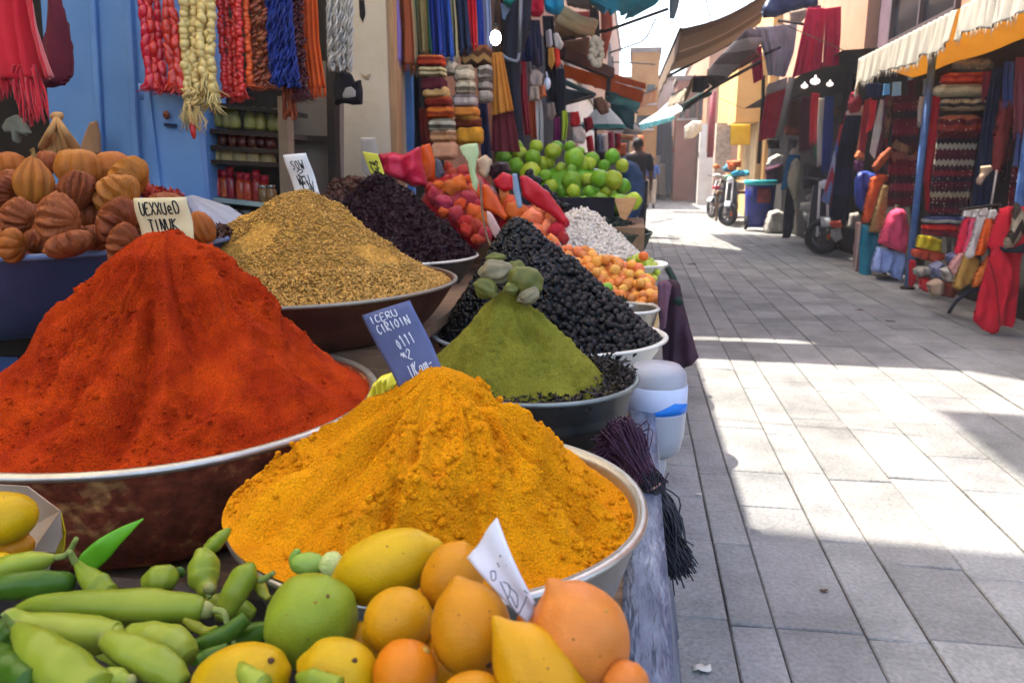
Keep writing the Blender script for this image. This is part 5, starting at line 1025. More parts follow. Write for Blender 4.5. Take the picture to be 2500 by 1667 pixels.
# shelves with jars
sh = thing('shop_shelves', 'dark open shelves of jars and packets behind the cabinet', 'shelves', at(585, 560, 3.15))
m_shelf = M('dark_shelf', '2a211b', '3a2f27', sc=6, rough=.8); m_gsh = M('glass_shelf', '8a9a96', 'a0aca6', rough=.2, spec=.5)
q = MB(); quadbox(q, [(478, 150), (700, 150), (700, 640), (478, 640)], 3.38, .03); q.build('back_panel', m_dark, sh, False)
for (yl, yr, mm, nm) in ((246, 268, m_dwood, 'shelf'), (312, 326, m_shelf, 'shelf'), (352, 366, m_shelf, 'shelf'), (388, 398, m_shelf, 'shelf'), (478, 500, m_gsh, 'glass_shelf'), (562, 580, m_shelf, 'shelf')):
    a, b_ = at(480, yl, 3.0), at(690, yr, 3.0); V = []
    for p in (a, b_):
        for dy in (0, .24):
            for dz in (0, -.018): V.append(p + np.array([0, dy, dz]))
    q = MB(); q.add(V, [(0, 1, 3, 2), (4, 6, 7, 5), (0, 4, 5, 1), (2, 3, 7, 6), (0, 2, 6, 4), (1, 5, 7, 3)]); q.build(nm, mm, sh, False)
q = MB(); quadbox(q, [(677, 235), (698, 235), (712, 620), (688, 620)], 2.97, .06); q.build('post', M('tan_post', '6e5c4a', '806d58', sc=6, rough=.85), sh, False)
def jar(label, x, y0, y1, w_, mb, ml, Y, lid=.2, cat='jar', group=None, bag=False, sd=0):
    a, b_ = at(x, y1, Y), at(x, y0, Y); H = b_[2] - a[2]; R = sz(w_, a) / 2; t = thing('jar' if not bag else 'packet', label, cat, a, group); hb = H * (1 - lid); q = MB()
    if bag: q.lathe([(.001, 0), (R * .8, .0), (R, hb * .2), (R * .95, hb * .6), (R * .6, hb), (.001, hb)], a, 14, 1, .7, .08, sd)
    else: q.lathe([(.001, 0), (R * .9, .001), (R, hb * .08), (R, hb * .8), (R * .72, hb), (.001, hb)], a, 16)
    q.build('body', mb, t); q = MB()
    if bag: q.lathe([(R * .5, hb), (R * .75, hb + H * lid * .6), (R * .9, H), (.001, H)], a, 12, 1, .4, .1, sd)
    else: q.lathe([(R * .78, hb), (R * .8, H * .99), (R * .6, H), (.001, H)], a, 16)
    q.build('lid' if not bag else 'neck', ml, t); return t
g1, g2 = M('green_pickle', '84843a', 'a0a060', '686c30', sc=40, rough=.25, spec=.5, rnd=.2), M('lime_lid', '7a9a2a', '8aa83a', sc=20, rough=.4)
k1, k2 = M('dark_jar', '401c14', '6e3022', '8a6a4a', sc=45, rough=.2, spec=.5, rnd=.3), M('black_lid', '141014', rough=.3)
c1 = M('cream_packet', 'b8a06c', 'cbb784', sc=20, rough=.5, rnd=.15, bump=.2); r1, r2 = M('red_jar', '8a1c16', 'aa2c20', '9a7a66', sc=40, rough=.25, spec=.5, rnd=.3), M('red_lid', '9a1420', 'b02030', sc=20, rough=.35)
b1, b2 = M('brown_jar', '6a442a', '8a5c36', '5a5a50', sc=40, rough=.25, spec=.5, rnd=.3), M('tin_lid', '8a8a84', rough=.35, metal=.6)
for i, x in enumerate((508, 533, 558, 575, 613, 638, 668)): jar('bag of green pickles with %s on the top shelf' % ('a bright lime tie' if i in (3, 4, 5) else 'a dull green tie'), x, 250 + i * 2.6, 308 + i * 2.2, 32, g1, g2 if i in (3, 4, 5) else g1, 3.06, .24, 'packet', 'pickle bags on the top shelf', True, i)
for i, x in enumerate((496, 520, 545, 570, 594, 618, 640, 662)): jar('small dark jar on the second shelf', x, 317 + i * 1.6, 352 + i * 1.8, 25, k1, k2, 3.06, .2, 'jar', 'dark jars on the second shelf')
for i, x in enumerate((500, 527, 556, 588, 620, 655)): jar('limp cream packet on the third shelf', x, 353 + i * 2, 392 + i * 2, 40, c1, c1, 3.06, .2, 'packet', 'cream packets on the third shelf', True, i)
for i, x in enumerate((515, 532, 551, 566, 590, 607, 630, 650)): jar('red jar on the fourth shelf over the glass ledge' if i % 3 else 'tall red jar with a pale label on the fourth shelf', x, (410 if i % 3 else 400) + i * 2.5, 476 + i * 2.8, 24, r1, r2, 3.06, .28, 'jar', 'red jars on the fourth shelf')
for i, x in enumerate((645, 665)): jar('clear jar with a metal lid at the end of the fourth shelf', x, 452, 494, 24, b1, b2, 3.03, .2, 'jar', 'clear jars on the fourth shelf')
for i, x in enumerate((500, 525, 550, 575, 605, 635, 662)): jar('brown jar on the bottom shelf behind the white sheet', x, 505 + i * 2, 560 + i * 2, 29, b1, b2, 3.06, .2, 'jar', 'brown jars on the bottom shelf')
# pale panels, dark post and crossbar right of the shelves
pn = thing('shop_partition', 'greyish plaster partition with dark timber posts beside the shelves', 'partition', at(750, 500, 3.5))
q = MB(); quadbox(q, [(690, 150), (830, 150), (830, 620), (700, 620)], 3.5, .05); q.build('panel', M('grey_plaster', '6a6056', '7a7066', sc=3, rough=.9, bump=.2), pn, False)
q = MB(); quadbox(q, [(790, -60), (806, -60), (826, 620), (806, 620)], 3.42, .06); q.build('post', m_dwood, pn, False)
q = MB(); quadbox(q, [(695, 328), (800, 333), (800, 350), (695, 344)], 3.45, .04); q.build('crossbar', m_dwood, pn, False)
# white pillar
m_pil = M('stained_plaster', 'b3a692', 'a3937c', '8e7a60', sc=2.2, rough=.85, bump=.3, bsc=18, c2p=(.35, .72))
pl = thing('white_pillar', 'stained white plaster pillar between the shelves and the blue door', 'pillar', at(885, 500, 3.9))
q = MB(); a, b_ = at(806, 300, 3.9), at(950, 300, 3.9); q.box(((a[0] + b_[0]) / 2, 4.05, 1.7), (b_[0] - a[0], .3, 3.4)); q.build('shaft', m_pil, pl, False)
q = MB(); q.box((b_[0] + .015, 3.98, 1.7), (.03, .12, 3.4)); q.build('timber_edge', M('tan_timber', '8a6a4a', 'a07c58', sc=6, st=(8, 8, 1), rough=.8), pl, False)
for (pts, nm) in (([(876, 0), (889, 0), (892, 35), (886, 56), (878, 40)], 'tar_stain'), ([(880, 178), (890, 185), (905, 180), (900, 195), (888, 192)], 'rust_stain')):
    o = puff(nm, pts, 3.897, .003, M(nm, '120e0c' if nm == 'tar_stain' else '8a745c', rough=.9), res=16, parent=pl)
dd = thing('blue_door', 'bright blue narrow door leaf right of the white pillar', 'door', at(985, 500, 4.3))
q = MB(); quadbox(q, [(958, -40), (998, -40), (1010, 480), (966, 480)], 4.3, .05); q.build('leaf', M('bright_blue_paint', '4a78b8', '5a88c4', sc=3, rough=.5), dd, False)
# white sheet behind the blue bowl
cloth('white_sheet', [(455, 480), (470, 520), (500, 590), (560, 640)], [(470, 478), (560, 505), (640, 560), (600, 660)], (2.05, 2.3), M('white_plastic_sheet', '9a9ca4', 'a8aab2', sc=5, rough=.45, tl=.2), 'white plastic sheet draped behind the blue bowl', 'sheet', folds=2, amp=.015)
# dark back wall pieces that close the gap behind the red scarf
# ------------------------------------------------------------------ garlands hanging from the cabinet top
rail = thing('hanging_rail', 'dark metal rail carrying the dried fruit garlands', 'rail', at(560, -70, 2.4)); q = MB(); q.tube([at(250, -75, 2.4), at(900, -75, 2.75)], .012, 8); q.build('bar', m_dwood, rail)
def garland(label, strs, Y, mat, bead='bead', w_=18, seed=0, tas=0, cat='garland', jit=.25, matt=None):
    """strs: list of polylines in photo points; each becomes one strand"""
    t = thing('dried_garland', label, cat, at(*strs[0][0], Y)); r = random.Random(seed)
    for si, st in enumerate(strs):
        P = spline([at(x, y, Y + .012 * ((si * 7) % 3 - 1)) for x, y in st], 60); d = np.r_[0, np.cumsum(np.linalg.norm(np.diff(P, axis=0), axis=1))]; R = sz(w_, P[0]) / 2; q = MB()
        q.tube(P, .0018, 5); pos = 0
        while pos < d[-1]:
            k = R * (1 + r.uniform(-jit, jit)); el = {'bead': 1.0, 'pepper': 1.9, 'curl': 1.25}[bead]; p = np.array([np.interp(pos + k * el * .6, d, P[:, c]) for c in range(3)])
            off = np.array([r.uniform(-.3, .3), r.uniform(-.5, .2), 0]) * R * (1.0 if bead != 'pepper' else .4)
            if bead == 'curl':
                a0 = r.random() * 6.3; q.tube([p + off + k * np.array([math.cos(a0 + v) * .8, math.sin(a0 + v) * .7, (v - 1.6) * .45]) for v in np.linspace(0, 4.2, 8)], k * .42, 6)
            else: q.ball(p + off, (k * .92, k * .85, k * el), 10, 8, (r.uniform(-.35, .35), r.uniform(-.35, .35), r.random() * 6), .28, r.randint(0, 99))
            pos += k * el * (1.05 if bead != 'curl' else .8)
        if tas:
            for _ in range(16):
                e = P[-1]; q.tube([e + np.array([r.gauss(0, .006), r.gauss(0, .006), .01]), e + np.array([r.gauss(0, .012), r.gauss(0, .012), -tas * .5]), e + np.array([r.gauss(0, .022), r.gauss(0, .015), -tas * r.uniform(.7, 1.1)])], [R * .14, R * .22, R * .08], 5)
        q.build('strand', mat, t)
    return t
def rows(n, x0, x1, xb0, xb1, yb, sd=0, ytop=-75, wob=3):
    r = random.Random(sd); out = []
    for k in range(n):
        u = (k + .5) / n; a = x0 + (x1 - x0) * u; b_ = xb0 + (xb1 - xb0) * u; y = yb + r.uniform(-8, 6); out.append([(a - (b_ - a) * .35, ytop), (a + r.uniform(-wob, wob), 0), ((a + b_) / 2 + r.uniform(-wob, wob), y * .5), (b_, y)])
    return out
m_gr = M('dried_red_pepper', '9c0f12', 'b81c1c', '7c0a10', sc=30, rough=.3, spec=.5, rnd=.1, bump=.3, bsc=90); m_gc = M('cream_dried_fruit', 'b8a05c', 'cdb878', '9c7c3c', sc=25, rough=.45, spec=.4, rnd=.1); m_gb = M('brown_dried_fig', '6a2e14', '8a4420', '4e1e0e', sc=25, rough=.4, rnd=.15); m_gbl = M('blue_yarn', '0a1c54', '122a74', '081440', sc=40, rough=.7); m_gm = M('maroon_chain', '2e0a10', '4a1018', sc=40, rough=.5); m_go = M('orange_chain', 'b03a10', 'c4521c', sc=30, rough=.4)
garland('garland bundle of glossy red dried peppers nearest the blue cabinet', rows(5, 332, 430, 356, 448, 208, 1), 2.42, m_gr, 'pepper', 22, 1, .03)
garland('cream garland bundle of rounded dried fruit with a straw tassel end', rows(4, 436, 526, 450, 530, 222, 2) + rows(4, 442, 520, 455, 525, 190, 3, wob=8), 2.44, m_gc, 'bead', 24, 2, .07)
t_ = garland('straw tassel hanging below the cream garland', [[(452, 215), (454, 240), (458, 262)], [(470, 218), (474, 240), (478, 268)]], 2.38, M('straw', 'a88a50', 'bca468', sc=40, rough=.7), 'curl', 14, 3, .075, 'tassel')
garland('bright red beaded garland bundle right of the cream one', rows(4, 532, 590, 542, 598, 224, 4), 2.5, m_gr, 'bead', 18, 4, .03)
garland('narrow orange-red chain beside the bright red garland', rows(1, 590, 606, 606, 612, 200, 5), 2.52, m_go, 'bead', 18, 5, .02)
garland('brown garland of curled dried figs in the middle of the rail', rows(3, 608, 648, 618, 662, 200, 6), 2.54, m_gb, 'curl', 20, 6, .03)
garland('maroon dark chain garland behind the orange cloth', rows(3, 708, 736, 722, 752, 232, 7), 2.6, m_gm, 'curl', 18, 7, .03)
def yarn(label, x0, x1, b0, b1, yb, Y, mat, n=40, sd=0, name='yarn_hank', ytop=-75, rr=.0045, kink=.008):
    t = thing(name, label, 'yarn', at((x0 + x1) / 2, yb, Y)); r = random.Random(sd); q = MB()
    for k in range(n):
        u = r.random(); a, b_ = x0 + (x1 - x0) * u, b0 + (b1 - b0) * u; y = yb + r.uniform(-10, 10); P = spline([at(a, ytop, Y), at(a * .6 + b_ * .4, y * .4, Y + r.gauss(0, .012)), at(b_, y, Y + r.gauss(0, .015))], 40)
        ph = r.random() * 6; P[:, 0] += kink * np.sin(np.arange(40) * .9 + ph) * .6; P[:, 1] += kink * np.cos(np.arange(40) * .9 + ph); q.tube(P, rr, 5)
    q.build('threads', mat, t); return t
yarn('deep blue twisted yarn hank on the garland rail', 650, 704, 664, 730, 208, 2.56, m_gbl, 44, 1)
yarn('white wool yarn hank hanging against the white pillar', 800, 860, 804, 858, 166, 3.2, M('white_wool', '9a948c', 'aca69c', sc=40, rough=.95), 52, 2)
yarn('short reddish brown tassel hanging under the blue yarn', 694, 716, 692, 722, 285, 2.62, M('russet_yarn', '6a2c18', '86401f', sc=40, rough=.8), 26, 3, 'tassel', 205, .004, .004)
cloth('orange_scarf', [(730, -75), (740, 100), (757, 218)], [(770, -75), (778, 100), (794, 214)], 2.66, M('orange_scarf', 'b8430f', 'c8521a', sc=12, rough=.85, tl=.15), 'plain orange scarf at the right end of the garland rail', 'scarf', folds=2, amp=.012, fringe=14, flen=.03)
q = MB(); q.tube(spline([at(464, 275, 2.38), at(470, 310, 2.37), at(474, 340, 2.37)], 8), [.003, .008, .007, .009, .01, .009, .007, .003], 8); tag(q.build('red_tassel', MATS['dried_red_pepper']), 'slim red tassel dangling over the blue door', 'tassel')
# red scarf at the far left
m_rsc = M('red_scarf', 'a8061c', 'bc0a26', '8c0418', sc=6, rough=.8, tl=.12, sheen=.3)
o = cloth('red_scarf', [(-70, -80), (-60, 80), (-40, 195)], [(70, -80), (96, 60), (140, 190)], 1.95, m_rsc, 'red scarf with a long fringe hanging at the left edge', 'scarf', folds=2.2, amp=.03, thick=.004)
q = MB(); r_ = random.Random(5)
for k in range(90):
    x = r_.uniform(30, 100); e = at(x + r_.uniform(-5, 22) * (1 if x > 50 else .2), r_.uniform(250, 312) if x > 45 else r_.uniform(190, 250), 1.95 + r_.gauss(0, .01)); s0 = at(x * .8 + 5, 165 + r_.uniform(-8, 8), 1.95 + r_.gauss(0, .008)); q.tube(spline([s0, (s0 + e) / 2 + np.array([r_.gauss(0, .006), 0, 0]), e], 8), [.003, .004, .004, .0035, .003, .003, .002, .001], 5)
for k in range(40):
    x = r_.uniform(-50, 25); e = at(x + r_.uniform(-4, 6), r_.uniform(200, 255), 1.95 + r_.gauss(0, .01)); s0 = at(x, 180 + r_.uniform(-6, 6), 1.95); q.tube([s0, (s0 + e) / 2, e], [.003, .004, .001], 5)
q.build('fringe', m_rsc, o)
puff('maroon_sheet', [(120, -60), (145, 0), (165, 70), (176, 150), (174, 185), (158, 206), (130, 215), (104, 214), (112, 100)], 2.3, .025, M('maroon_sheet', '4a0a1c', '5c1428', sc=6, rough=.85), 'dull maroon sheet behind the red scarf on the cabinet', 'scarf', fold=.01, ff=10)  # darker maroon sheet set behind the red scarf
q = MB(); quadbox(q, [(-120, -60), (112, -60), (150, 520), (-120, 520)], 2.95, .03); tag(q.build('dark_board', m_dark, None, False), 'dark board painted as the shaded void behind the red scarf', 'board')  # dark board painted in place of the shaded void
puff('rag', [(8, 310), (20, 290), (40, 280), (58, 300), (72, 325), (62, 332), (48, 325), (44, 350), (34, 346), (30, 325), (14, 325)], 2.0, .018, M('grey_green_rag', '5a5c50', '6c6e60', sc=14, rough=.9), 'grey-green rag hanging under the red scarf fringe', 'rag')
sb = thing('tied_bunch', 'bunch of tan dried stems tied at the top behind the gourds', 'dried stems', at(140, 380, 1.95))
for i, (x, y) in enumerate(((112, 370), (124, 378), (138, 382), (150, 384), (168, 375), (186, 362), (104, 360))):
    q = MB(); P = spline([at(138, 288, 1.95), at(138 + (x - 138) * .4, 318, 1.93 - .01 * i), at(x, y, 1.92)], 14); q.tube(P, np.linspace(.006, .012, 14), 8); q.build('stem', M('tan_stem', '8a6438', 'a57c4a', '745028', sc=20, rough=.7), sb)
q = MB(); q.ball(at(139, 284, 1.95), (.02, .015, .012), 12, 8, lump=.3); q.build('knot', MATS['tan_stem'], sb)
puff('basket_shape', [(195, 370), (205, 335), (220, 300), (236, 295), (244, 330), (246, 376), (220, 380)], 2.55, .01, M('tan_stain', '7a5a40', '8c6a4c', sc=8, rough=.9), 'tan leather scrap hung low on the blue cabinet', 'leather') 
# black rag with a pale hole on the pillar
o = puff('black_rag', [(820, 175), (842, 170), (858, 182), (866, 200), (880, 195), (885, 225), (884, 255), (862, 257), (840, 252), (820, 258), (812, 215)], 3.3, .03, M('black_rag', '0c0a0c', '18141a', sc=14, rough=.85), 'ragged black cloth nailed on the white pillar', 'rag')
o2 = puff('pale_patch', [(836, 232), (844, 215), (858, 212), (868, 222), (868, 236), (850, 240), (838, 240)], 3.262, .006, M('pale_patch', '8e8880', rough=.9), res=14, parent=o)
# ------------------------------------------------------------------ scarves and textiles right of the pillar
SCARF = [('lavender', '6a5a94', 958, 974, 960, 976, 152, 4.0), ('russet', '7a3a1c', 976, 1003, 978, 1008, 160, 4.05), ('beige speckled', '8a7a58', 1000, 1012, 1005, 1016, 174, 4.15), ('green and sand', '3f6a50', 1010, 1046, 1018, 1056, 132, 4.2), ('royal blue', '0e2a78', 1046, 1074, 1052, 1082, 134, 4.3), ('deep sea blue', '123a86', 1074, 1098, 1084, 1108, 142, 4.35), ('pale sand', '8c8464', 1100, 1112, 1106, 1118, 150, 4.45), ('dark navy', '10203c', 1112, 1140, 1120, 1150, 122, 4.5), ('bright red', 'b40c20', 1138, 1164, 1148, 1166, 108, 4.55), ('cobalt blue', '1c3c94', 1166, 1180, 1170, 1184, 118, 4.65), ('pale blue-grey', '7a86a4', 1182, 1200, 1186, 1200, 112, 4.7)]
for i, (nm, cc, a0, a1, b0, b1, yb, Y) in enumerate(SCARF):
    mm = BANDS('scarf_' + str(i), ['3a6e56', '8a7a50', 'a08a58', '2f6048'], 'X', 0, 1, tl=.1) if i == 3 else M('scarf_cloth_' + nm.replace(' ', '_'), cc, cc, sc=10, rough=.85, tl=.1, bump=.2, bsc=60)
    cloth('hanging_scarf', [(a0 - 6, -60), ((a0 + b0) / 2, yb * .5), (b0, yb)], [(a1 - 6, -60), ((a1 + b1) / 2, yb * .5), (b1, yb - 4)], Y, mm, nm + ' scarf hanging in the row right of the white pillar', 'scarf', 'scarves on the long rail', folds=1.6, amp=.025, nu=22, seed=i, fringe=8, flen=.04)
q = MB(); q.tube([at(950, -62, 4.0), at(1215, -62, 4.75)], .012, 8); tag(q.build('scarf_rail', m_dwood), 'thin dark rail carrying the row of scarves', 'rail')
def stack(label, items, Y, cat='textiles', mats=None, group=None, name='folded_textile'):
    """folded cloths hung one above another; each (x0, x1, y0, y1, material, what)"""
    for (x0, x1, y0, y1, mm, lb) in items:
        h = y1 - y0; pl_ = [(x0, y0 + h * .25), (x0 + (x1 - x0) * .15, y0), (x1 - (x1 - x0) * .15, y0 - h * .05), (x1, y0 + h * .2), (x1 + 1, y0 + h * .75), (x1 - 4, y1), (x0 + 4, y1 + h * .05), (x0 - 1, y0 + h * .8)]
        puff(name, pl_, Y, .06, mm, lb, cat, group, res=18, fold=.008, ff=4, seed=int(x0 + y0) % 50)
T = lambda c, c2=None: M('cloth_' + c, c, c2 or c, sc=14, rough=.9, bump=.35, bsc=50, tl=.0)
stack('', [(1022, 1086, 136, 165, BANDS('tx1', ['8c2414', 'a83a1c', '7a1c10', 'b05a2a'], 'Z'), 'red-orange folded cloth topmost in the tall textile column'), (1026, 1088, 163, 190, BANDS('tx2', ['8a7a50', 'c0b48a', '6a5a3a', 'b8a878', '4a4030'], 'Z'), 'cream striped folded cloth second in the tall textile column'), (1030, 1090, 190, 228, BANDS('tx3', ['3a0e1c', '541824', '46101e'], 'Z'), 'plain maroon folded cloth in the tall textile column'), (1036, 1096, 212, 240, T('9a7a4a', 'ac8c58'), 'tan rounded fold under the maroon cloth'), (1040, 1102, 236, 264, BANDS('tx4', ['5c1410', '7a2418', '8a3a1c'], 'Z'), 'dark red folded cloth in the middle of the tall column'), (1044, 1106, 258, 290, BANDS('tx5', ['b04a14', '7a2a10', 'c26a24', '8a3414'], 'Z', .08, 2), 'bright orange crumpled cloth in the tall column'), (1050, 1110, 290, 322, BANDS('tx6', ['a8a08a', '4a463c', 'b8b09a', '6a6454'], 'Z'), 'white and grey striped cloth in the tall column'), (1052, 1112, 316, 348, BANDS('tx7', ['a87850', 'b88a62', '8a6040', 'c0a080'], 'Z'), 'peach striped cloth low in the tall column'), (1056, 1116, 346, 390, T('a87656', 'b88868'), 'peach rounded bag at the bottom of the tall column')], 4.15)
stack('', [(1088, 1118, 140, 185, BANDS('tx8', ['8c8070', 'a89c8a', '6a6054'], 'Z', .1, 3), 'pale cloth bundle topmost in the second textile column'), (1110, 1158, 160, 200, BANDS('tx9', ['9a8c78', 'b0a490', '7c7060'], 'Z', .1, 3), 'beige patterned cloth in the second textile column'), (1114, 1160, 196, 232, BANDS('tx10', ['a89a84', '5a5040', 'b8ac96', '8a7c68'], 'Z', .05, 4), 'beige and dark striped cloth in the second column'), (1108, 1164, 230, 262, BANDS('tx11', ['9a8c88', 'b0a49c', '6c6060'], 'Z'), 'pinkish grey folded cloth in the second column'), (1108, 1170, 262, 286, T('a05c1c', 'b26c24'), 'ochre folded cloth in the second column'), (1112, 1174, 282, 318, BANDS('tx12', ['4c1c12', '6a2c18', '8a5a20'], 'Z', .15, 1.5), 'brown and gold cloth low in the second column'), (1114, 1180, 308, 352, T('b07412', 'c08620'), 'mustard gold cloth at the bottom of the second column')], 4.4)
stack('', [(1126, 1200, 112, 165, BANDS('tx13', ['2e1a10', '8a6a40', '4a2a18', '7a4a28'], 'Z', .2, 5), 'brown leafy bundle hung under the navy scarf'), (1166, 1202, 160, 196, BANDS('tx14', ['8a8078', '5a524c', 'a49a90'], 'Z', .1, 3), 'grey striped cloth topmost in the third column'), (1168, 1202, 194, 225, BANDS('tx15', ['7c726a', '9c9288', '4c4640'], 'Z', .1, 3), 'grey beige cloth in the third column'), (1170, 1202, 222, 252, BANDS('tx16', ['8c8276', 'a89e92'], 'Z', .1, 3), 'pale grey rounded bag at the foot of the third column')], 4.6)
cloth('hanging_cloth', [(1200, 130), (1203, 200), (1203, 284)], [(1226, 128), (1240, 200), (1254, 270)], 4.7, T('9a5f20', 'ae7028'), 'amber cloth hanging beside the dark awning post', 'cloth', folds=2, amp=.02, nu=24)
cloth('hanging_cloth', [(1204, 280), (1202, 320), (1202, 370)], [(1252, 268), (1262, 320), (1270, 372)], 4.75, T('4c101a', '5e1a24'), 'dark wine cloth hanging below the amber one', 'cloth', folds=2, amp=.02, nu=24)
cloth('hanging_cloth', [(1168, 250), (1172, 320), (1178, 390)], [(1188, 250), (1194, 320), (1200, 390)], 4.85, T('1a2244', '28325a'), 'dark indigo cloth strip below the grey textiles', 'cloth', folds=1.5, amp=.02, nu=16)
cloth('hanging_cloth', [(1000, 175), (1004, 260), (1010, 380)], [(1022, 180), (1030, 260), (1038, 390)], 4.35, T('0e0e14', '16161e'), 'black cloth hanging between blue door and textile column', 'cloth', folds=1.5, amp=.02, nu=16)
cloth('hanging_cloth', [(1022, 265), (1028, 320), (1034, 360)], [(1046, 265), (1050, 320), (1056, 360)], 4.25, T('5a1416', '7a221c'), 'narrow dark red cloth beside the tall textile column', 'cloth', folds=1, amp=.015, nu=14)
# dark furled awning post
m_navyc = M('navy_canvas', '0c1220', '141c2e', sc=6, rough=.8)
fa = thing('furled_awning', 'dark navy furled awning standing between amber cloth and bright goods', 'awning', at(1260, 370, 5.2))
o = puff('canvas', [(1236, 40), (1262, 0), (1275, -40), (1300, -40), (1296, 60), (1270, 150), (1272, 250), (1282, 370), (1266, 372), (1252, 260), (1238, 180), (1226, 120)], 5.2, .07, m_navyc, res=40, fold=.02, ff=9, parent=fa)
q = MB(); q.tube([at(1272, -40, 5.1), at(1268, 130, 5.1)], .014, 8); q.tube(spline([at(1268, 130, 5.1), at(1262, 150, 5.08), at(1240, 145, 5.05), at(1226, 135, 5.05)], 10), .012, 8); q.build('crank_rod', M('grey_rod', '6a7078', rough=.4, metal=.6), fa)
# lit bulb
lb = thing('light_bulb', 'lit white bulb hanging before the blue scarves', 'light bulb', at(1210, 93, 4.2)); q = MB(); q.ball(at(1210, 93, 4.2), (.027, .027, .036), 18, 12); q.build('glass', EM('lit_bulb', 'fff6e6', 14), lb); q = MB(); q.lathe([(.012, .03), (.014, .07), (.001, .072)], at(1210, 93, 4.2), 12); q.tube([at(1210, 93, 4.2) + np.array([0, 0, .07]), at(1214, -60, 4.2)], .004, 6); q.build('holder', m_dwood, lb)
m_val = M('white_canvas', 'b8b0a0', 'c0b8a8', 'aca494', sc=4, rough=.9, tl=.3, bump=.2, bsc=30); m_ycan = M('yellow_canvas', 'd0a850', 'd6b05c', sc=4, rough=.85, tl=.5)
GAIN[0] = 1.8
# ------------------------------------------------------------------ right-hand stalls
def Yx(px, X): r = ray(px, 420); return float(X * r[1] / r[0])
q = MB(); q.box((3.22, 8.9, 1.28), (.06, 8.2, 2.56)); tag(q.build('shop_opening_wall', m_dark, None, False), 'dark board painted as the shaded inside of the rug shop behind the hanging rugs', 'wall')  # near-black board stands in for the shop's unlit depth
m_val = M('white_canvas', 'e0dace', 'e8e2d8', 'd2cabc', sc=4, rough=.9, tl=.45, bump=.2, bsc=30); m_ycan = M('yellow_canvas', 'd09a30', 'dca840', sc=4, rough=.85, tl=.65)
aw = thing('rug_stall_awning', 'awning with ragged white valance and yellow underside over the rug stall', 'awning', (2.95, 7.3, 2.4))
G = [[(2.58 + .8 * u, 3.8 + 6.5 * v, 2.50 - .27 * u + .01 * math.sin(v * 25)) for u in np.linspace(0, 1, 12)] for v in np.linspace(0, 1, 60)]
q = MB(); q.grid(np.array(G)); o = q.build('canvas', m_ycan, aw); solid(o, .004)
for k, (ya, yb) in enumerate(((7.36, 10.3), (3.8, 7.28))):
    nv, nu = 14, 90; G = np.zeros((nv, nu, 3)); rr_ = np.random.default_rng(k + 2); cut = fbm(np.c_[np.linspace(0, 14, nu), np.zeros(nu), np.zeros(nu)], 3, k) * .06
    for i in range(nv):
        v = i / (nv - 1)
        for j in range(nu):
            u = j / (nu - 1); y = ya + (yb - ya) * u; d = (.30 if k == 0 else .25) + cut[j] + (.12 if k == 0 and u > .93 else 0); G[i, j] = (2.57 - .03 * v + .022 * math.sin(y * 21 + k) * v + .012 * math.sin(y * 47), y, 2.515 - d * v)
    q = MB(); q.grid(G); o = q.build('valance', m_val, aw); solid(o, .003)
    q = MB()
    for j in range(2, nu - 1, 1): e = G[-1, j]; q.tube([e + np.array([0, 0, .004]), e + np.array([rr_.normal() * .01, rr_.normal() * .012, -.03 - .04 * rr_.random()])], [.004, .001], 4)
    q.build('fringe', m_val, o)['kind'] = 'stuff'
m_bpole = M('blue_pole_paint', '33507e', '4a6690', '5a6478', sc=8, rough=.45, spec=.4)
for (x, y, lb) in ((2.85, 8.66, 'slim blue awning pole in the middle of the rug stall'), (3.0, 6.8, 'blue-grey awning pole at the right beside the red robe')):
    pt_ = thing('awning_pole', lb, 'pole', (x, y, 0)); q = MB(); q.tube([(x, y, .02), (x, y, 2.46)], .036, 14); q.build('shaft', m_bpole, pt_); q = MB(); q.lathe([(.07, 0), (.07, .02), (.045, .03)], (x, y, 0), 16); q.build('foot', m_dwood, pt_)
# kilims
RUGC = ['4a0a14', '5c1018', '3a0810', '541420', '2a0a12', '601a22', '46101a', '300c16', '5a0c1a', '3c1018', '1a1424', '4e141e']
def rug(label, Lp, Rp, Y, cols, motif=24, zig=.02, zf=14, folds=1.5, amp=.012, thick=.02, cat='rug', name='hanging_rug', group=None, fr=0, rep=1, seed=0):
    return cloth(name, Lp, Rp, Y, BANDS('rug_' + label[:24], cols, 'Z', zig, zf, motif=motif, rep=rep), label, cat, group, folds=folds, amp=amp, thick=thick, nu=30, nv=40, fringe=fr, flen=.05, seed=seed)
YA = Yx(2210, 3.05); YB = Yx(2345, 3.05)
rug('maroon patterned kilim hanging left of the blue pole', [(2182, 232), (2178, 360), (2172, 505)], [(2244, 234), (2240, 360), (2235, 500)], YA, ['5a0c1c', '3a0a16', '7a2030', '2a0810', '6a1020', '5c0a1a', '8a5040', '4a0c18', '30101c', '681226', '560a1a', '1e0a14', '5e1424', '460c18'], 22)
q = MB(); A, B_ = at(2182, 352, YA - .06), at(2228, 372, YA - .06); q.tube([A, B_], .045, 12); tag(q.build('rolled_rug', BANDS('rollA', ['6a5038', '8a6a4a', '5a3a28'], 'X')), 'tan rolled rug across the maroon kilim', 'rug')
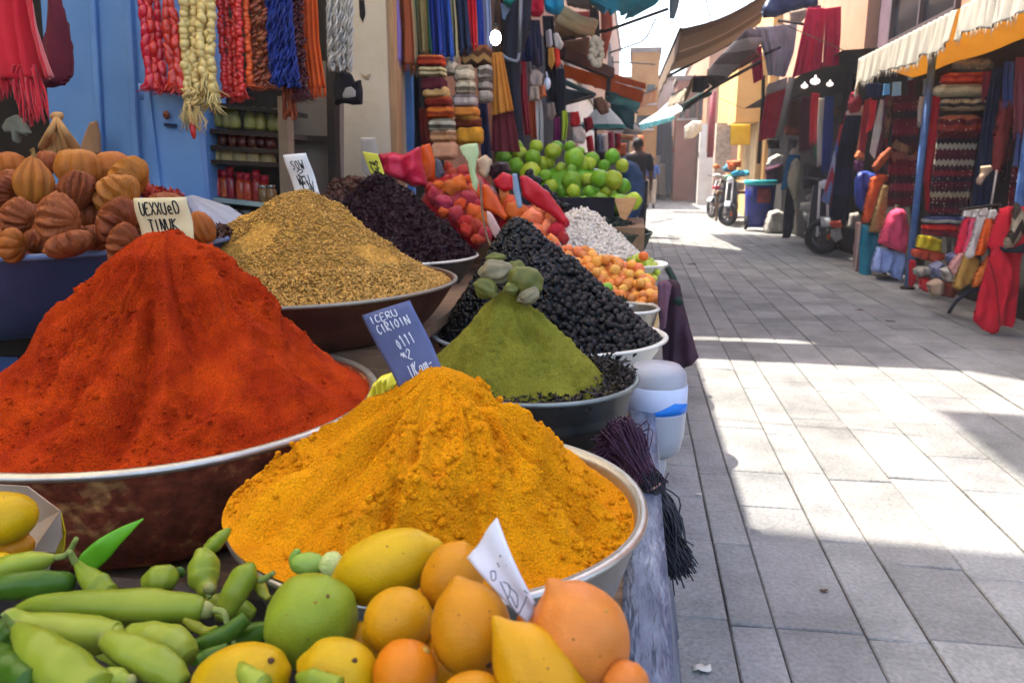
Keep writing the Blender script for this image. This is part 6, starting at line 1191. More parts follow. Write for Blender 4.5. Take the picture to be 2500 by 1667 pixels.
for i, (x0, x1, y0, y1, cols, lb) in enumerate(((2330, 2420, 146, 178, ['4a4c44', '6a6a5c', '7a7868', '54544a'], 'grey-green folded rug topmost on the rug rack'), (2300, 2420, 178, 208, ['a02c18', 'b84424', '8a2010', 'c05a34'], 'red-orange folded rug near the top of the rack'), (2282, 2432, 206, 236, ['9a9070', 'b0a684', '847a5c'], 'cream rolled rugs on the rack shelf'), (2300, 2405, 238, 270, ['8a7a58', '2a2420', '9a8a68', '3a3028'], 'cream and black zigzag folded rug'), (2292, 2392, 282, 330, ['5c1418', '7a2a20', '4a1016', '8a4a30'], 'dark red folded rug with pale motifs'))):
    mm = BANDS('frug%d' % i, cols, 'Z', .12, 5, motif=26 if i in (0, 3, 4) else 0); puff('folded_rug', [(x0, y0 + 6), (x0 + 20, y0), (x1 - 16, y0 - 2), (x1, y0 + 8), (x1 + 2, y1 - 6), (x1 - 8, y1), (x0 + 6, y1 + 2), (x0 - 3, y1 - 8)], YB - .04, .09, mm, lb, 'rug', 'folded rugs on the rack', res=26, fold=.01, ff=9, seed=i)
rug('tall dark kilim with rows of pale motifs right of the pole', [(2290, 325), (2278, 420), (2268, 530)], [(2388, 328), (2376, 420), (2360, 534)], YB, ['1a1220', '541420', '2a1018', '3c0c18', '8a7a60', '30101a', '4a1420', '1e1420', '6a1a24', '2c0e16', '8a8070', '3a101a', '461420', '8c8474', '1c1018', '5a1c26'], 30, .03, 18, seed=3)
for i, (y0, y1, cols) in enumerate(((528, 545, ['1c2440', '8a8478', '28304c']), (544, 562, ['a01a1a', 'b82a20', '8a1414']), (558, 574, ['5a1a24', '701f28', '4a1018']))):
    puff('folded_rug', [(2252, y0 + 4), (2290, y0), (2350, y0 + 2), (2356, y1 - 4), (2330, y1 + 6), (2255, y1)], YB - .25, .10, BANDS('low%d' % i, cols, 'Z', .1, 4), ('navy and white', 'bright red', 'dull wine')[i] + ' folded rug low on the rug rack', 'rug', 'folded rugs low on the rack', res=20, seed=i + 9)
P3 = lambda L_: [(1500 + x * .4274, y * .4274) for x, y in L_]
m_redc = M('red_garment', '8a0a18', '9c1020', '7a0614', sc=6, rough=.9, bump=.4, bsc=140); m_blkc = M('black_garment', '0e1018', '181c26', sc=8, rough=.85)
cloth('red_cloth', P3([(1800, 550), (1755, 800), (1735, 1000)]), P3([(1862, 545), (1845, 800), (1800, 1080)]), Yx(2270, 2.95), m_redc, 'tall plain red cloth hanging beside the blue pole', 'cloth', folds=1.6, amp=.02)
cloth('red_cloth', P3([(1770, 1000), (1775, 1120), (1780, 1200)]), P3([(1800, 1000), (1802, 1120), (1790, 1210)]), Yx(2270, 2.98), m_redc, 'narrow red cloth tail below the tall red cloth', 'cloth', folds=1, amp=.01, nu=14)
cloth('navy_cloth', P3([(2160, 390), (2100, 700), (2030, 1240)]), P3([(2215, 380), (2190, 700), (2150, 1250)]), Yx(2400, 3.1), M('navy_cloth', '0e1628', '16203a', sc=8, rough=.9), 'plain dark navy cloth hanging right of the tall kilim', 'cloth', folds=2, amp=.02)
puff('coat', P3([(2250, 450), (2290, 480), (2290, 560), (2270, 700), (2240, 860), (2190, 1000), (2155, 960), (2170, 760), (2200, 600), (2225, 500)]), Yx(2440, 3.1), .05, M('brick_red_coat', '5a1c1c', '6e2822', sc=8, rough=.9), 'brick red coat hanging near the right blue pole', 'coat', fold=.015, ff=10)
cloth('patterned_cloth', P3([(2260, 560), (2235, 800), (2190, 1050)]), P3([(2300, 560), (2290, 800), (2240, 1060)]), Yx(2450, 3.15), BANDS('pat1', ['2a1a1c', '5a2a24', '38201e', '6a4a38'], 'Z', .1, 6, motif=30), 'dark speckled cloth behind the brick red coat', 'cloth', folds=2, amp=.02)
cloth('blue_cloth', P3([(2300, 760), (2290, 860), (2280, 950)]), P3([(2400, 760), (2400, 860), (2400, 950)]), 6.9, M('slate_blue_cloth', '232c4c', '2e3a60', sc=8, rough=.9), 'slate blue cloth at the right edge behind the pole', 'cloth', folds=2, amp=.02)
cloth('wine_cloth', P3([(2270, 960), (2260, 1060), (2250, 1180)]), P3([(2400, 960), (2400, 1060), (2400, 1180)]), 7.0, BANDS('pat2', ['4a0c1a', '5c1424', '3a0a14', '541020'], 'Z', .08, 4, motif=24), 'wine patterned cloth at the right edge above the red robe', 'cloth', folds=2, amp=.02)
puff('shoe_pair', P3([(2095, 950), (2150, 945), (2160, 970), (2120, 1010), (2090, 1060), (2068, 1050), (2070, 1020), (2095, 990)]), 7.2, .03, M('tan_slipper', '7a6450', '8c7660', sc=12, rough=.8), 'pale tan slipper hung on the navy cloth', 'slipper', res=20)
q = MB(); q.tube([at(2434, 415, 6.75), at(2418, 512, 6.7)], .008, 8); tag(q.build('wooden_stick', M('pale_stick', '8a8078', rough=.7)), 'pale thin stick leaning above the small garments', 'stick')
# small garments on the low rack
rk = thing('clothes_rack', 'low dark rack carrying the small garments beside the red robe', 'rack', at(2370, 760, 6.6))
q = MB(); q.tube([at(2345, 512, 6.9), at(2440, 500, 6.35)], .012, 8); q.build('rail', m_dwood, rk); q = MB(); q.tube(spline([at(2440, 690, 6.55), at(2370, 712, 6.6), at(2335, 735, 6.62), at(2316, 764, 6.64)], 14), .014, 8); q.build('foot', m_blkc, rk); q = MB(); q.tube([at(2440, 500, 6.38), at(2445, 700, 6.5)], .014, 8); q.build('post', m_dwood, rk)
GAR = [('crimson', 'a8142c', [(1990, 1260), (2020, 1230), (2060, 1245), (2050, 1330), (2010, 1440), (1960, 1460), (1940, 1440), (1965, 1350)], 6.85), ('rose', 'b03a50', [(2030, 1250), (2070, 1235), (2080, 1300), (2050, 1420), (2020, 1460), (1990, 1440), (2015, 1340)], 6.75), ('pale grey', '9a948c', [(2070, 1240), (2110, 1225), (2130, 1260), (2110, 1340), (2070, 1450), (2020, 1480), (2000, 1460), (2040, 1360)], 6.65), ('orange', 'c04a14', [(2120, 1250), (2160, 1240), (2170, 1290), (2140, 1380), (2110, 1460), (2060, 1460), (2080, 1380)], 6.55)]
for i, (nm, c_, pl_, Y) in enumerate(GAR):
    o = puff('small_garment', P3(pl_), Y, .035, M('garment_' + nm.replace(' ', '_'), c_, c_, sc=8, rough=.85, bump=.2), nm + ' small garment with a white collar on the low rack', 'garment', 'small garments on the low rack', res=24, fold=.012, ff=10, seed=i)
    (x0, y0) = pl_[1]; puff('collar', P3([(x0 - 32, y0 + 8), (x0 - 20, y0 - 38), (x0 + 16, y0 - 44), (x0 + 32, y0 - 6), (x0 + 10, y0 + 14)]), Y - .02, .03, M('white_collar', 'a09c94', 'b0aca4', sc=20, rough=.9, bump=.3), res=14, parent=o)
puff('gold_garment', P3([(2000, 1440), (2060, 1460), (2080, 1490), (2060, 1560), (2030, 1620), (1960, 1660), (1930, 1640), (1955, 1560)]), 6.75, .06, M('gold_garment', '7a5a24', '8e6c30', sc=10, rough=.8), 'ochre garment hanging low under the small garments', 'garment', fold=.012, ff=8)
puff('stripe_garment', P3([(1960, 1450), (2000, 1440), (2010, 1480), (1970, 1560), (1930, 1570), (1905, 1530), (1930, 1490)]), 6.8, .05, M('pink_stripe', '8a5a58', 'a07468', sc=12, rough=.85), 'dull pink garment beside the ochre one', 'garment', res=22)
puff('rust_garment', P3([(2060, 1560), (2090, 1520), (2130, 1460), (2145, 1480), (2110, 1580), (2070, 1640), (2040, 1640)]), 6.6, .04, M('rust_garment', 'a0501c', 'b06428', sc=10, rough=.85), 'rust orange garment between ochre garment and red robe', 'garment', res=22)
# red robe and scarf at the right edge
o = puff('red_robe', [(2440, 510), (2464, 503), (2490, 505), (2540, 500), (2545, 615), (2510, 614), (2492, 620), (2488, 700), (2478, 790), (2472, 800), (2440, 793), (2432, 812), (2424, 816), (2400, 805), (2375, 780), (2388, 720), (2405, 660), (2420, 610), (2410, 600), (2420, 560)], 6.25, .05, m_redc, 'bright red robe hanging almost to the ground at the right edge', 'robe', res=60, fold=.045, ff=15)
q = MB(); q.tube(spline([at(2410, 625, 6.16), at(2428, 680, 6.15), at(2436, 740, 6.15), at(2440, 792, 6.16)], 12), .006, 6); q.build('hem_fold', M('dark_red_fold', '6a0612', rough=.9), o)
puff('patterned_scarf', [(2478, 492), (2490, 500), (2500, 520), (2504, 560), (2490, 585), (2468, 605), (2452, 608), (2450, 590), (2468, 560), (2472, 520)], 6.05, .03, BANDS('snake', ['6a5a48', '2a221c', '8a7a64', '3a3028'], 'Z', .3, 3, motif=40), 'brown patterned scarf laid over the red robe', 'scarf', res=24)
puff('black_cloth', [(2440, 602), (2470, 606), (2510, 590), (2540, 590), (2540, 616), (2490, 618), (2448, 616)], 6.08, .03, m_blkc, 'black cloth band across the red robe', 'cloth', res=22)
# yellow cushion pile
puff('yellow_cushion', P3([(1740, 1342), (1800, 1345), (1868, 1372), (1860, 1410), (1872, 1442), (1800, 1435), (1722, 1412), (1728, 1375)]), 8.2, .07, M('yellow_cushion', 'b09a14', 'c0aa20', sc=8, rough=.8), 'yellow cushion low on the rug stall', 'cushion', res=26)
puff('rust_cushion', P3([(1702, 1420), (1780, 1425), (1850, 1440), (1888, 1450), (1880, 1480), (1830, 1500), (1750, 1480), (1700, 1462)]), 8.2, .09, M('rust_cushion', '8a2c18', 'a03e22', sc=8, rough=.8), 'rust red cushion under the yellow cushion', 'cushion', res=26)
puff('red_board', P3([(1686, 1480), (1722, 1490), (1726, 1600), (1700, 1640), (1678, 1632)]), 8.4, .03, m_redc, 'red board at the foot of the blue pole', 'board', res=20)
for i, (pl_, c_, lb) in enumerate((([(1715, 1540), (1750, 1520), (1790, 1525), (1795, 1560), (1740, 1580), (1715, 1565)], '6c665c', 'grey-white shoe bundle on the ground by the red board'), ([(1800, 1520), (1850, 1490), (1890, 1510), (1900, 1570), (1860, 1600), (1810, 1580)], '56586a', 'grey plastic bag in the heap under the small garments'), ([(1745, 1590), (1790, 1580), (1800, 1640), (1780, 1670), (1750, 1650)], '9a1c20', 'red packet in the ground heap'), ([(1790, 1620), (1850, 1590), (1880, 1620), (1870, 1680), (1810, 1690)], '7a6450', 'tan bag in the ground heap'), ([(1870, 1540), (1920, 1520), (1950, 1560), (1930, 1610), (1890, 1610)], '8a8478', 'pale bag in the ground heap'), ([(1880, 1610), (1940, 1600), (1960, 1660), (1920, 1700), (1870, 1690)], '5a2418', 'dark red bag at the front of the ground heap'), ([(1905, 1460), (1940, 1440), (1960, 1470), (1940, 1510), (1905, 1500)], '3a3c58', 'small navy and white bag under the pink garment'))):
    puff('bag', P3(pl_), 7.6 - (.5 if i > 2 else 0), .10, M('heapbag_%d' % i, c_, c_, sc=10, rough=.7, bump=.3, bsc=20), lb, 'bag', 'bags heaped under the small garments', res=16, fold=.015, ff=8, seed=i)
# clothes on stands left of the pole
puff('pink_tshirt', P3([(1580, 1205), (1610, 1190), (1650, 1195), (1668, 1230), (1680, 1300), (1672, 1400), (1665, 1448), (1590, 1425), (1505, 1388), (1525, 1320), (1552, 1250)]), 9.3, .10, M('rose_pink_cloth', 'a82c48', 'b83a56', sc=8, rough=.85), 'rose pink smock over a pale blue skirt beside the pole', 'smock', res=30, fold=.02, ff=14)
puff('blue_skirt', P3([(1500, 1408), (1560, 1420), (1660, 1450), (1660, 1520), (1630, 1610), (1600, 1620), (1570, 1560), (1500, 1560), (1465, 1545), (1475, 1480)]), 9.42, .09, M('pale_blue_cloth', '6c7ea8', '8090b8', sc=8, rough=.85), 'pale blue skirt under the rose pink smock', 'skirt', res=30, fold=.03, ff=16)
q = MB(); q.tube([at(2190, 500, 9.4), at(2160, 670, 9.4)], .02, 8); q.lathe([(.14, 0), (.14, .015), (.03, .03)], at(2172, 672, 9.45) * np.array([1, 1, 0]), 16); tag(q.build('clothes_stand', m_dwood), 'dark stand holding the rose pink smock', 'stand')
puff('teal_trousers', P3([(1412, 1280), (1500, 1300), (1512, 1400), (1475, 1500), (1462, 1600), (1395, 1590), (1400, 1450)]), 9.9, .08, M('teal_cloth', '0c5a6c', '146a7c', sc=8, rough=.85), 'teal trousers hanging left of the blue skirt', 'trousers', res=28, fold=.015, ff=10)
puff('stripe_dress', P3([(1378, 1270), (1410, 1265), (1412, 1400), (1398, 1560), (1372, 1560), (1360, 1500), (1372, 1380)]), 10.2, .05, BANDS('strdr', ['a07a70', 'b89a8c', '8a4a44', 'b0a098'], 'X', .0, 1), 'pale striped dress at the left end of the clothes row', 'dress', res=26, fold=.012, ff=8)
puff('rust_coat', P3([(1462, 1020), (1510, 990), (1555, 1000), (1560, 1030), (1530, 1060), (1500, 1150), (1470, 1270), (1412, 1275), (1425, 1180), (1450, 1090)]), 9.7, .07, M('rust_coat', '8a3010', 'a0421a', sc=8, rough=.85), 'rust orange coat hanging above the teal trousers', 'coat', res=30, fold=.015, ff=8)
puff('gold_coat', P3([(1530, 1050), (1565, 1060), (1555, 1180), (1540, 1290), (1500, 1335), (1450, 1325), (1470, 1250), (1500, 1140)]), 9.6, .06, M('gold_brocade', '5c4424', '7a6034', '46321c', sc=24, rough=.7), 'gold-brown brocade coat beside the rust orange one', 'coat', res=28, fold=.014, ff=8)
puff('blue_jacket', P3([(1390, 985), (1440, 975), (1500, 1000), (1480, 1030), (1450, 1060), (1430, 1140), (1410, 1210), (1385, 1180), (1368, 1100), (1372, 1030)]), 10.0, .08, M('blue_satin', '0e2260', '1c347c', sc=8, rough=.5, spec=.5), 'shiny blue jacket above the rust orange coat', 'jacket', res=28, fold=.02, ff=9)
rug('dark navy ribbed rug hanging by the clothes row', P3([(1325, 655), (1270, 900), (1238, 1240)]), P3([(1412, 660), (1372, 900), (1330, 1262)]), 10.8, ['0c1020', '141a30', '0a0e1c', '12182c'], 0, 0, 1, 4, .02, .02, fr=0)
q = MB(); 
for k in range(22): u = k / 21; a = at(2066 + 36 * u, 282, 10.78); q.tube([a, a + np.array([0, -.01, .06])], [.006, .002], 5)
tag(q.build('rug_fringe', MATS['white_collar']), 'white knotted top fringe of the dark navy rug', 'fringe')
cloth('floral_cloth', P3([(1290, 720), (1235, 950), (1180, 1150)]), P3([(1312, 700), (1265, 950), (1225, 1170)]), 11.0, BANDS('floral', ['6a7090', '9a3040', 'a0a0b0', '4a5a90', '8a2a34'], 'Z', .2, 4, motif=20), 'floral blue and red cloth strip left of the navy rug', 'cloth', folds=1.4, amp=.02, nu=20)
cloth('maroon_cloth', P3([(1318, 640), (1275, 900), (1228, 1180)]), P3([(1340, 640), (1300, 900), (1245, 1190)]), 10.95, M('maroon_cloth', '4a0c1c', '5c1426', sc=8, rough=.9), 'thin maroon cloth between floral strip and navy rug', 'cloth', folds=1, amp=.015, nu=16)
cloth('red_scarf', P3([(1430, 575), (1410, 700), (1395, 860)]), P3([(1470, 560), (1460, 700), (1430, 880)]), 10.2, M('deep_red_scarf', '6a0a18', '7c1422', sc=8, rough=.9), 'deep red scarf hanging between navy rug and white towel', 'scarf', folds=1.6, amp=.02, nu=20)
cloth('red_scarf', P3([(1462, 575), (1455, 680), (1440, 760)]), P3([(1503, 575), (1490, 680), (1470, 740)]), 10.0, M('bright_scarlet_scarf', '9c1020', 'ae1c2a', sc=8, rough=.9), 'scarlet scarf beside the white towel', 'scarf', folds=1.6, amp=.02, nu=20)
cloth('white_towel', P3([(1520, 570), (1485, 720), (1458, 870)]), P3([(1540, 575), (1525, 740), (1485, 910)]), 9.9, M('white_towel', '8e8e8c', '9e9e9a', sc=12, rough=.95), 'narrow white towel hanging among the dark red scarves', 'towel', folds=1.2, amp=.012, nu=18)
puff('snake_roll', P3([(1570, 545), (1600, 555), (1590, 640), (1575, 720), (1565, 790), (1535, 800), (1545, 700), (1555, 610)]), 9.8, .04, BANDS('snk', ['4a3226', '6a4a38', '38241c', '5c4030'], 'Z', .1, 3, motif=40), 'brown patterned roll hanging left of the maroon kilim', 'roll', res=24)
puff('rust_bundle', P3([(1470, 950), (1520, 880), (1570, 840), (1590, 855), (1570, 900), (1520, 960), (1490, 985)]), 9.7, .05, M('rust_bundle', '6e3018', '824024', sc=8, rough=.85), 'rust brown rolled bundle above the blue jacket', 'bundle', res=22)
puff('orange_hat', P3([(1368, 900), (1385, 865), (1410, 855), (1428, 880), (1425, 915), (1400, 905)]), 10.3, .05, M('orange_hat', 'a0522c', 'b2663c', sc=8, rough=.85), 'small orange knitted hat hanging beside the deep red scarf', 'hat', res=18)
puff('purple_bag', P3([(1372, 918), (1420, 918), (1425, 960), (1400, 990), (1370, 975)]), 10.3, .05, M('purple_bag', '3a1430', '4a1c3e', sc=8, rough=.85), 'dark purple bag under the orange hat', 'bag', res=18)
puff('maroon_shirt', P3([(1350, 530), (1385, 520), (1420, 580), (1400, 640), (1345, 650), (1330, 600)]), 10.6, .05, M('maroon_shirt', '5a0e18', '6a1824', sc=8, rough=.9), 'maroon shirt hanging above the navy rug', 'shirt', res=20, fold=.012, ff=8)
for i, (x0, x1, y0, y1, c_, lb) in enumerate(((1540, 1575, 480, 545, '5a90b0', 'light blue cloth hanging under the awning valance'), (1590, 1640, 470, 550, '7aa0b8', 'sky blue cloth hanging under the valance near the pole'), (1440, 1530, 480, 560, '10162a', 'navy cloth hanging under the awning valance'), (1680, 1720, 460, 550, '3a0c1c', 'wine cloth hanging just left of the pole'), (1765, 1800, 450, 545, '6a8ab0', 'blue-white cloth hanging just right of the pole'))):
    cloth('hanging_cloth', P3([(x0, y0), (x0 - 4, y1)]), P3([(x1, y0), (x1 - 2, y1 - 4)]), 9.2, M('vcl_%d' % i, c_, c_, sc=8, rough=.9), lb, 'cloth', 'cloths under the valance', folds=1.5, amp=.02, nu=16, nv=16)
rug('deep red kilim behind the clothes row', P3([(1570, 860), (1565, 1000), (1560, 1180)]), P3([(1700, 880), (1690, 1000), (1680, 1180)]), 9.9, ['5a0c1a', '460a16', '6a1020', '30080f', '541224', '7a1a2c', '400a16', '2a0a14'], 20)
# ------------------------------------------------------------------ scooter
scx = thing('scooter', 'dark scooter with its front wheel turned into the street', 'scooter', at(2008, 620, 12.0))
wc = at(2008, 577, 12.0); wa = np.array([-.62, -.78, 0]); wd = np.array([.78, -.62, 0]); up = np.array([0, 0, 1.])
def ring(c, R, r, ax, n=40, m=10):
    e1 = np.cross(ax, up); e1 /= np.linalg.norm(e1); return [[c + (R + r * math.cos(b)) * (math.cos(a) * e1 + math.sin(a) * up) + ax * r * math.sin(b) for b in np.linspace(0, 2 * math.pi, m, endpoint=False)] for a in np.linspace(0, 2 * math.pi, n + 1)]
m_tyre = M('tyre_rubber', '0e0e10', '18181a', sc=20, rough=.85)
def wheel(c, wa):
    w_ = MB(); w_.grid(np.array(ring(c, .215, .052, wa)), True); wo = w_.build('wheel', m_tyre, scx); q = MB(); q.grid(np.array(ring(c, .155, .018, wa)), True)
    for k in range(5): a = k * 2 * math.pi / 5; e1 = np.cross(wa, up); q.tube([c, c + .15 * (math.cos(a) * e1 + math.sin(a) * up)], .016, 6)
    q.ball(c, .04, 12, 8); q.build('rim', M('alloy_rim', '3a3a3e', '4a4a50', rough=.4, metal=.7), wo); return wo
wheel(wc, wa); back = np.array([.06, 1.0, 0]); back /= np.linalg.norm(back); wb = np.array([back[1], -back[0], 0]); rc = wc + back * 1.2; wheel(rc, wb); wf = wa; wa = wb
sp_ = wc + up * .78 + back * .28
for sgn in (-1, 1): q = MB(); q.tube([wc + wa * .075 * sgn, sp_ + wa * .05 * sgn], .02, 8); q.build('fork', M('white_fork', 'a09c98', rough=.4), scx)
q = MB(); q.grid(np.array([[wc + (.285) * (math.cos(a) * back + math.sin(a) * up) + wa * s_ for s_ in (-.07, -.04, 0, .04, .07)] for a in np.linspace(.5, 2.6, 14)])); o = q.build('mudguard', M('grey_paint', '5a5c60', '66686c', rough=.35, spec=.5), scx); solid(o, .008)
m_sbody = M('scooter_paint', '1c1e24', '26282e', sc=8, rough=.3, spec=.5, coat=.3)
q = MB(); q.add([wc + back * .30 + up * .10 + wa * s_ * .17 for s_ in (-1, 1)] + [wc + back * .26 + up * .72 + wa * s_ * .14 for s_ in (-1, 1)] + [wc + back * .38 + up * .10 + wa * s_ * .17 for s_ in (-1, 1)] + [wc + back * .34 + up * .72 + wa * s_ * .14 for s_ in (-1, 1)], [(0, 1, 3, 2), (5, 4, 6, 7), (0, 2, 6, 4), (1, 5, 7, 3), (2, 3, 7, 6), (0, 4, 5, 1)]); q.build('leg_shield', m_sbody, scx, False)
q = MB(); q.ball(wc + back * .95 + up * .30, (.16, .16, .16), 16, 10); q.v[0] = (q.v[0] - (wc + back * .95 + up * .30)); V = q.v[0]; q.v[0] = (V[:, :1] * back * 2.6 + V[:, 1:2] * wa + V[:, 2:] * up * 1.1) + wc + back * .95 + up * .30; q.build('body', m_sbody, scx)
q = MB(); c_ = wc + back * .58 - up * .02; q.box((0, 0, 0), (.26, .62, .05), bev=.015); q.v[0] = q.v[0][:, :1] * wa + q.v[0][:, 1:2] * back + q.v[0][:, 2:] * up + c_; q.build('footboard', m_sbody, scx, False)
q = MB(); q.tube([wc + back * 1.2, wc + back * 1.02 + up * .22], .05, 10); q.build('rear_fork', m_sbody, scx)
q = MB(); q.ball((0, 0, 0), 1, 16, 10); V = q.v[0]; q.v[0] = V[:, :1] * back * .36 + V[:, 1:2] * wa * .13 + V[:, 2:] * up * .07 + wc + back * .98 + up * .52; q.build('saddle', M('black_vinyl', '121214', '1a1a1c', rough=.45), scx)
q = MB(); q.tube([sp_ + wa * .32 + up * .06, sp_ + up * .02, sp_ - wa * .32 + up * .06], .015, 8); q.build('handlebar', m_sbody, scx); q = MB(); q.ball(sp_ - back * .09 - up * .04, (.07, .07, .07), 14, 10); q.build('headlight', M('headlamp', 'b0b0b4', rough=.15, spec=.6), scx); q = MB(); q.ball(wc + wa * .085, (.03, .03, .05), 10, 8); q.build('hub_cover', M('orange_reflector', 'b0501c', rough=.4), scx)
for i, (pl_, c_, lb, Y) in enumerate((([(1340, 1220), (1390, 1210), (1410, 1260), (1380, 1310), (1320, 1300)], '6a6660', 'grey bag lying beside the scooter', 11.3), ([(1230, 1265), (1290, 1260), (1300, 1300), (1240, 1300)], 'a04438', 'red cloth scrap on the scooter footboard', 11.6), ([(1060, 1160), (1140, 1150), (1190, 1190), (1130, 1215), (1060, 1200)], '7a7468', 'beige bundle on the scooter saddle', 12.4), ([(1240, 1310), (1290, 1300), (1300, 1360), (1260, 1385), (1235, 1350)], '7e7c78', 'grey sack hanging beside the scooter wheel', 11.7))):
    puff('bag', P3(pl_), Y, .10, M('scb_%d' % i, c_, c_, sc=8, rough=.8, bump=.2), lb, 'bag', res=16, seed=i)

# more garments crowding the row between scooter and pole
for i, (x0, x1, b0, b1, y0, y1, Y, c_, lb) in enumerate(((1958, 1984, 1950, 1980, 236, 372, 12.6, '3a1620', 'plum scarf at the street end of the crowded garment row'), (1982, 2002, 1976, 1998, 228, 350, 12.4, '8a1420', 'crimson scarf beside the plum one in the garment row'), (2000, 2016, 1994, 2012, 240, 400, 12.2, 'a89c88', 'off-white scarf in the garment row near the scooter'), (2014, 2036, 2006, 2030, 236, 420, 12.0, '1c2c5c', 'blue scarf left of the floral strip'), (2096, 2118, 2090, 2110, 258, 392, 11.4, 'b08a6a', 'beige shawl behind the deep red scarf'), (2150, 2166, 2140, 2158, 240, 420, 11.2, '5c2a3c', 'mauve shawl behind the white towel'), (2164, 2182, 2160, 2176, 236, 500, 11.0, '701820', 'wine shawl left of the maroon kilim'), (2246, 2262, 2240, 2254, 236, 300, 9.0, '9a9488', 'pale shawl peeping out beside the pole'), (2400, 2424, 2396, 2420, 175, 240, 7.9, '6a1c2c', 'wine red shawl at the top right of the rug rack'), (2452, 2478, 2446, 2470, 150, 250, 7.3, '2a3a6a', 'indigo shawl beside the right pole'), (2480, 2530, 2474, 2525, 140, 330, 6.9, '5a2a30', 'dusty red shawl at the right edge'))):
    cloth('hanging_shawl', [(x0, y0), ((x0 + b0) / 2 - 2, (y0 + y1) / 2), (b0, y1)], [(x1, y0), ((x1 + b1) / 2, (y0 + y1) / 2), (b1, y1 - 6)], Y, M('shawl_%d' % i, c_, c_, sc=8, rough=.9, bump=.2, bsc=50), lb, 'shawl', 'shawls crowding the garment row', folds=1.8, amp=.03, nu=20, nv=20, seed=i, fringe=8, flen=.05)

for (x, y, r_, lb) in ((2.06, 18.2, -.12, 'second scooter parked in the sun left of the blue drum'), (2.0, 21.2, -.5, 'farthest scooter parked under the yellow poster')):
    copy_thing(scx, (x, y, scx.location[2]), (0, 0, r_), lb)
GAIN[0] = 1.3
# ------------------------------------------------------------------ middle and far part of the right side
P3 = lambda L_: [(1500 + x * .4274, y * .4274) for x, y in L_]
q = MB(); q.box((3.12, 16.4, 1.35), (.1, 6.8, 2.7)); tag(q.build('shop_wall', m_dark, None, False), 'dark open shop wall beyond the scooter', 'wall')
building('corner_house', 3.3, 7, 13.0, 20.4, 6.0, m_pink, 'salmon house beyond the scooter', [], -1)
dk = thing('dark_trousers', 'dark trousers with a blue jacket on a stand beyond the scooter', 'clothes stand', at(1932, 582, 14.2))
puff('trousers', P3([(985, 1060), (1040, 1060), (1035, 1180), (1020, 1300), (1000, 1362), (960, 1360), (965, 1250), (975, 1150)]), 14.2, .09, m_blkc, res=26, parent=dk)
puff('jacket', P3([(985, 905), (1010, 870), (1060, 880), (1050, 960), (1010, 1060), (960, 1090), (950, 1080), (968, 990)]), 14.2, .09, M('teal_blue_jacket', '124a70', '1c5a82', sc=8, rough=.85), res=24, parent=dk)
o = puff('cream_shawl', P3([(1015, 920), (1045, 900), (1065, 930), (1062, 1060), (1045, 1140), (1030, 1215), (1022, 1140), (995, 1075), (985, 1030), (1000, 960)]), 14.0, .07, M('cream_shawl', '9a9078', 'aca28a', sc=8, rough=.9), 'cream shawl draped over the blue jacket on the stand', 'shawl', res=26, fold=.015, ff=8)
q = MB(); q.ball(at(1942, 372, 14.2), (.10, .1, .12), 12, 8, lump=.1); tag(q.build('cream_hat', M('cream_hat', '9a9284', 'aaa294', sc=8, rough=.9)), 'cream knitted hat on top of the clothes stand', 'hat')
dr = thing('blue_drum', 'big blue plastic drum with a teal rim and red label', 'drum', at(1850, 556, 17.0)); a = at(1850, 560, 17.0); a[2] = .08
q = MB(); q.lathe([(.001, 0), (.24, .0), (.27, .1), (.30, .6), (.31, .92), (.29, .92), (.27, .85), (.001, .8)], a, 28); q.build('body', M('blue_plastic', '101c5c', '18287a', sc=5, rough=.4, spec=.5), dr); q = MB(); q.lathe([(.31, .86), (.335, .88), (.335, .95), (.3, .96)], a, 28, closed=True); q.build('rim', M('teal_plastic', '1a8a92', '30a0a4', rough=.4), dr); q = MB(); q.grid(np.array([[a + np.array([.306 * math.cos(t), .306 * math.sin(t), z]) for t in np.linspace(-1.9, -.9, 8)] for z in (.5, .6, .7, .8)])); o = q.build('label', M('dull_red_label', '5c1c28', '7a2c30', rough=.6), dr); solid(o, .004)
for sgn in (-1, 1): q = MB(); c_ = a + np.array([sgn * .26, -.1, 0]); c_[2] = .17; q.grid(np.array([[c_ + np.array([.03 * math.sin(b), (.12 + .03 * math.cos(b)) * math.cos(t), (.12 + .03 * math.cos(b)) * math.sin(t)]) for b in np.linspace(0, 2 * math.pi, 8, endpoint=False)] for t in np.linspace(0, 2 * math.pi, 25)]), True); q.build('wheel', m_tyre, dr)
puff('white_sack', P3([(880, 1210), (930, 1195), (968, 1215), (965, 1330), (900, 1335), (850, 1325), (858, 1270)]), 16.4, .18, M('white_sack', '8a8680', '9a968e', sc=6, rough=.85, bump=.3), 'white woven sack standing beside the blue drum', 'sack', res=22, fold=.03, ff=9)
cart = thing('market_cart', 'crowded hand cart of bright goods at the sunlit edge of the street', 'cart', at(1790, 535, 20.0))
q = MB(); a = at(1790, 470, 20.0); q.box((a[0], 20.2, a[2]), (.8, .9, .06)); q.build('tray', m_wood, cart, False)
for sgn in (-1, 1):
    q = MB(); q.box((a[0] + sgn * .35, 20.2, a[2] / 2), (.05, .05, a[2])); q.build('leg', m_wood, cart, False)
rr = random.Random(2); cols = ['a8a49c', '7a4a34', '3a6a7c', 'a05a2a', '6a6a68', 'b0a090', 'a02838', '3a8a5a', 'c0b8a8', '7a2030']
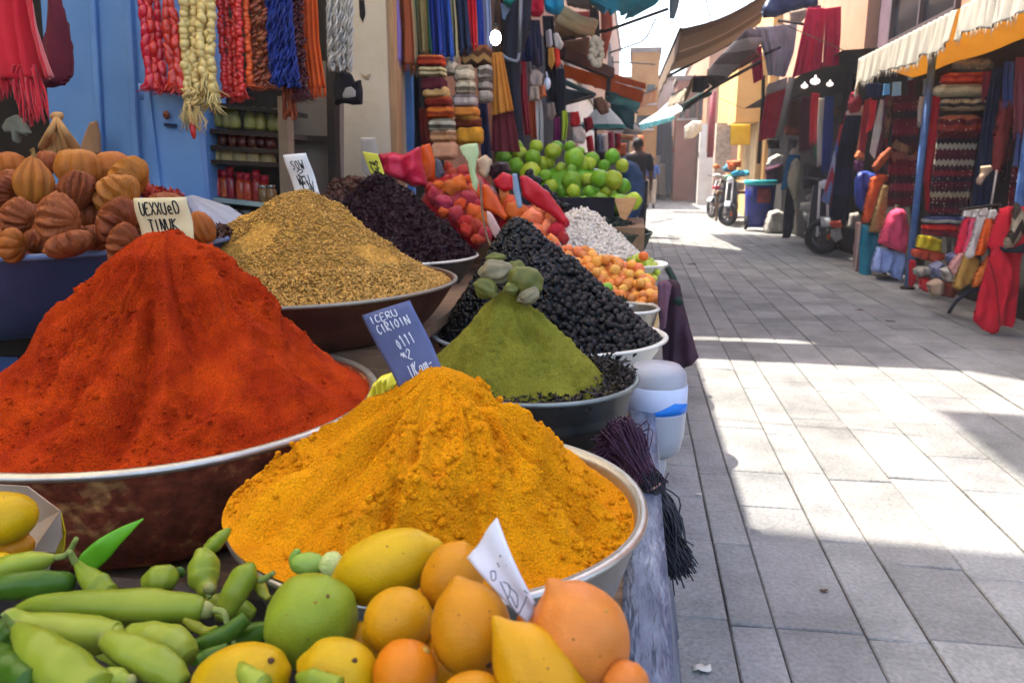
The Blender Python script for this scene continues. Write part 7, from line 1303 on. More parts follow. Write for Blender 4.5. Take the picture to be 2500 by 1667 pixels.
for i in range(22):
    px, py = rr.uniform(1748, 1800), rr.uniform(405, 478); p = at(px, py, 19.8 + rr.uniform(-.1, .6)); s_ = rr.uniform(.05, .13); q = MB(); (q.box((0, 0, 0), (s_ * rr.uniform(1.6, 3), s_ * 2, s_ * rr.uniform(.9, 2)), (0, 0, rr.random()), s_ * .3) if i % 3 else q.ball((0, 0, 0), (s_ * 1.5, s_, s_ * .7), 10, 7, (rr.random(), 0, rr.random()), .5, i)); o = q.build('bundle', M('goods_%d' % (i % 10), cols[i % 10], cols[i % 10], sc=8, rough=.8)); o.location = tuple(p)
    tag(o, '%s bundle heaped on the crowded hand cart' % ('white', 'rust', 'teal', 'tan', 'grey', 'beige', 'crimson', 'green', 'cream', 'wine')[i % 10], 'bundle', 'bundles on the hand cart')
puff('teal_cloth', P3([(665, 985), (700, 970), (765, 975), (772, 1000), (740, 1010), (670, 1005)]), 19.6, .12, M('cyan_cloth', '2a9ab4', '40aac0', sc=8, rough=.8), 'cyan cloth lying on the crowded hand cart', 'cloth', res=18)
puff('orange_basket', P3([(640, 920), (720, 915), (725, 955), (650, 960)]), 19.7, .14, M('orange_basket', 'b0481c', 'c05a28', sc=20, rough=.7, bump=.4), 'orange basket on the hand cart under the yellow poster', 'basket', res=18)
puff('cream_hats', P3([(880, 905), (930, 880), (975, 890), (965, 930), (900, 950), (865, 945)]), 17.2, .16, M('pale_hat', 'a8a090', 'b8b0a0', sc=8, rough=.9), 'pile of pale hats above the blue drum', 'hats', res=18)
for i, (pl_, c_, lb, Y) in enumerate((([(860, 960), (960, 930), (955, 1050), (870, 1060)], '3a1026', 'dark plum clothes heap under the pale hats', 17.6), ([(1145, 830), (1230, 835), (1235, 905), (1145, 905)], '1c6a2a', 'green box deep in the dark shop beyond the scooter', 13.6), ([(985, 570), (1070, 560), (1075, 690), (1060, 760), (980, 750)], '5a3a2a', 'brown leather goods hanging at the dark shop front', 14.6), ([(1075, 720), (1160, 720), (1155, 780), (1075, 785)], '7a5a42', 'tan leather goods on the dark shop shelf', 14.2), ([(1170, 620), (1270, 600), (1290, 650), (1180, 690)], '6a4424', 'amber bag hanging in the dark shop', 13.4), ([(1080, 690), (1170, 640), (1200, 660), (1090, 720)], '1c2030', 'dark blue bag hanging in the dark shop', 13.8), ([(1185, 560), (1320, 520), (1330, 590), (1210, 630)], '3c3a38', 'grey bag hanging high in the dark shop', 13.2), ([(970, 720), (1070, 740), (1075, 780), (975, 770)], '7a3c24', 'orange-brown trim cloth at the dark shop front', 14.4), ([(1085, 930), (1200, 930), (1190, 1070), (1080, 1080)], '241a20', 'dark heap of bags at the back of the scooter', 13.0), ([(1000, 790), (1040, 800), (1040, 870), (990, 870)], '2c2830', 'dark bag hanging over the clothes stand', 14.3), ([(870, 800), (940, 790), (945, 850), (880, 850)], '2a2018', 'dark brown bag hanging under the red cloth', 16.2))):
    puff('goods', P3(pl_), Y, .14, M('mid_%d' % i, c_, c_, sc=8, rough=.85, bump=.2), lb, 'goods', res=18, fold=.02, ff=9, seed=i)
# lit lamps in the dark shop
for (x, y, r_, lb) in ((1990, 199, 10, 'brightest lit lamp under the pink cloths'), (1964, 211, 7, 'small lit lamp left of the brightest lamp'), (2026, 206, 7, 'small dim lamp right of the brightest lamp')):
    p = at(x, y, 12.6); s_ = sz(r_, p); q = MB(); q.ball((0, 0, 0), (s_ * 1.2, s_, s_ * .8), 14, 10); q.lathe([(s_ * .3, s_ * .7), (s_ * .25, s_ * 1.4), (.001, s_ * 1.5)], n=10); o = q.build('lamp', EM('lit_lamp' + ('_bright' if r_ > 10 else ''), 'fff2d8', 1.2 if r_ > 10 else .3)); o.location = tuple(p); tag(o, lb, 'lamp')
# pink cloths and grey tarp over the street edge
m_pk = M('pink_cloth', '9a0c38', 'ac1844', sc=6, rough=.85, tl=.3); m_crc = M('coral_red_cloth', 'a01a30', 'b42840', sc=6, rough=.85, tl=.3)
cloth('pink_cloth', P3([(1105, 45), (1060, 240), (1015, 445)]), P3([(1200, 45), (1195, 200), (1180, 390)]), 11.2, m_pk, 'crimson pink cloth hanging left of the upstairs window', 'cloth', folds=2, amp=.04, thick=.01)
cloth('pink_cloth', P3([(1200, 50), (1200, 200), (1190, 385)]), P3([(1295, 38), (1290, 200), (1278, 375)]), 11.1, m_pk, 'crimson pink cloth closest to the upstairs window', 'cloth', folds=1.4, amp=.04, thick=.01)
cloth('red_cloth', P3([(783, 275), (785, 380), (795, 480)]), P3([(840, 262), (845, 350), (850, 450)]), 13.5, m_pk, 'dark pink cloth hanging behind the grey tarpaulin', 'cloth', folds=1, amp=.03, thick=.01, nu=18)
cloth('grey_tarpaulin', P3([(800, 155), (850, 300), (880, 430)]), P3([(1045, 135), (1020, 300), (970, 440)]), 12.2, M('silver_tarpaulin', '8a8488', '9a949a', '7a7478', sc=5, rough=.35, spec=.5, tl=.3, bump=.4, bsc=8), 'crumpled silver-grey tarpaulin hung beside the pink cloths', 'tarpaulin', folds=3, amp=.08, thick=.008, wrinkle=.02)
cloth('red_cloth', P3([(868, 540), (842, 680), (820, 808)]), P3([(982, 500), (966, 640), (930, 780)]), 14.0, m_crc, 'coral red cloth hanging over the clothes stand', 'cloth', folds=1.6, amp=.05, thick=.01)
cloth('grey_flap', P3([(862, 545), (870, 500), (880, 480)]), P3([(985, 505), (985, 470), (990, 440)]), 13.9, M('grey_flap', '7a7670', '8a8680', sc=6, rough=.8), 'grey canvas flap above the coral red cloth', 'canvas', folds=1, amp=.02, nu=16, nv=10)
q = MB(); q.tube([at(1933, 190, 13.6), at(1900, 340, 13.6)], .05, 10); tag(q.build('grey_post', M('grey_post', '6a645c', '7a746a', sc=6, rough=.8)), 'grey wooden post between coral red cloth and dark shop', 'post')
q = MB(); q.tube([at(1864, 185, 14.4), at(1863, 235, 14.4), at(1852, 400, 14.4)], .03, 8); tag(q.build('dark_post', m_dwood), 'dark slim post left of the coral red cloth', 'post')
q = MB(); q.tube([at(1905, 115, 12), at(1865, 135, 12.1)], .02, 6); q.tube([at(1900, 50, 12), at(2000, 66, 11.8)], .02, 6); tag(q.build('awning_strut', m_dwood), 'dark strut bars behind the silver-grey tarpaulin', 'strut')
puff('navy_tarpaulin', P3([(880, -20), (1160, -20), (1165, 30), (1100, 50), (1000, 70), (920, 100), (850, 105), (835, 60)]), 12.5, .12, M('navy_tarpaulin', '1c2a4a', '2a3a5c', sc=4, rough=.5), 'dark navy tarpaulin bulging at the top beside the brown awning', 'tarpaulin', res=26, fold=.04, ff=12)
puff('beige_flap', P3([(1000, 70), (1095, 48), (1100, 90), (1060, 140), (1005, 125)]), 12.3, .05, M('beige_flap', '7a6a5c', '8c7c6c', sc=5, rough=.85), 'beige canvas flap under the navy tarpaulin', 'canvas', res=20)
cloth('maroon_flap', P3([(1110, 40), (1120, 100), (1165, 165)]), P3([(1180, 30), (1185, 100), (1195, 160)]), 11.6, M('maroon_flap', '5a1030', '6a1a3c', sc=5, rough=.85, tl=.2), 'dark magenta flap above the pink cloth', 'cloth', folds=1, amp=.03, nu=16)
# brown folded awning
m_brw = M('brown_canvas', '6e5c4c', '84705c', sc=2, rough=.9, tl=.35)
ba = thing('brown_awning', 'big brown striped awning sloping over the right side of the street', 'awning', at(1740, 100, 15))
A0, B0, A1, B1 = at(1662, 72, 13), at(1890, -28, 13), at(1611, 190, 17), at(1850, 64, 17)
mb_b = BANDS('brown_stripes', ['6a5848', '7c6a58', '9a8672', '70604e', '8a7864', '62503f'], 'Y', .02, 2, tl=.4)
G = np.array([[A0 * (1 - u) * (1 - v) + B0 * u * (1 - v) + A1 * (1 - u) * v + B1 * u * v + np.array([0, 0, -.10 * math.sin(math.pi * u) + .05 * math.sin(v * 14)]) for u in np.linspace(0, 1, 30)] for v in np.linspace(0, 1, 40)])
q = MB(); q.grid(G); o = q.build('canvas', mb_b, ba); solid(o, .02)
G = np.array([[A0 * (1 - v) + A1 * v + np.array([-.02 * s_, 0, -.38 * s_ + .03 * math.sin(v * 30) * s_]) for s_ in np.linspace(0, 1, 8)] for v in np.linspace(0, 1, 40)]); q = MB(); q.grid(G); o = q.build('valance', m_brw, ba); solid(o, .015)
q = MB(); q.tube([A1 - np.array([0, 0, .06]), B1 - np.array([0, 0, .06])], .03, 8); q.build('bar', m_dwood, ba); q = MB(); q.tube([A0, A1], .03, 8); q.build('front_bar', m_dwood, ba)
# rolled awning below it
ra = thing('rolled_awning', 'rolled grey-white awning jutting toward the street', 'awning', at(1780, 150, 12.5))
P = spline([at(1737, 205, 12.6), at(1755, 178, 12.5), at(1790, 140, 12.3), at(1842, 88, 12.0)], 20); q = MB(); q.tube(P, np.r_[np.linspace(.10, .17, 6), np.full(14, .15)], 14); q.v[0] = q.v[0] + (fbm(q.v[0] * 6, 3, 4) * .03)[:, None]; q.build('roll', BANDS('rollstripe', ['4a4240', '8a8680', '6a625c', 'a09c96', '54484a'], 'Z', .05, 2), ra)
q = MB(); q.tube([at(1675, 262, 12.9), at(1740, 215, 12.7), at(1858, 150, 12.2)], .025, 8); q.build('bar', m_dwood, ra); puff('brown_fold', [(1755, 190), (1790, 150), (1838, 108), (1845, 120), (1858, 140), (1800, 172), (1770, 195)], 12.7, .06, M('brown_fold', '54302a', '663c34', sc=5, rough=.85), res=22, parent=ra)
puff('dark_canvas', P3([(455, 440), (540, 430), (545, 500), (500, 530), (440, 530)]), 15, .1, M('black_canvas', '14161c', '1e2028', sc=5, rough=.8), 'black canvas bag hanging below the rolled awning tip', 'canvas', res=18)
puff('green_awning', P3([(395, 590), (480, 535), (560, 520), (555, 545), (480, 580), (430, 620), (385, 640)]), 17, .06, M('dark_green_canvas', '14302a', '1e4038', sc=5, rough=.8), 'dark green awning edge above the sunlit white awning', 'awning', res=22)
puff('straw_fan', P3([(395, 590), (400, 540), (440, 450), (465, 420), (462, 470), (420, 560)]), 15.6, .03, M('straw_fan', '6a6048', '7c7258', sc=14, rough=.9), 'straw-coloured fan shape hanging at the awning bar', 'fan', res=20)
# cream bay house and poster
bh = thing('bay_house', 'cream house with a projecting upper bay and sunlit street face', 'building', (2.9, 23, 0))
q = MB(); q.box((2.85, 23.2, 3.2), (.9, 4.6, 1.55)); q.build('bay', m_cream, bh, False); q = MB(); q.box((4.9, 23.2, 2.6), (3.6, 5.4, 5.2)); q.build('wall', m_cream, bh, False); q = MB(); q.box((2.83, 23.2, 4.02), (1.0, 4.75, .09)); q.build('cornice', m_white, bh, False)
q = MB(); q.box((3.0, 22.2, 1.2), (.06, 2.6, 2.4)); q.box((3.3, 20.95, 1.2), (.7, .06, 2.4)); q.build('shop_wall', M('tan_wall', '9a8460', 'ac966e', sc=3, rough=.9), bh, False)
puff('yellow_poster', P3([(662, 712), (778, 710), (775, 828), (662, 830)]), 20.7, .02, M('yellow_poster', 'b8900e', 'd0a81c', '8a5a14', sc=1.6, rough=.5), 'yellow poster with brown shapes below the cream bay', 'poster', res=20)
sp = thing('stone_pillar', 'rough stone pillar under the cream bay', 'pillar', at(1762, 475, 22.5)); a = at(1745, 400, 22.5); b_ = at(1783, 400, 22.5); q = MB(); q.box(((a[0] + b_[0]) / 2, 22.7, 1.25), (b_[0] - a[0], .4, 2.5)); q.build('shaft', M('rough_stone', '8a7868', 'b0a090', '5c4e44', sc=9, rough=.95, bump=.8, bsc=14), sp, False)
q = MB(); q.tube([at(1733, 385, 26), at(1742, 225, 26)], .10, 10); tag(q.build('maroon_pole', M('maroon_paint', '5a1420', '6c1c2a', sc=5, rough=.6)), 'maroon post at the corner of the cream bay house', 'post')
wd = thing('white_gatepost', 'white painted gate post far down the right side', 'gate post', at(1722, 493, 30)); a, b_ = at(1706, 400, 30), at(1742, 400, 30); q = MB(); q.box(((a[0] + b_[0]) / 2, 30.2, .95), (b_[0] - a[0], .5, 1.9)); q.build('lower_block', m_white, wd, False); q = MB(); q.box((a[0] + .12, 30.2, 2.3), (.24, .4, 1.2)); q.build('upper_post', m_white, wd, False)
puff('shop_sign', P3([(398, 725), (450, 690), (500, 692), (502, 745), (450, 790), (398, 795)]), 27.5, .2, M('blank_cream_sign', 'a89c84', 'b8ac94', sc=4, rough=.7), 'blank cream box sign jutting over the far shop', 'sign', res=20)
# far end of the street
building('end_house', -1.1, 2.4, 38, 44, 5.3, m_white, 'pale house closing the far end of the street', [], -1)
building('salmon_house', 2.5, 7, 31, 46, 6.4, m_pink, 'salmon house above the far right shops', [(33, 34.2, 3.4, 4.8), (37, 38.2, 3.4, 4.8)], -1)
q = MB(); q.box((1.1, 37.5, 1.4), (4.2, .3, 2.8)); tag(q.build('far_shop_front', m_dark, None, False), 'dark shop front across the far end of the street', 'shop front')
FAR = [((1585, 1602, 310, 420), '1a2236', 'dark navy garment at the far shop front'), ((1603, 1640, 295, 470), '1c2840', 'wide slate-blue cloth at the far shop front'), ((1640, 1668, 345, 470), '28304a', 'blue-grey cloth right of the far shop front middle'), ((1588, 1612, 380, 475), '8a7460', 'pale flower-printed dress at the far shop front'), ((1612, 1624, 400, 478), 'a08a70', 'beige dress at the far shop front'), ((1576, 1590, 430, 480), '2a3c70', 'blue garment low at the far shop front'), ((1665, 1706, 330, 400), '141822', 'black opening cloth beside the cream box sign'), ((1560, 1580, 330, 400), '7a4a3a', 'brownish cloth at the left of the far shop front')]
for i, ((x0, x1, y0, y1), c_, lb) in enumerate(FAR): cloth('hanging_garment', [(x0, y0), (x0 - 1, y1)], [(x1, y0), (x1, y1)], 36.5 - .05 * i, M('far_%d' % i, c_, c_, sc=4, rough=.9), lb, 'garment', 'garments at the far shop front', folds=2, amp=.08, thick=.03, nu=18, nv=12)
for i, (x, y, r_, c_, lb) in enumerate(((1648, 366, 8, '8a2418', 'red lantern hanging at the far shop front'), (1676, 290, 10, 'a8506a', 'pink balloon-like bag above the cream box sign'), (1690, 288, 8, 'b0602a', 'orange round bag beside the pink one'), (1684, 480, 9, '8a2a50', 'magenta bag on the far ground'), (1690, 455, 8, '9a98a0', 'white bag on the far ground'), )):
    p = at(x, y, 35.5); s_ = sz(r_, p); q = MB(); q.ball((0, 0, 0), (s_, s_, s_ * 1.1), 12, 8, None, .15, i); q.lathe([(s_ * .2, s_), (s_ * .1, s_ * 1.5)], n=8); o = q.build('round_bag', M('frb_%d' % i, c_, c_, sc=5, rough=.7)); o.location = tuple(p); tag(o, lb, 'bag')
fw = thing('white_awning', 'sunlit white awning with teal fringe over the far shop', 'awning', at(1610, 290, 27))
o = cloth('canvas', [(1640, 246), (1600, 280), (1560, 305)], [(1672, 268), (1640, 285), (1580, 314)], (26, 25), M('bright_white_canvas', 'c0c0ba', 'd0d0ca', sc=4, rough=.9, tl=.3), parent=fw, folds=2, amp=.04, thick=.02, grow=0); o2 = cloth('fringe', [(1560, 304), (1566, 318)], [(1650, 284), (1640, 296)], 24.9, M('teal_fringe', '3a8a8a', '5aa0a0', sc=8, rough=.9), parent=fw, folds=6, amp=.05, thick=.02, nu=30, nv=8)
# wires across the sky
def wire(label, pts, Y, r=.008): q = MB(); q.tube(spline([at(x, y, Y) for x, y in pts], 24), r, 5); return tag(q.build('wire', m_dwood), label, 'wire')
wire('thin wire sagging across the open sky', [(1486, 130), (1540, 112), (1575, 95), (1598, 52), (1604, 45)], 12, .012); wire('lower thin wire above the orange awning', [(1490, 152), (1545, 154), (1600, 158)], 20, .016)
q = MB(); q.tube(spline([at(1722, -10, 14), at(1728, 20, 14), at(1733, 42, 14)], 8), .012, 6); tag(q.build('cable', m_dwood), 'short cable hanging above the brown awning', 'cable')

# far facades and layered awnings
def facade_windows(x_list, y, z, w_, h_, parent):
    for x in x_list:
        q = MB(); q.box((x, y - .02, z), (w_, .06, h_)); wi = q.build('window', m_glass, parent, False)
        q = MB(); q.box((x, y - .06, z - h_ / 2 - .06), (w_ + .2, .12, .08)); q.build('sill', m_white, wi, False)
GAIN[0] = 1.0
oh = building('ochre_house', -.35, .75, 33.5, 37.0, 5.9, M('ochre_plaster', 'a8793e', 'b58a50', sc=2, rough=.9, bump=.2), 'narrow ochre house in the middle of the far end', [], -1); facade_windows((-.05, .45), 33.5, 4.3, .32, .7, oh); facade_windows((.2,), 33.5, 3.2, .7, .5, oh)
rh = building('rose_house', 1.55, 2.45, 34.5, 37.2, 4.9, M('rose_plaster', '9c6a56', 'a87864', sc=2, rough=.9, bump=.2), 'narrow rose house right of the ochre house at the far end', [], -1); facade_windows((1.8, 2.2), 34.5, 3.7, .26, .6, rh)
for i, (L_, R_, Y, c_, lb) in enumerate((([(1556, 236), (1560, 262)], [(1604, 216), (1600, 250)], (30, 29), 'b06a2a', 'orange-brown awning below the ochre house'), ([(1640, 232), (1630, 262)], [(1700, 206), (1676, 246)], (24, 23), 'a8977c', 'tan awning between white awning and green awning'), ([(1484, 262), (1492, 288)], [(1556, 276), (1552, 300)], (20, 22), 'c0b8a8', 'pale awning over the far left stalls'), ([(1500, 232), (1506, 250)], [(1566, 244), (1560, 266)], (24, 26), '9a5a28', 'rust awning over the far left stalls'), ([(1400, 100), (1412, 132)], [(1470, 128), (1466, 160)], (11, 12.5), 'b0702c', 'amber awning among the flower strings'))):
    o = cloth('far_awning', L_, R_, Y, M('far_awning_%d' % i, c_, c_, sc=4, rough=.9, tl=.4), lb, 'awning', folds=2, amp=.05, thick=.02, nu=24, nv=12, seed=i)
    q = MB(); (yl, yr) = Y; q.bar(at(*L_[0], yl), at(*R_[0], yr), .05); q.build('bar', m_dwood, o, False)
GAIN[0] = 1.4
# ------------------------------------------------------------------ left side of the street beyond the scarves
P2 = lambda L_: [(830 + x * .3571, y * .3571) for x, y in L_]
def C(name): return M('c_' + name, name, name, sc=8, rough=.85, bump=.15)
HL = [('navy', '141a38', [(1262, 0), (1268, 60), (1276, 150)], [(1284, 0), (1290, 60), (1300, 150)], 6.0, 'deep navy cloth strip beside the furled awning'), ('maroon', '6a1420', [(1262, 150), (1266, 240), (1282, 330)], [(1284, 150), (1288, 240), (1296, 330)], 6.1, 'wine red cloth strip hanging beside the furled awning'), ('black', '0e1018', [(1324, 40), (1330, 120), (1336, 250)], [(1352, 40), (1356, 120), (1362, 250)], 6.6, 'black bag column hanging beside the white pouch'), ('black', '101420', [(1352, 165), (1354, 240), (1350, 355)], [(1378, 168), (1380, 240), (1372, 350)], 6.9, 'black cloth hanging to the lime pile'), ('dark', '20243a', [(1294, 50), (1296, 110), (1300, 160)], [(1318, 50), (1322, 110), (1324, 160)], 6.3, 'dark slate bag hanging under the crimson bag'), ('rust', '8a3a1c', [(1290, 240), (1292, 290), (1298, 340)], [(1306, 240), (1308, 290), (1312, 340)], 6.3, 'rust cloth strip above the lime pile'), ('purple', '5a0e40', [(1352, 288), (1354, 320), (1352, 352)], [(1366, 286), (1368, 320), (1364, 350)], 6.7, 'purple cloth strip above the lime pile'), ('lime', '8a9a24', [(1372, 272), (1372, 310), (1370, 345)], [(1384, 270), (1387, 300), (1382, 340)], 6.7, 'lime green cloth strip above the lime pile'), ('white', '9a9c98', [(1306, 245), (1308, 300), (1308, 355)], [(1322, 245), (1326, 300), (1326, 360)], 6.4, 'white knotted cloth hanging above the lime pile')]
for i, (nm, c_, L_, R_, Y, lb) in enumerate(HL): cloth('hanging_cloth', L_, R_, Y, C(c_), lb, 'cloth', folds=1.3, amp=.03, nu=16, seed=i)
for i, (pl_, c_, Y, d, lb) in enumerate(([([(1286, -20), (1326, -20), (1328, 30), (1318, 42), (1300, 42), (1288, 30)], '8a0c24', 6.2, .07, 'crimson bag hanging at the top before the cyan canopy'), ([(1332, 76), (1346, 72), (1350, 110), (1344, 120), (1334, 116)], '8a8c90', 6.5, .04, 'pale grey pouch hanging on the black column'), ([(1350, 84), (1362, 80), (1376, 108), (1370, 122), (1356, 118)], 'a09c94', 6.55, .05, 'white pouch hanging right of the grey pouch'), ([(1338, 120), (1352, 116), (1356, 150), (1346, 172), (1338, 160)], '9a6a28', 6.5, .05, 'amber bag hanging under the grey pouch'), ([(1352, 118), (1366, 122), (1368, 160), (1356, 168)], 'a02418', 6.55, .05, 'red bag hanging beside the amber bag'), ([(1292, 175), (1310, 168), (1326, 182), (1322, 210), (1300, 215), (1292, 200)], '8a8078', 6.3, .05, 'beige embroidered bag above the white knotted cloth'), ([(1294, 212), (1316, 210), (1318, 246), (1292, 248)], '8c7e70', 6.28, .05, 'grey beige bag right under the embroidered one'), ([(1312, 212), (1330, 208), (1334, 235), (1318, 240)], 'a05a38', 6.35, .04, 'orange patch bag beside the grey beige bag'), ([(1334, 255), (1352, 250), (1358, 280), (1346, 296), (1334, 285)], '6a6058', 6.6, .04, 'dusty bunch of dried pods beside the white knotted cloth'), ([(1308, 120), (1314, 118), (1320, 160), (1312, 172), (1306, 150)], '2a2434', 6.25, .03, 'slim dark loop bag under the slate bag')])): puff('hanging_bag', pl_, Y, d, C(c_), lb, 'bag', res=20, fold=.01, ff=7, seed=i)
q = MB(); q.ball(at(1336, 205, 6.45), (.03, .03, .05), 12, 8); q.tube([at(1336, 190, 6.45), at(1334, 176, 6.45)], .006, 5); tag(q.build('light_bulb', M('unlit_bulb', 'a8b4c0', rough=.2, spec=.5)), 'unlit pale bulb hanging among the dark bags', 'light bulb')
q = MB(); q.tube([at(1287, 40, 6.15), at(1290, 120, 6.15), at(1296, 180, 6.2)], .008, 6); tag(q.build('cord', M('grey_cord', '6a6a72', rough=.8)), 'grey cord hanging down beside the furled awning', 'cord')
# canopies above
puff('cyan_canopy', [(1322, -25), (1376, -25), (1376, 18), (1366, 34), (1350, 36), (1332, 28)], 7.2, .12, M('cyan_canopy', '1a90b4', '28a4c4', sc=4, rough=.6, tl=.4), 'bright cyan cloth bundle at the top of the left row', 'cloth', res=24, fold=.03, ff=12)
puff('teal_canopy', [(1225, -25), (1266, -25), (1270, 8), (1250, 20), (1232, 14)], 6.0, .1, M('teal_bundle', '127a7a', '1e9090', sc=4, rough=.6, tl=.3), 'teal cloth bundle above the navy strip', 'cloth', res=20)
puff('pale_blue_panel', [(1222, 8), (1256, 22), (1262, 46), (1240, 54), (1226, 46)], 6.1, .02, M('pale_blue_panel', '6a8cb4', '7c9cc0', sc=4, rough=.6), 'pale blue panel behind the lit bulb', 'panel', res=18)
tcn = thing('teal_awning', 'teal awning stretched high across the left side of the street', 'awning', at(1540, 10, 9)); o = cloth('canvas', [(1395, -60), (1440, 6), (1475, 26)], [(1670, -70), (1600, 12), (1545, 42)], (8.0, 9.0), M('teal_canvas', '0c6a80', '127e94', '0a5468', sc=3, rough=.7, tl=.35), parent=tcn, folds=2, amp=.04, thick=.01, grow=0); q = MB(); q.bar(at(1475, 78, 9.3), at(1632, 22, 9.3), .03); q.build('front_bar', m_dwood, tcn, False); q = MB(); q.bar(at(1545, -20, 9.1), at(1545, 42, 9.1), .04); q.build('brace', m_dwood, tcn, False)
puff('grey_fin', [(1634, -20), (1663, -20), (1656, 20), (1646, 48), (1634, 46)], 10, .05, M('slate_canvas', '4a626c', '5a727c', sc=4, rough=.7), 'slate grey folded canvas at the top of the sky gap', 'canvas', res=20)
puff('brown_canvas', [(1376, -20), (1450, -20), (1445, 26), (1420, 22), (1385, 14)], 8.6, .08, M('brown_grey_canvas', '5a5048', '6a6058', sc=4, rough=.9), 'brown-grey canvas behind the cyan bundle', 'canvas', res=22)
for i, (a, b_, r_, c_, lb) in enumerate((((1362, 20), (1452, 62), .055, 'b0a482', 'upper cream rolled canopy on the left row'), ((1360, 42), (1446, 76), .05, '9c8c6a', 'lower cream rolled canopy on the left row'))): q = MB(); q.tube(spline([at(*a, 8.4), (at(*a, 8.4) + at(*b_, 8.8)) / 2 - np.array([0, 0, .03]), at(*b_, 8.8)], 14), r_, 10); q.v[0] = q.v[0] + (fbm(q.v[0] * 9, 3, i) * .02)[:, None]; tag(q.build('rolled_canopy', C(c_)), lb, 'canopy')
puff('tan_canopy', [(1356, 40), (1400, 58), (1446, 82), (1430, 92), (1380, 96), (1352, 88)], 8.9, .08, M('tan_canopy', '7a6040', '8c7250', sc=5, rough=.85, tl=.2), 'tan canopy hanging under the cream rolls', 'canopy', res=24, fold=.02, ff=8)
puff('rust_canopy', [(1352, 96), (1400, 98), (1440, 90), (1440, 160), (1400, 150), (1372, 140)], 9.6, .08, M('brown_awning_cloth', '5a4030', '6c5040', sc=5, rough=.9), 'brown cloth under the tan canopy', 'cloth', res=22)
puff('red_banner', [(1378, 30), (1450, 28), (1448, 62), (1400, 56)], 9.4, .04, M('brick_banner', '8a3428', '9c4438', sc=5, rough=.85), 'brick red cloth behind the cream rolls', 'cloth', res=18)
GAIN[0] = 1.2; q = MB(); q.tube([at(1450, 20, 9.0), at(1458, 150, 9.0)], .05, 8); tag(q.build('awning_post', m_dwood), 'dark awning post beside the sky gap', 'post'); q = MB(); q.bar(at(1368, 98, 8.8), at(1474, 76, 9.0), .035); tag(q.build('awning_bar', m_dwood), 'dark bar under the tan canopy', 'bar')
puff('salmon_cloth', [(1466, 26), (1494, 26), (1496, 70), (1486, 110), (1478, 150), (1468, 120)], 10, .05, M('salmon_cloth', 'a85a44', 'b86a54', sc=5, rough=.85, tl=.3), 'salmon cloth hanging at the edge of the sky gap', 'cloth', res=22, fold=.02, ff=5)
wl = M('cream_blossom', 'a8a48c', 'b8b49c', sc=20, rough=.8)
for i, (x, y0, y1) in enumerate(((1446, 92, 158), (1464, 96, 160))):
    t = thing('flower_string', ('left' if i == 0 else 'right') + ' string of white dried flowers above the orange awning', 'flower string', at(x, y0, 8.2)); r_ = random.Random(i)
    for k in range(9): p = at(x + r_.uniform(-8, 8), y0 + (y1 - y0) * (k + .5) / 9, 8.2); q = MB(); q.ball(p, .035 * r_.uniform(.7, 1.2), 10, 7, None, .4, k); q.build('flower', wl, t)
# orange awning with beam
oa = thing('orange_awning', 'orange canvas awning on a dark beam over the left row', 'awning', at(1480, 190, 10)); m_oc = M('orange_canvas', 'a04a10', 'b25a18', sc=4, rough=.85, tl=.4)
q = MB(); q.bar(at(1372, 130, 9.0), at(1492, 180, 10.0), .09, .12); q.build('beam', M('brown_beam', '3a241e', '4c3028', sc=6, rough=.8), oa, False)
for (L_, R_, Y) in (([(1376, 158), (1376, 188)], [(1488, 190), (1484, 224)], (9.0, 10.0)), ([(1490, 178), (1488, 196)], [(1574, 204), (1572, 218)], (10, 10.8)), ([(1492, 198), (1490, 222)], [(1570, 222), (1562, 252)], (10, 10.8))): o = cloth('canvas', L_, R_, Y, m_oc, parent=oa, folds=1.2, amp=.02, thick=.01, nu=20, nv=14)
q = MB(); q.bar(at(1489, 178, 9.95), at(1482, 232, 9.95), .05); q.build('post', m_dwood, oa, False)
q = MB(); q.tube([at(1376, 200, 8.8), at(1450, 232, 9.6)], .03, 8); tag(q.build('teal_bar', M('dark_teal_paint', '0e3a40', '164a50', sc=6, rough=.6)), 'dark teal bar under the orange awning', 'bar'); q = MB(); q.tube([at(1374, 255, 8.6), at(1445, 236, 9.2)], .02, 8); tag(q.build('iron_bar', m_dwood), 'iron bar running under the orange awning', 'bar')
puff('grey_awning', [(1376, 215), (1440, 228), (1450, 240), (1400, 248), (1378, 252)], 9.5, .05, M('slate_awning', '2c3c44', '3a4a54', sc=5, rough=.8), 'slate grey awning fold under the orange awning', 'awning', res=20)
q = MB(); q.tube(spline([at(1492, 232, 10.4), at(1520, 244, 10.6), at(1548, 258, 10.8)], 12), .10, 12); tag(q.build('teal_roll', M('pale_teal_canvas', '3a7c80', '4c8e90', sc=4, rough=.7)), 'rolled pale teal canvas under the orange awning', 'roll')
puff('teal_drape', [(1490, 250), (1520, 256), (1548, 272), (1550, 290), (1546, 318), (1530, 312), (1510, 286), (1492, 268)], 10.6, .06, M('deep_teal_canvas', '0e4a50', '165a60', sc=4, rough=.7, tl=.3), 'deep teal canvas drape under the pale teal roll', 'canvas', res=22, fold=.02, ff=7)
puff('dried_bundle', [(1448, 240), (1470, 236), (1484, 250), (1488, 275), (1468, 282), (1450, 262)], 10, .06, M('dried_bundle', '6a5040', '7c6250', sc=14, rough=.9), 'brown dried bundle hanging from the orange awning post', 'bundle', res=18)
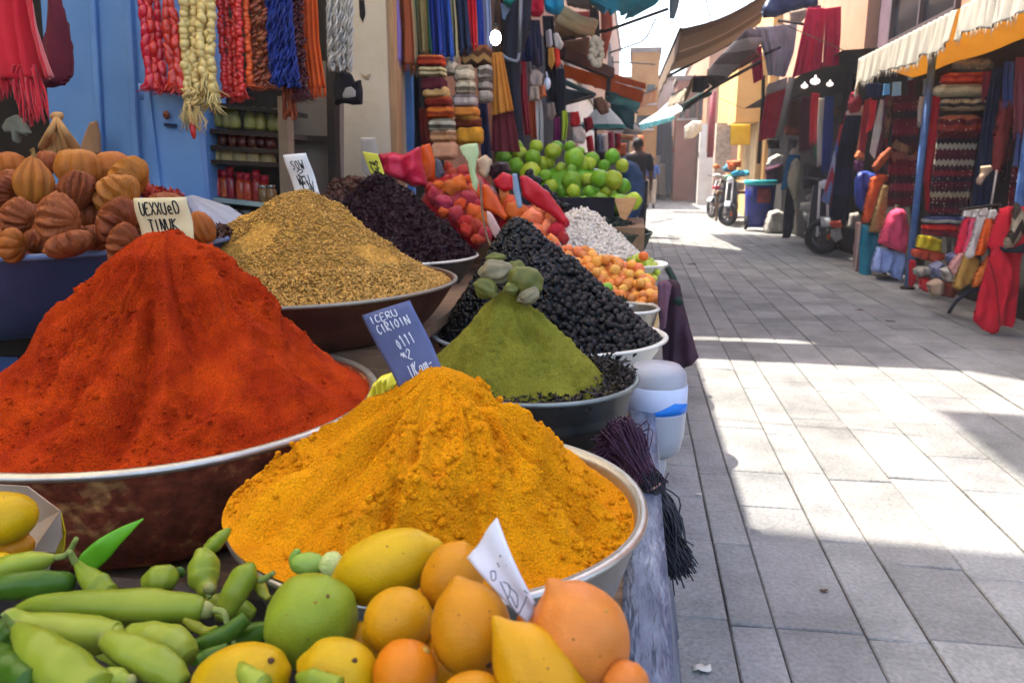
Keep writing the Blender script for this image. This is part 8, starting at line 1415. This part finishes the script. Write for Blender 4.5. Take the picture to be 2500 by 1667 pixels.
for i, (tip, L_, R_, Y) in enumerate((((1462, 256), (1412, 282), (1528, 316), 11.5),)):
    um = thing('white_parasol', 'sunlit white parasol with teal edge beyond the lime pile', 'parasol', at(1470, 320, Y)); c = at(1470, 312, Y); top = at(1452, 255, Y); R = sz(62, c); q = MB(); q.lathe([(R, 0), (R * .5, (top[2] - c[2]) * .55), (.02, top[2] - c[2]), (.001, top[2] - c[2] + .02)], c, 10); o = q.build('canopy', M('parasol_cloth', 'b4bcba', 'c2cac8', sc=4, rough=.8, tl=.4), um, False); solid(o, .01); q = MB(); q.lathe([(R * .985, -.02), (R * 1.01, -.02), (R * 1.01, .03), (R * .985, .03)], c, 10, closed=True); q.build('edge', M('teal_edge', '2a8a8a', rough=.7), um, False); q = MB(); q.tube([c * np.array([1, 1, 0]), top], .02, 8); q.build('pole', m_dwood, um)
cl = thing('hanging_lamp', 'white cloth-shaded lamp hanging beside the deep teal drape', 'lamp', at(1544, 318, 11)); q = MB(); q.lathe([(.13, -.05), (.10, .02), (.03, .07), (.001, .075)], at(1544, 318, 11), 16); o = q.build('shade', M('white_shade', 'b8b8b0', rough=.8, tl=.4), cl); solid(o, .006); q = MB(); q.tube([at(1544, 312, 11), at(1542, 290, 11)], .008, 6); q.build('cord', m_dwood, cl)
# goods on the sunlit left row
rr = random.Random(7); CL = [('a01c24', 'red'), ('b8b4ac', 'white'), ('8a2a4a', 'magenta'), ('a87a50', 'tan'), ('6a7a90', 'grey-blue'), ('b05a30', 'orange'), ('3c2c34', 'dark'), ('a89890', 'beige'), ('7a1424', 'wine')]
for i, (pl_, k, Y) in enumerate((([(1392, 275), (1412, 272), (1418, 300), (1408, 312), (1392, 308)], 0, 9.5), ([(1394, 312), (1420, 308), (1432, 330), (1426, 352), (1398, 350)], 1, 9.4), ([(1424, 290), (1444, 284), (1450, 312), (1430, 326)], 8, 9.8), ([(1430, 335), (1446, 330), (1452, 372), (1436, 380)], 0, 9.7), ([(1390, 345), (1412, 350), (1414, 378), (1390, 372)], 7, 9.3), ([(1452, 335), (1466, 325), (1470, 372), (1454, 372)], 4, 12), ([(1466, 330), (1482, 326), (1484, 372), (1470, 374)], 1, 12.2), ([(1484, 324), (1496, 322), (1500, 366), (1486, 368)], 2, 12.4), ([(1500, 324), (1516, 326), (1516, 362), (1502, 362)], 8, 13), ([(1512, 326), (1548, 330), (1546, 345), (1514, 342)], 3, 13.4), ([(1500, 350), (1530, 350), (1528, 380), (1500, 380)], 5, 13), ([(1418, 372), (1450, 374), (1455, 400), (1420, 400)], 6, 9.6), ([(1456, 372), (1500, 370), (1500, 400), (1458, 400)], 6, 12), ([(1540, 318), (1556, 320), (1558, 360), (1542, 364)], 7, 16), ([(1556, 330), (1572, 332), (1574, 380), (1558, 384)], 5, 22))):
    nm = CL[k][1]; puff('stall_goods', pl_, Y, .09, C(CL[k][0]), '%s cloth goods in the sunlit row, %s' % (nm, ('by the lime strip', 'spread over the left bench', 'under the parasol', 'beside the parasol foot', 'just above the limes', 'right of the parasol foot', 'between grey-blue and magenta goods', 'in the middle of the row', 'right of the magenta goods', 'as a flat banner', 'below the flat banner', 'in shade above the limes', 'in shade right of the limes', 'behind the walking man', 'beyond the walking man')[i]), 'goods', res=14, fold=.02, ff=6, seed=i)
q = MB(); q.box((-1.15, 12.5, .45), (.9, 7, .9)); tag(q.build('sales_bench', m_dwood, None, False), 'long dark sales bench along the sunlit left row', 'bench')
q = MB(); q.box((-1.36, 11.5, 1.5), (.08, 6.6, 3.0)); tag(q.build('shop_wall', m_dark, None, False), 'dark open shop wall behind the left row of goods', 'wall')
# walking man seen from behind
def person(name, label, loc, H, parts):
    t = thing(name, label, 'person', loc); s_ = H / 1.8
    J = {'pel': (0, 0, .95), 'sp': (0, .01, 1.15), 'ch': (0, .02, 1.38), 'nk': (0, .03, 1.52), 'hd': (0, .05, 1.62), 'tp': (0, .05, 1.74), 'ls': (-.19, .01, 1.42), 'le': (-.25, -.02, 1.14), 'lw': (-.23, .10, .92), 'lh': (-.22, .14, .83), 'rs': (.19, .01, 1.42), 're': (.25, -.05, 1.14), 'rw': (.25, .02, .90), 'rh': (.25, .05, .81), 'lhip': (-.10, 0, .90), 'lk': (-.11, .12, .50), 'la': (-.10, .05, .09), 'lt': (-.10, .19, .04), 'rhip': (.10, 0, .90), 'rk': (.11, -.02, .49), 'ra': (.11, -.20, .12), 'rt': (.11, -.10, .03)}
    R = {'pel': (.155, .115), 'sp': (.15, .10), 'ch': (.18, .115), 'nk': (.062, .062), 'hd': (.09, .105), 'tp': (.07, .08), 'ls': (.075, .07), 'le': (.05, .05), 'lw': (.035, .03), 'lh': (.042, .024), 'rs': (.075, .07), 're': (.05, .05), 'rw': (.035, .03), 'rh': (.042, .024), 'lhip': (.10, .10), 'lk': (.066, .066), 'la': (.045, .05), 'lt': (.042, .03), 'rhip': (.10, .10), 'rk': (.066, .066), 'ra': (.045, .05), 'rt': (.042, .03)}
    E = [('pel', 'sp'), ('sp', 'ch'), ('ch', 'nk'), ('nk', 'hd'), ('hd', 'tp'), ('ch', 'ls'), ('ls', 'le'), ('le', 'lw'), ('lw', 'lh'), ('ch', 'rs'), ('rs', 're'), ('re', 'rw'), ('rw', 'rh'), ('pel', 'lhip'), ('lhip', 'lk'), ('lk', 'la'), ('la', 'lt'), ('pel', 'rhip'), ('rhip', 'rk'), ('rk', 'ra'), ('ra', 'rt')]
    def skin_mesh(nm, keys, mat, grow=0.0, sub=2):
        ks = [k for k in J if k in keys]; ix = {k: i for i, k in enumerate(ks)}; me = bpy.data.meshes.new(nm); me.from_pydata([tuple(np.array(J[k]) * s_ + np.array(loc)) for k in ks], [(ix[a], ix[b]) for a, b in E if a in ix and b in ix], []); me.materials.append(mat); o = link(nm, me, t)
        m = o.modifiers.new('skin', 'SKIN'); m.use_smooth_shade = True
        for k in ks: v = me.skin_vertices[0].data[ix[k]]; v.radius = tuple((r_ + grow) * s_ for r_ in R[k]); v.use_root = k == ks[0]
        ss = o.modifiers.new('sub', 'SUBSURF'); ss.levels = sub; ss.render_levels = sub; return o
    skin_mesh('body', list(J), parts['skin'])
    J2 = dict(J); skin_mesh('shirt', ['pel', 'sp', 'ch', 'ls', 'le', 'rs', 're'], parts['shirt'], .022); skin_mesh('trousers', ['pel', 'lhip', 'lk', 'la', 'rhip', 'rk', 'ra'], parts['trousers'], .024)
    for sx in (-1, 1):                                              # five fingers on each hand
        h = np.array(J['lh' if sx < 0 else 'rh']) * s_ + np.array(loc); q = MB()
        for k in range(4): b0 = h + np.array([sx * .004, -.024 + .016 * k, -.03]); q.tube([b0, b0 + np.array([0, .004, -.035]), b0 + np.array([-sx * .012, .012, -.062 + .006 * abs(k - 1.5)])], [.009, .0085, .006], 7)
        b0 = h + np.array([-sx * .015, .03, .0]); q.tube([b0, b0 + np.array([-sx * .012, .02, -.025]), b0 + np.array([-sx * .012, .022, -.05])], [.010, .009, .007], 7); q.build('fingers', parts['skin'], t)
        e = np.array(J['hd']) * s_ + np.array(loc) + np.array([sx * .088 * s_, 0, .01]); q = MB(); q.ball(e, (.014, .03, .036), 10, 8); q.build('ear', parts['skin'], t)
        q = MB(); f_ = np.array(J['lt' if sx < 0 else 'rt']) * s_ + np.array(loc); a_ = np.array(J['la' if sx < 0 else 'ra']) * s_ + np.array(loc); q.tube([a_ + np.array([0, -.05, -.05]), (a_ + f_) / 2 + np.array([0, 0, -.02]), f_ + np.array([0, .06, 0])], [.04, .05, .035], 10); q.build('shoe', parts['shoe'], t)
    q = MB(); c = np.array(J['hd']) * s_ + np.array(loc) + np.array([0, -.012, .05]); q.ball(c, (.097 * s_, .112 * s_, .10 * s_), 18, 12, None, .04, 3); q.build('hair', parts['hair'], t)
    q = MB(); hf = np.array(J['hd']) * s_ + np.array(loc) + np.array([0, .105 * s_, -.01]); q.ball(hf + np.array([0, .01, 0]), (.016, .022, .028), 8, 6); q.build('nose', parts['skin'], t)
    for sx in (-1, 1): q = MB(); q.ball(hf + np.array([sx * .034, -.012, .03]), (.013, .01, .009), 8, 6); q.build('eye', M('eye_white', 'c8c4bc', rough=.3), t)
    q = MB(); q.ball(hf + np.array([0, -.006, -.05]), (.028, .010, .009), 10, 6); q.build('mouth', M('lip', '6a3a30', rough=.6), t)
    return t
pm = at(1556, 420, 15.2); person('person', 'man in a dark T-shirt and dark trousers walking away up the street', (pm[0], 15.2, 0.005), 1.86, dict(skin=M('brown_skin', '4a2e20', '54362a', sc=8, rough=.6), shirt=M('charcoal_shirt', '15151a', '1d1d24', sc=8, rough=.9), trousers=M('dark_trousers', '181a26', '20222e', sc=8, rough=.9), hair=M('black_hair', '0a0908', '14110e', sc=40, rough=.7), shoe=M('dark_shoe', '101012', rough=.6)))
pf = at(1590, 420, 27.0); person('person', 'distant shopper in a blue shirt and pale trousers at the far end of the street', (pf[0], 27.0, .005), 1.72, dict(skin=MATS['brown_skin'], shirt=M('blue_shirt', '24407a', '2e4e8c', sc=8, rough=.9), trousers=M('pale_trousers', '8a7e6c', '9a8e7c', sc=8, rough=.9), hair=MATS['black_hair'], shoe=MATS['dark_shoe']))
puff('blue_shape', [(1524, 378), (1536, 392), (1556, 400), (1568, 420), (1575, 450), (1572, 490), (1562, 525), (1545, 545), (1520, 540), (1505, 500), (1512, 430)], 8.6, .2, M('steel_blue_cloth', '1e3a5a', '2a4a6e', sc=4, rough=.8, bump=.2), 'rounded steel-blue shape between the limes and the walking man', 'covered load', res=26, fold=.02, ff=5)  # plain rounded steel-blue shape
# ------------------------------------------------------------------ ground-floor filler goods of the left row, seen between limes and man
# ------------------------------------------------------------------ haze volume added for a bright veil over the far street
hm = bpy.data.materials.new('haze_veil'); hm.use_nodes = True; hn = hm.node_tree; hn.nodes.remove(hn.nodes['Principled BSDF']); hv = hn.nodes.new('ShaderNodeVolumePrincipled')
hv.inputs['Color'].default_value = (.93, .95, 1, 1); hv.inputs['Density'].default_value = .0020; hv.inputs['Anisotropy'].default_value = .35; hn.links.new(hv.outputs[0], hn.nodes['Material Output'].inputs['Volume'])
q = MB(); q.box((0, 25, 8), (110, 130, 19)); o = q.build('haze', hm, smooth=False); tag(o, kind='stuff')
SC.cycles.volume_bounces = 1; SC.cycles.volume_step_rate = 4
# ------------------------------------------------------------------ scars and stalk ends on the near fruit
GAIN[0] = 1.0
m_scar = M('brown_scar', '3a2412', '5a3a1c', sc=80, rough=.8); m_dot = M('tan_freckle', '8a5a14', '7a4c10', sc=60, rough=.7); m_pale = M('pale_navel', 'b08a3a', '9a742c', sc=60, rough=.8)
by = {o.get('label'): o for o in bpy.data.objects if o.get('label')}
def marks(label, pts):
    o = by[label]
    for (x, y, r, m_, nm) in pts: spot_on(o, x, y, r, m_, nm)
rs = random.Random(8)
marks('large yellow lemon lying on its side against the yellow powder', [(1040, 1380, .003, m_scar, 'stalk_scar'), (945, 1333, .0012, m_scar, 'blemish'), (985, 1350, .0009, m_dot, 'blemish')])
marks('yellow lemon with one dark spot below the green citrus', [(866, 1611, .0026, m_scar, 'blemish'), (800, 1640, .001, m_dot, 'blemish')])
marks('yellow lemon with a dry brown stalk beside the peppers', [(662, 1612, .0032, m_scar, 'stalk_scar')])
marks('big green ribbed citrus between peppers and lemons', [(800, 1455, .0022, m_scar, 'blemish'), (770, 1470, .0014, m_dot, 'blemish'), (752, 1560, .0010, m_scar, 'blemish'), (700, 1500, .0009, m_dot, 'blemish')])
marks('large amber lemon with its tip up in the middle of the fruit', [(1195, 1622, .003, m_scar, 'stalk_scar'), (1120, 1500, .0010, m_dot, 'blemish')])
marks('largest pale orange fruit at the street-side corner of the stall', [(1480, 1490, .0018, m_pale, 'blemish'), (1400, 1560, .0012, m_dot, 'blemish'), (1465, 1600, .0011, m_dot, 'blemish')])
marks('bright round orange at the bottom edge between two lemons', [(1040, 1585, .004, m_pale, 'navel')])
for lb in ('smooth round lemon below the big lying lemon', 'orange-yellow lemon half hidden behind the white price card', 'knobbly amber quince with a pointed tip under the price card', 'large amber lemon with its tip up in the middle of the fruit', 'yellow lemon in the open paper bag at the left edge'):
    o = by[lb]; c = o.location; d = np.array(c) - CO; u, v, f_ = d @ CR, d @ CU, d @ CF; px, py = 1250 + FOC * u / f_, 833.5 - FOC * v / f_
    marks(lb, [(px + rs.uniform(-60, 60), py + rs.uniform(-60, 60), rs.uniform(.0006, .0013), m_dot, 'blemish') for _ in range(4)])
